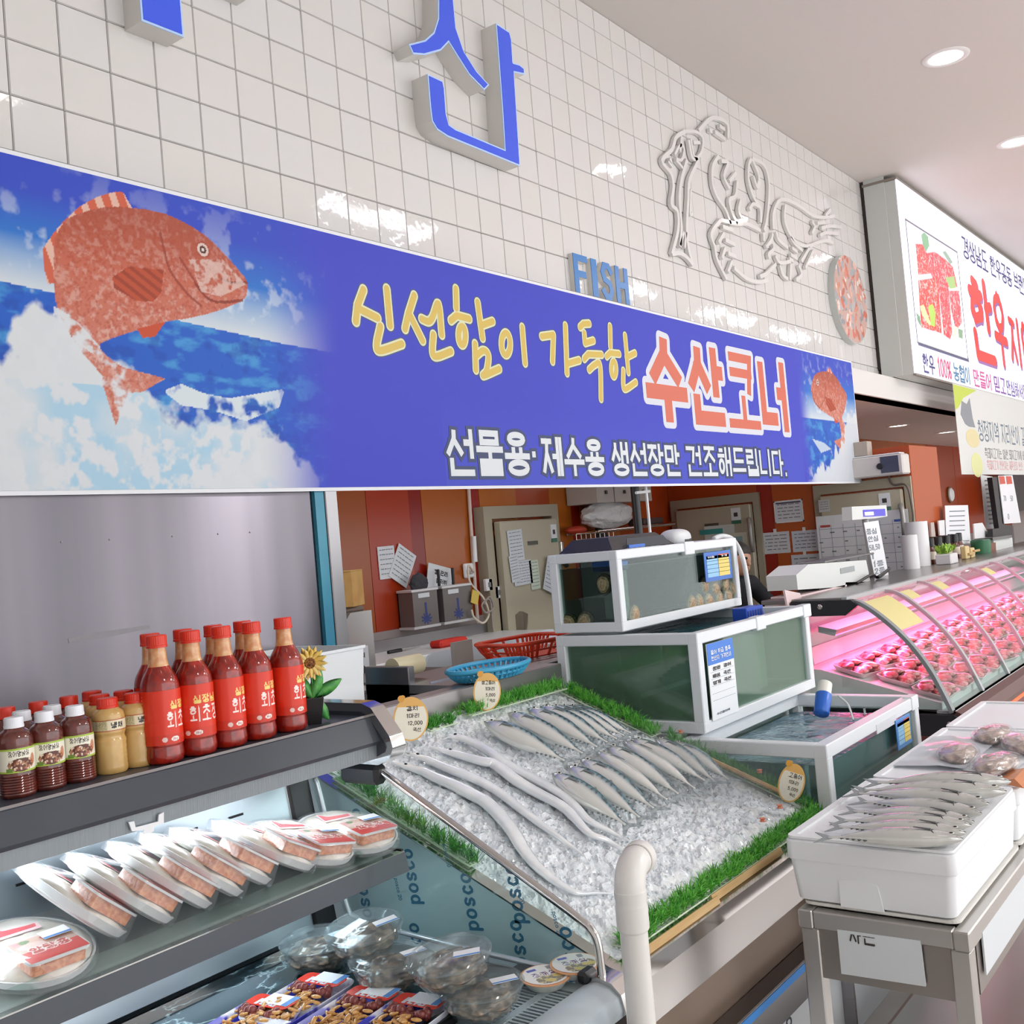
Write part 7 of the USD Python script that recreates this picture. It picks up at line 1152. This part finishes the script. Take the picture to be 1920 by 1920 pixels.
for s in (-1, 1): part(t, 'eye', moved(trimesh.creation.icosphere(2, .009), head + V3(-.045 + s * .03, -.073 + s * .022, .002)), M_eye, True)
part(t, 'mouth', moved(trimesh.Trimesh(np.array(trimesh.creation.icosphere(2, 1).vertices) * (.02, .008, .005), trimesh.creation.icosphere(2, 1).faces), head + V3(-.045, -.078, -.062)), mat('lip', '9a5a4c', .5), True)
for a, b in ((V3(7.0, 2.94, .907), V3(7.025, 2.89, .88)), (V3(6.51, 2.95, .91), V3(6.52, 2.88, .90))): part(t, 'cuff', tube([a, b], .053, 18), mat('cuff_brown', '6b4a38', .7), 40)
part(t, 'collar', tube([neck + V3(-.06 * math.cos(a), -.06 * math.sin(a), -.02 + .02 * math.sin(a)) for a in np.linspace(0, 6.28, 20)], .018, 8), mat('jacket_dark', '', .8), True); part(t, 'collar_trim', tube([chest + V3(-.11, -.10, .05), chest + V3(-.125, -.115, -.02)], .018, 8), mat('trim_red', 'c03038', .6), True)
def hand(w, d, side):
    m = limb([(w, .032), (w + d * .05, .036), (w + d * .085, .034)]); s = np.cross(d, (0, 0, 1)); s /= np.linalg.norm(s)
    for k, L in enumerate((.062, .07, .066, .052)): b = w + d * .085 + s * (k - 1.5) * .02; m = m + limb([(b, .0095), (b + d * L * .55 + V3(0, 0, -.008), .0088), (b + d * L + V3(0, 0, -.028), .0075)])
    b = w + d * .03 + s * side * .032; return m + limb([(b, .011), (b + d * .03 + s * side * .02, .010), (b + d * .06 + s * side * .024 + V3(0, 0, -.012), .008)])
part(t, 'hand', smoothed(limb([(V3(7.02, 2.90, .885), .036), (V3(7.06, 2.80, .86), .03)]) + hand(V3(7.06, 2.80, .86), V3(.2, -.95, -.2), -1), .008, 4), skin, True); part(t, 'hand', smoothed(limb([(V3(6.52, 2.88, .90), .036), (V3(6.54, 2.78, .89), .03)]) + hand(V3(6.54, 2.78, .89), V3(.1, -.97, -.15), 1), .008, 4), skin, True)
solo('prep_counter', box(5.2, 7.5, 2.55, 2.9, 0, .84, .004), M_brush, 'low steel counter where the person is working', 'counter')

# ================================================================== meat case
MX0, MX1 = 4.9, 11.5; ARC = spline([(1.80, 1.105), (1.72, 1.09), (1.62, 1.015), (1.52, .91), (1.44, .79), (1.39, .68), (1.355, .59)], 5)
t = MC = thing('meat_case', 'long curved-glass meat display case glowing pink inside', 'display case', (MX0, 1.3, 0)); M_grey = mat('case_grey', 'b7bbbd', .3, .3)
part(t, 'base', box(MX0 + .02, MX1, 1.36, 2.2, .08, .50), mat('case_body_red', '6d3a34', .4)); part(t, 'bumper', slab_x(Polygon([(1.30, .58), (1.34, .60), (1.36, .60), (1.36, .49), (1.31, .49), (1.298, .52)]), MX0, MX1), mat('bumper_brown', '5b3a38', .35)); part(t, 'light_strip', box(MX0 + .1, MX1, 1.352, 1.361, .435, .455), mat('strip_orange', 'f0602c', .4, emit=.7)); part(t, 'kick_grille', box(MX0 + .05, MX1, 1.35, 1.36, .1, .40), mat('grille_brown', '8a7068', .4))
for k in range(5): part(t, 'grille_bar', box(MX0 + .05, MX1, 1.343, 1.352, .13 + k * .055, .15 + k * .055), mat('grille_tan', 'b39a8c', .4))
part(t, 'sill', box(MX0, MX1, 1.335, 1.42, .585, .60, .003), M_grey)
part(t, 'end_cap', slab_x(Polygon([(1.32, .49), (1.50, .49), (1.52, .57), (1.49, .585), (1.34, .585), (1.302, .56), (1.30, .52)]).buffer(-.012).buffer(.012), MX0 - .03, MX0 + .01), M_black); part(t, 'end_cap', slab_x(Polygon([(1.75, 1.112), (2.04, 1.115), (2.06, 1.09), (2.0, 1.04), (1.78, 1.04), (1.72, 1.085)]), MX0 - .03, MX0 + .01), M_black)
for y, z in ((1.36, .545), (1.90, 1.085)): part(t, 'cap_screw', moved(turned(lathe([(.013, 0), (.012, .004), (.001, .005)], 16), ry(-math.pi / 2)), (MX0 - .03, y, z)), M_chrome, True)
part(t, 'counter_top', box(MX0, MX1, 1.80, 2.21, 1.10, 1.122, .004), mat('counter_dark_steel', '8b8785', .25, .8)); part(t, 'top_rail', box(MX0, MX1, 1.775, 1.81, 1.10, 1.125, .004), M_grey); part(t, 'back_wall', box(MX0 + .02, MX1, 2.14, 2.2, .5, 1.10), mat('case_inner', 'e0dcdc', .35)); part(t, 'deck', slab_x(Polygon([(1.40, .63), (1.40, .60), (2.14, .60), (2.14, .78), (1.95, .78)]), MX0 + .02, MX1), mat('case_inner', ''))
part(t, 'back_panel', slab_x(Polygon([(2.0, .77), (2.03, 1.06), (2.035, 1.06), (2.005, .77)]), MX0 + .02, MX1), mat('case_mirror', 'cfc6c8', .15, .6)); part(t, 'lamp_housing', slab_x(Polygon([(1.86, .965), (1.95, .985), (1.95, .955), (1.87, .935)]), MX0 + .05, MX1), M_grey); part(t, 'vent_strip', slab_x(Polygon([(1.99, .80), (2.0, .88), (1.996, .88), (1.985, .80)]), MX0 + .05, MX1), mat('vent_ribbed', 'c9b8be', .35, bump=.8, bscale=200, stretch=(1, .01, .01)))
part(t, 'end_glass', slab_x(Polygon(list(map(tuple, ARC)) + [(1.5, .60), (2.0, .60), (2.0, 1.05)]), MX0, MX0 + .006), M_clear)
off = np.array([(y, z) for y, z in ARC])
def arcstrip(x0, x1, d0, d1):
    n = np.gradient(off, axis=0); n = np.c_[-n[:, 1], n[:, 0]] / np.linalg.norm(n, axis=1)[:, None]; n = -n if n[5][1] < 0 else n; a, b = off + n * d0, off + n * d1; return slab_x(Polygon(list(map(tuple, a)) + list(map(tuple, b[::-1]))), x0, x1)
xr = [MX0 + k * .553 for k in range(13)]
for k, x in enumerate(xr[:-1]):
    part(t, 'curved_pane', arcstrip(x + .006, xr[k + 1] - .002, -.002, .003), M_clear); part(t, 'mullion', arcstrip(x - .006, x + (.024 if k else .035), -.008, .010), M_grey if k else mat('mullion_grey', '8e9496', .3, .3))
    if k in (0, 1, 2, 4): g0 = int(len(off) * .12); part(t, 'yellow_label', (lambda o_: slab_x(Polygon(list(map(tuple, o_ + (-.004, .004))) + list(map(tuple, (o_ + (-.0048, .0048))[::-1]))), x + .04, x + .04 + (.36 if k == 0 else .16)))(off[g0 + 2:g0 + (11 if k == 0 else 6)]), mat('label_yellow', 'd9cd8a', .4))
rect_light('meat_lamp', ((MX0 + 9) / 2 + .1, 1.86, .945), 4.2, .06, 75., (1.0, .10, .34), (0, -.35, -1)); rect_light('meat_lamp_top', ((MX0 + 9) / 2 + .1, 1.93, 1.085), 4.2, .05, 26., (1.0, .2, .42), (0, -.1, -1))
mt = thing('meat_tray', 'x', 'meat tray'); trr = lambda s, z: np.array([(x * s, y * s, z) for x, y in np.array(rrect(-.105, .105, -.07, .07, .02, 3).exterior.coords)[:-1]])
part(mt, 'tray', loft([trr(.85, 0), trr(1, .02), trr(.97, .021), trr(.85, .006)]), mat('tray_pinkwhite', 'e6d6d6', .4), 30, local=True); R = random.Random(4)
for k in range(7): Lm = trimesh.creation.icosphere(2, 1.0); vv = np.array(Lm.vertices); vv = vv * (1 + .5 * (meshkit.fbm(vv * 2 + k, 3, k)[:, None] - .5)) * (.045, .03, .011); part(mt, 'meat_slice', turned(trimesh.Trimesh(vv, Lm.faces), rz(R.uniform(0, 3)) @ rx(R.uniform(-.3, .3)), (-.06 + .04 * (k % 4) + R.uniform(-.01, .01), -.03 + .055 * (k // 4), .022 + .006 * (k % 3))), mat('beef', 'b8323c', .3, col2='e4a3a0', nscale=45, lo=.45, hi=.6, coat_weight=.5), True, local=True)
0 and part(mt, 'film', plane(rrect(-.10, .10, -.065, .065, .02), (0, 0, .042), (1, 0, 0), (0, 1, 0), .0005), M_clear, local=True); st = []
for row, (y, z, n_) in enumerate(((1.47, .648, 'front'), (1.64, .698, 'middle'), (1.82, .748, 'back'))):
    for k in range(13):
        x = MX0 + .18 + k * .30 + .05 * (row % 2); R_ = rx(.29) @ rz(R.uniform(-.12, .12)); lb = 'sliced beef tray in the meat case, %s row, %s from the black end cap' % (n_, ('first', 'second', 'third', 'fourth', 'fifth', 'sixth', 'seventh', 'eighth', 'ninth', 'tenth', 'eleventh', 'twelfth', 'thirteenth')[k]); gp = 'beef trays in the %s row of the meat case' % n_
        if not st: st.append(1); m = np.eye(4); m[:3, :3] = R_.T; m[3, :3] = (x, y, z); pr = stage.GetPrimAtPath(mt); m[:3, :3] *= 1.22; pr.GetAttribute('xformOp:transform').Set(Gf.Matrix4d(m.tolist())); tag(pr, lb, group=gp)
        else: dup(mt, (x, y, z), R_, 1.22, label=lb, group=gp)
# things on the meat counter
CZ = 1.1225
t = thing('weighing_scale', 'white electronic label scale with lit blue display on a post', 'scale', (5.3, 2.1, CZ)); M_sc = mat('scale_white', 'd7dad8', .35); q3 = lambda u, v, y: at(u, v, y=y)
sc = Polygon([tuple(q3(u, v, 2.06)[[0, 2]]) for u, v in ((1493, 1078), (1516, 1058), (1624, 1050), (1632, 1090), (1586, 1092), (1584, 1100), (1496, 1106))])
part(t, 'housing', plane(sc, (0, 2.22, 0), WU, WV, .16), M_sc); part(t, 'pan', box(5.42, 6.2, 2.06, 2.22, 1.268, 1.278, .003), mat('pan_steel', '8f9090', .3, .8)); part(t, 'printer_slot', wall(sbox(5.62, 1.195, 5.84, 1.225), 2.0595, .002), mat('slot_grey', '9ea2a4', .5)); part(t, 'foot', box(5.35, 5.45, 2.08, 2.2, CZ, 1.15), M_black); part(t, 'foot', box(6.0, 6.1, 2.08, 2.2, CZ, 1.15), M_black); part(t, 'cable_tangle', tube(spline([(5.8, 2.04, 1.13), (6.0, 2.02, 1.16), (6.2, 2.05, 1.13), (6.35, 2.03, 1.17), (6.1, 2.02, 1.14), (6.3, 2.05, 1.15)], 6), .008, 6), M_black, True)
pxs = lambda pts, y: Polygon([tuple(q3(u, v, y)[[0, 2]]) for u, v in pts])
part(t, 'display_head', plane(pxs([(1597, 950), (1662, 947), (1664, 968), (1640, 972), (1598, 975)], 2.15), (0, 2.21, 0), WU, WV, .06), M_sc); part(t, 'screen', wall(pxs([(1618, 956), (1659, 954), (1660, 967), (1619, 969)], 2.149), 2.149, .002), mat('screen_blue', '4a45b8', .3, emit=.5)); part(t, 'screen_readout', wall(pxs([(1621, 960), (1638, 959), (1639, 966), (1622, 967)], 2.146), 2.147, .001), mat('readout_white', 'c9c8ee', .3, emit=.4))
part(t, 'post', tube([q3(1622, 974, 2.19), q3(1640, 1096, 2.19)], .02, 10), M_sc, True); part(t, 'post_foot', plane(pxs([(1624, 1078), (1636, 1076), (1650, 1100), (1628, 1102)], 2.17), (0, 2.2, 0), WU, WV, .04), M_black)
t2 = thing('price_strip', 'white paper price strip taped to the scale post', 'price list', q3(1640, 1030, 2.12)); part(t2, 'strip', wall(pxs([(1619, 980), (1646, 976), (1666, 1082), (1640, 1086)], 2.12), 2.12, .003), mat('paper_white', 'dfe0e4', .5))
part(t2, 'lettering', wall(unary_union([writing(tx, *tuple(q3(u, v, 2.116)[[0, 2]]), .035, .19, w=.16) for tx, u, v in (('등심', 1625, 1003), ('안심', 1628, 1017), ('58,50', 1631, 1033), ('1++', 1634, 1049), ('1등', 1638, 1064), ('2등', 1641, 1077))]), 2.1165, .0008), mat('ink_7d848c', ''))
t = thing('pink_paper', 'pale pink paper pad standing at the meat counter end', 'paper', q3(1490, 1120, 2.0)); part(t, 'sheet', plane(pxs([(1471, 1106), (1478, 1142), (1506, 1128), (1500, 1112)], 2.05), (0, 2.06, 0), WU, WV, .01), mat('paper_pink', 'e6cfcf', .5)); part(t, 'pad', box(5.0, 5.7, 2.06, 2.2, CZ, 1.131), mat('paper_pink', ''))
for u, w, z1, w_ in ((1712, .034, 1.345, 'shorter front one'), (1727, .05, 1.425, 'taller rear one')):
    c = q3(u, 1085, 2.12 + (w > .04) * .04); t = thing('bag_roll', 'upright white roll of plastic bags on the meat counter, ' + w_, 'bag roll', (c[0], c[1], CZ)); part(t, 'roll', moved(lathe([(w * 3.0, CZ), (w * 3.0, z1)], 28) if False else lathe([(w * 1.5, CZ), (w * 1.5, z1)], 28), (c[0], c[1], 0)), mat('roll_white', 'e0e0e2', .45), 40); part(t, 'core', moved(lathe([(w * .7, z1), (w * .7, z1 + .002)], 16), (c[0], c[1], 0)), mat('core_grey', 'a9a9ac', .5))
c = q3(1778, 1074, 2.0); t = thing('potted_plant', 'small green plant in a white square pot on the meat counter', 'plant', (c[0], c[1], CZ)); part(t, 'pot', box(c[0] - .09, c[0] + .09, c[1] - .05, c[1] + .05, CZ, CZ + .07, .006), mat('pot_white', 'dcd8da', .4)); R = np.random.default_rng(3); lv = []
for k in range(70): a, e = R.uniform(0, 6.3), R.uniform(.2, 1.4); lv.append(turned(leaf(.05, .012, .01, 3), rz(a) @ ry(1.57 - e), (c[0] + R.uniform(-.07, .07), c[1] + R.uniform(-.04, .04), CZ + .07 + R.uniform(0, .03))))
part(t, 'leaves', cat_(lv), mat('plant_green', '7fae3c', .5, col2='a8c84a', nscale=40), kind='stuff')
sb = thing('seasoning_bottle', 'x', 'bottle'); part(sb, 'body', lathe([(.034, 0), (.036, .01), (.036, .09), (.026, .11), (.024, .12)], 18), mat('seasoning_brown', '5a2c1c', .2), 35, local=True); part(sb, 'label', lathe([(.0365, .03), (.0365, .085)], 18, cap=False), mat('seasoning_label', 'd9cfc0', .4), True, local=True); part(sb, 'cap', lathe([(.03, .12), (.03, .175), (.026, .18)], 18), M_black, 35, local=True); st = []
for k in range(8):
    c = q3(1748 + k * 7.6, 1066 - k * .9, 2.14 + .05 * (k % 2)); lb = 'black-capped seasoning bottle in the row behind the plant, number %s from the bag rolls' % ('one', 'two', 'three', 'four', 'five', 'six', 'seven', 'eight')[k]
    if not st: st.append(1); pr = stage.GetPrimAtPath(sb); m = np.eye(4); m[3, :3] = (c[0], c[1], CZ); pr.GetAttribute('xformOp:transform').Set(Gf.Matrix4d(m.tolist())); tag(pr, lb)
    else: dup(sb, (c[0], c[1], CZ), label=lb)
c = q3(1843, 1062, 2.1); t = thing('green_canister', 'dark green canister beside the seasoning bottles', 'canister', (c[0], c[1], CZ)); part(t, 'body', moved(lathe([(.072, CZ), (.075, 1.22), (.073, 1.225)], 24), (c[0], c[1], 0)), mat('canister_green', '2f6b48', .4), 40); part(t, 'lid', moved(lathe([(.07, 1.225), (.068, 1.232)], 24), (c[0], c[1], 0)), mat('canister_lid', '244f38', .4), 40)
for k, (u, w_) in enumerate(((1812, 'left'), (1822, 'right'))): c = q3(u, 1060, 2.02); t = thing('wooden_skewer_pack', 'cream and wood skewer pack before the green canister, %s one' % w_, 'skewer pack', c); part(t, 'pack', box(c[0] - .05, c[0] + .05, 2.0, 2.04, CZ, 1.215 - .02 * k, .006), mat('skewer_cream', 'd6bf8a', .5)); part(t, 'handle', box(c[0] - .02, c[0] + .14, 1.985, 2.0, 1.15 + .012 * k, 1.165 + .012 * k), mat('bamboo', ''))
t = thing('picture_frame', 'small brown framed card beside the green canister', 'frame', q3(1862, 1045, 2.1)); part(t, 'card', plane(pxs([(1857, 1018), (1867, 1017), (1869, 1058), (1859, 1060)], 2.05), (0, 2.06, 0), WU, WV, .01), mat('frame_brown', '7a4a34', .4))
t = thing('weighing_scale', 'second white scale farther along the meat counter, black post behind it', 'scale', (9.6, 2.1, CZ)); part(t, 'housing', plane(pxs([(1862, 1012), (1898, 1008), (1900, 1032), (1868, 1040)], 2.08), (0, 2.2, 0), WU, WV, .12), M_sc); part(t, 'pan', plane(pxs([(1861, 1008), (1897, 1003), (1898, 1008), (1862, 1013)], 2.06), (0, 2.2, 0), WU, WV, .14), MATS['pan_steel']); part(t, 'black_post', plane(pxs([(1860, 895), (1871, 894), (1884, 985), (1896, 984), (1898, 1003), (1862, 1008), (1861, 992), (1873, 990)], 2.14), (0, 2.18, 0), WU, WV, .04), M_black); part(t, 'foot', plane(pxs([(1868, 1040), (1902, 1030), (1912, 1042), (1872, 1048)], 2.1), (0, 2.2, 0), WU, WV, .1), M_black)
t = thing('price_list', 'tall narrow white price list beside the black post', 'price list', q3(1853, 940, 2.3)); part(t, 'sheet', wall(pxs([(1838, 890), (1860, 894), (1872, 990), (1848, 992)], 2.3), 2.3, .004), mat('paper_white', '')); part(t, 'print', wall(unary_union([pxs([(1845 + .9 * k, 900 + 8 * k), (1858 + .9 * k, 899 + 8 * k), (1858 + .9 * k, 902 + 8 * k), (1845 + .9 * k, 903 + 8 * k)], 2.3) for k in range(11)]), 2.2955, .0008), MATS['ink_7d848c'])
t = thing('price_board', 'white price board with two red headers hanging by the black post', 'price board', q3(1890, 930, 2.05)); part(t, 'board', wall(pxs([(1871, 892), (1897, 891), (1913, 980), (1882, 982)], 2.135), 2.135, .006), mat('paper_white', ''))
for a, b in ((1873, 1883), (1886, 1896)): part(t, 'red_header', wall(pxs([(a, 893), (b, 893), (b + 2, 907), (a + 2, 908)], 2.1285), 2.1287, .001), mat('header_red', 'c8503c', .4))
part(t, 'lettering', wall(unary_union([writing('70', *tuple(q3(1882, 940, 2.1285)[[0, 2]]), .05, .1, w=.12), writing('0', *tuple(q3(1890, 974, 2.1285)[[0, 2]]), .05, .06, w=.12), writing('50', *tuple(q3(1895, 940, 2.1285)[[0, 2]]), .05, .1, w=.12)]), 2.1287, .001), mat('ink_7d848c', ''))
t = thing('document_stand', 'white document on a stand on the meat counter before the orange wall', 'notice', q3(1793, 1010, 2.2)); part(t, 'sheet', wall(pxs([(1771, 948), (1814, 947), (1819, 1013), (1774, 1014)], 2.2), 2.2, .004), mat('paper_white', '')); part(t, 'print', wall(unary_union([pxs([(1779, 958 + 9 * k), (1808, 957 + 9 * k), (1808, 959 + 9 * k), (1779, 960 + 9 * k)], 2.2) for k in range(5)]), 2.1955, .0008), MATS['ink_7d848c'])
t = thing('paper_holder', 'white paper holder box behind the seasoning bottles', 'paper holder', q3(1770, 1010, 2.21)); part(t, 'box', plane(pxs([(1760, 976), (1772, 975), (1775, 1014), (1828, 1012), (1826, 982), (1842, 980), (1862, 1016), (1764, 1022)], 2.205), (0, 2.215, 0), WU, WV, .01), mat('roll_white', '')); part(t, 'divider', plane(pxs([(1746, 980), (1752, 979), (1757, 1020), (1748, 1021)], 2.20), (0, 2.215, 0), WU, WV, .012), mat('divider_grey', 'b9aca6', .5))

# ------------------------------------------------------------------ cold mist drifting over the right side of the ice
N = {'tc': ('texture_coordinate', {}), 'n': ('noise_texture', {'scale': 2.2, 'detail': 3}), 'r': ('map_range', {'from_min': .36, 'from_max': .72, 'to_min': 0.0, 'to_max': 1.0, 'clamp': True}),
     'g': ('gradient_texture', {'gradient_type': 'quadratic_sphere'}), 'm': ('math', {'math_type': 'multiply'}), 'm2': ('math', {'math_type': 'multiply', 'value2': 9.0}), 'v': ('principled_volume', {'color': (.97, .98, 1.0), 'anisotropy': .1})}
M_mist = usdkit.material(stage, '/World/Looks/cold_mist', N, [('tc.object', 'n.vector'), ('n.fac', 'r.value'), ('tc.object', 'g.vector'), ('r.result', 'm.value1'), ('g.fac', 'm.value2'), ('m.value', 'm2.value1'), ('m2.value', 'v.density')], volume='v.volume')
p_ = '/World/cold_mist'; x_ = UsdGeom.Xform.Define(stage, p_); pose(x_, (2.72, 1.42, .80), rx(.37), (.42, .36, .13)); tag(x_.GetPrim(), 'cold white mist drifting over the right side of the ice', 'mist', kind='stuff')
put(p_ + '/vapour', trimesh.creation.icosphere(3, 1.0), M_mist)
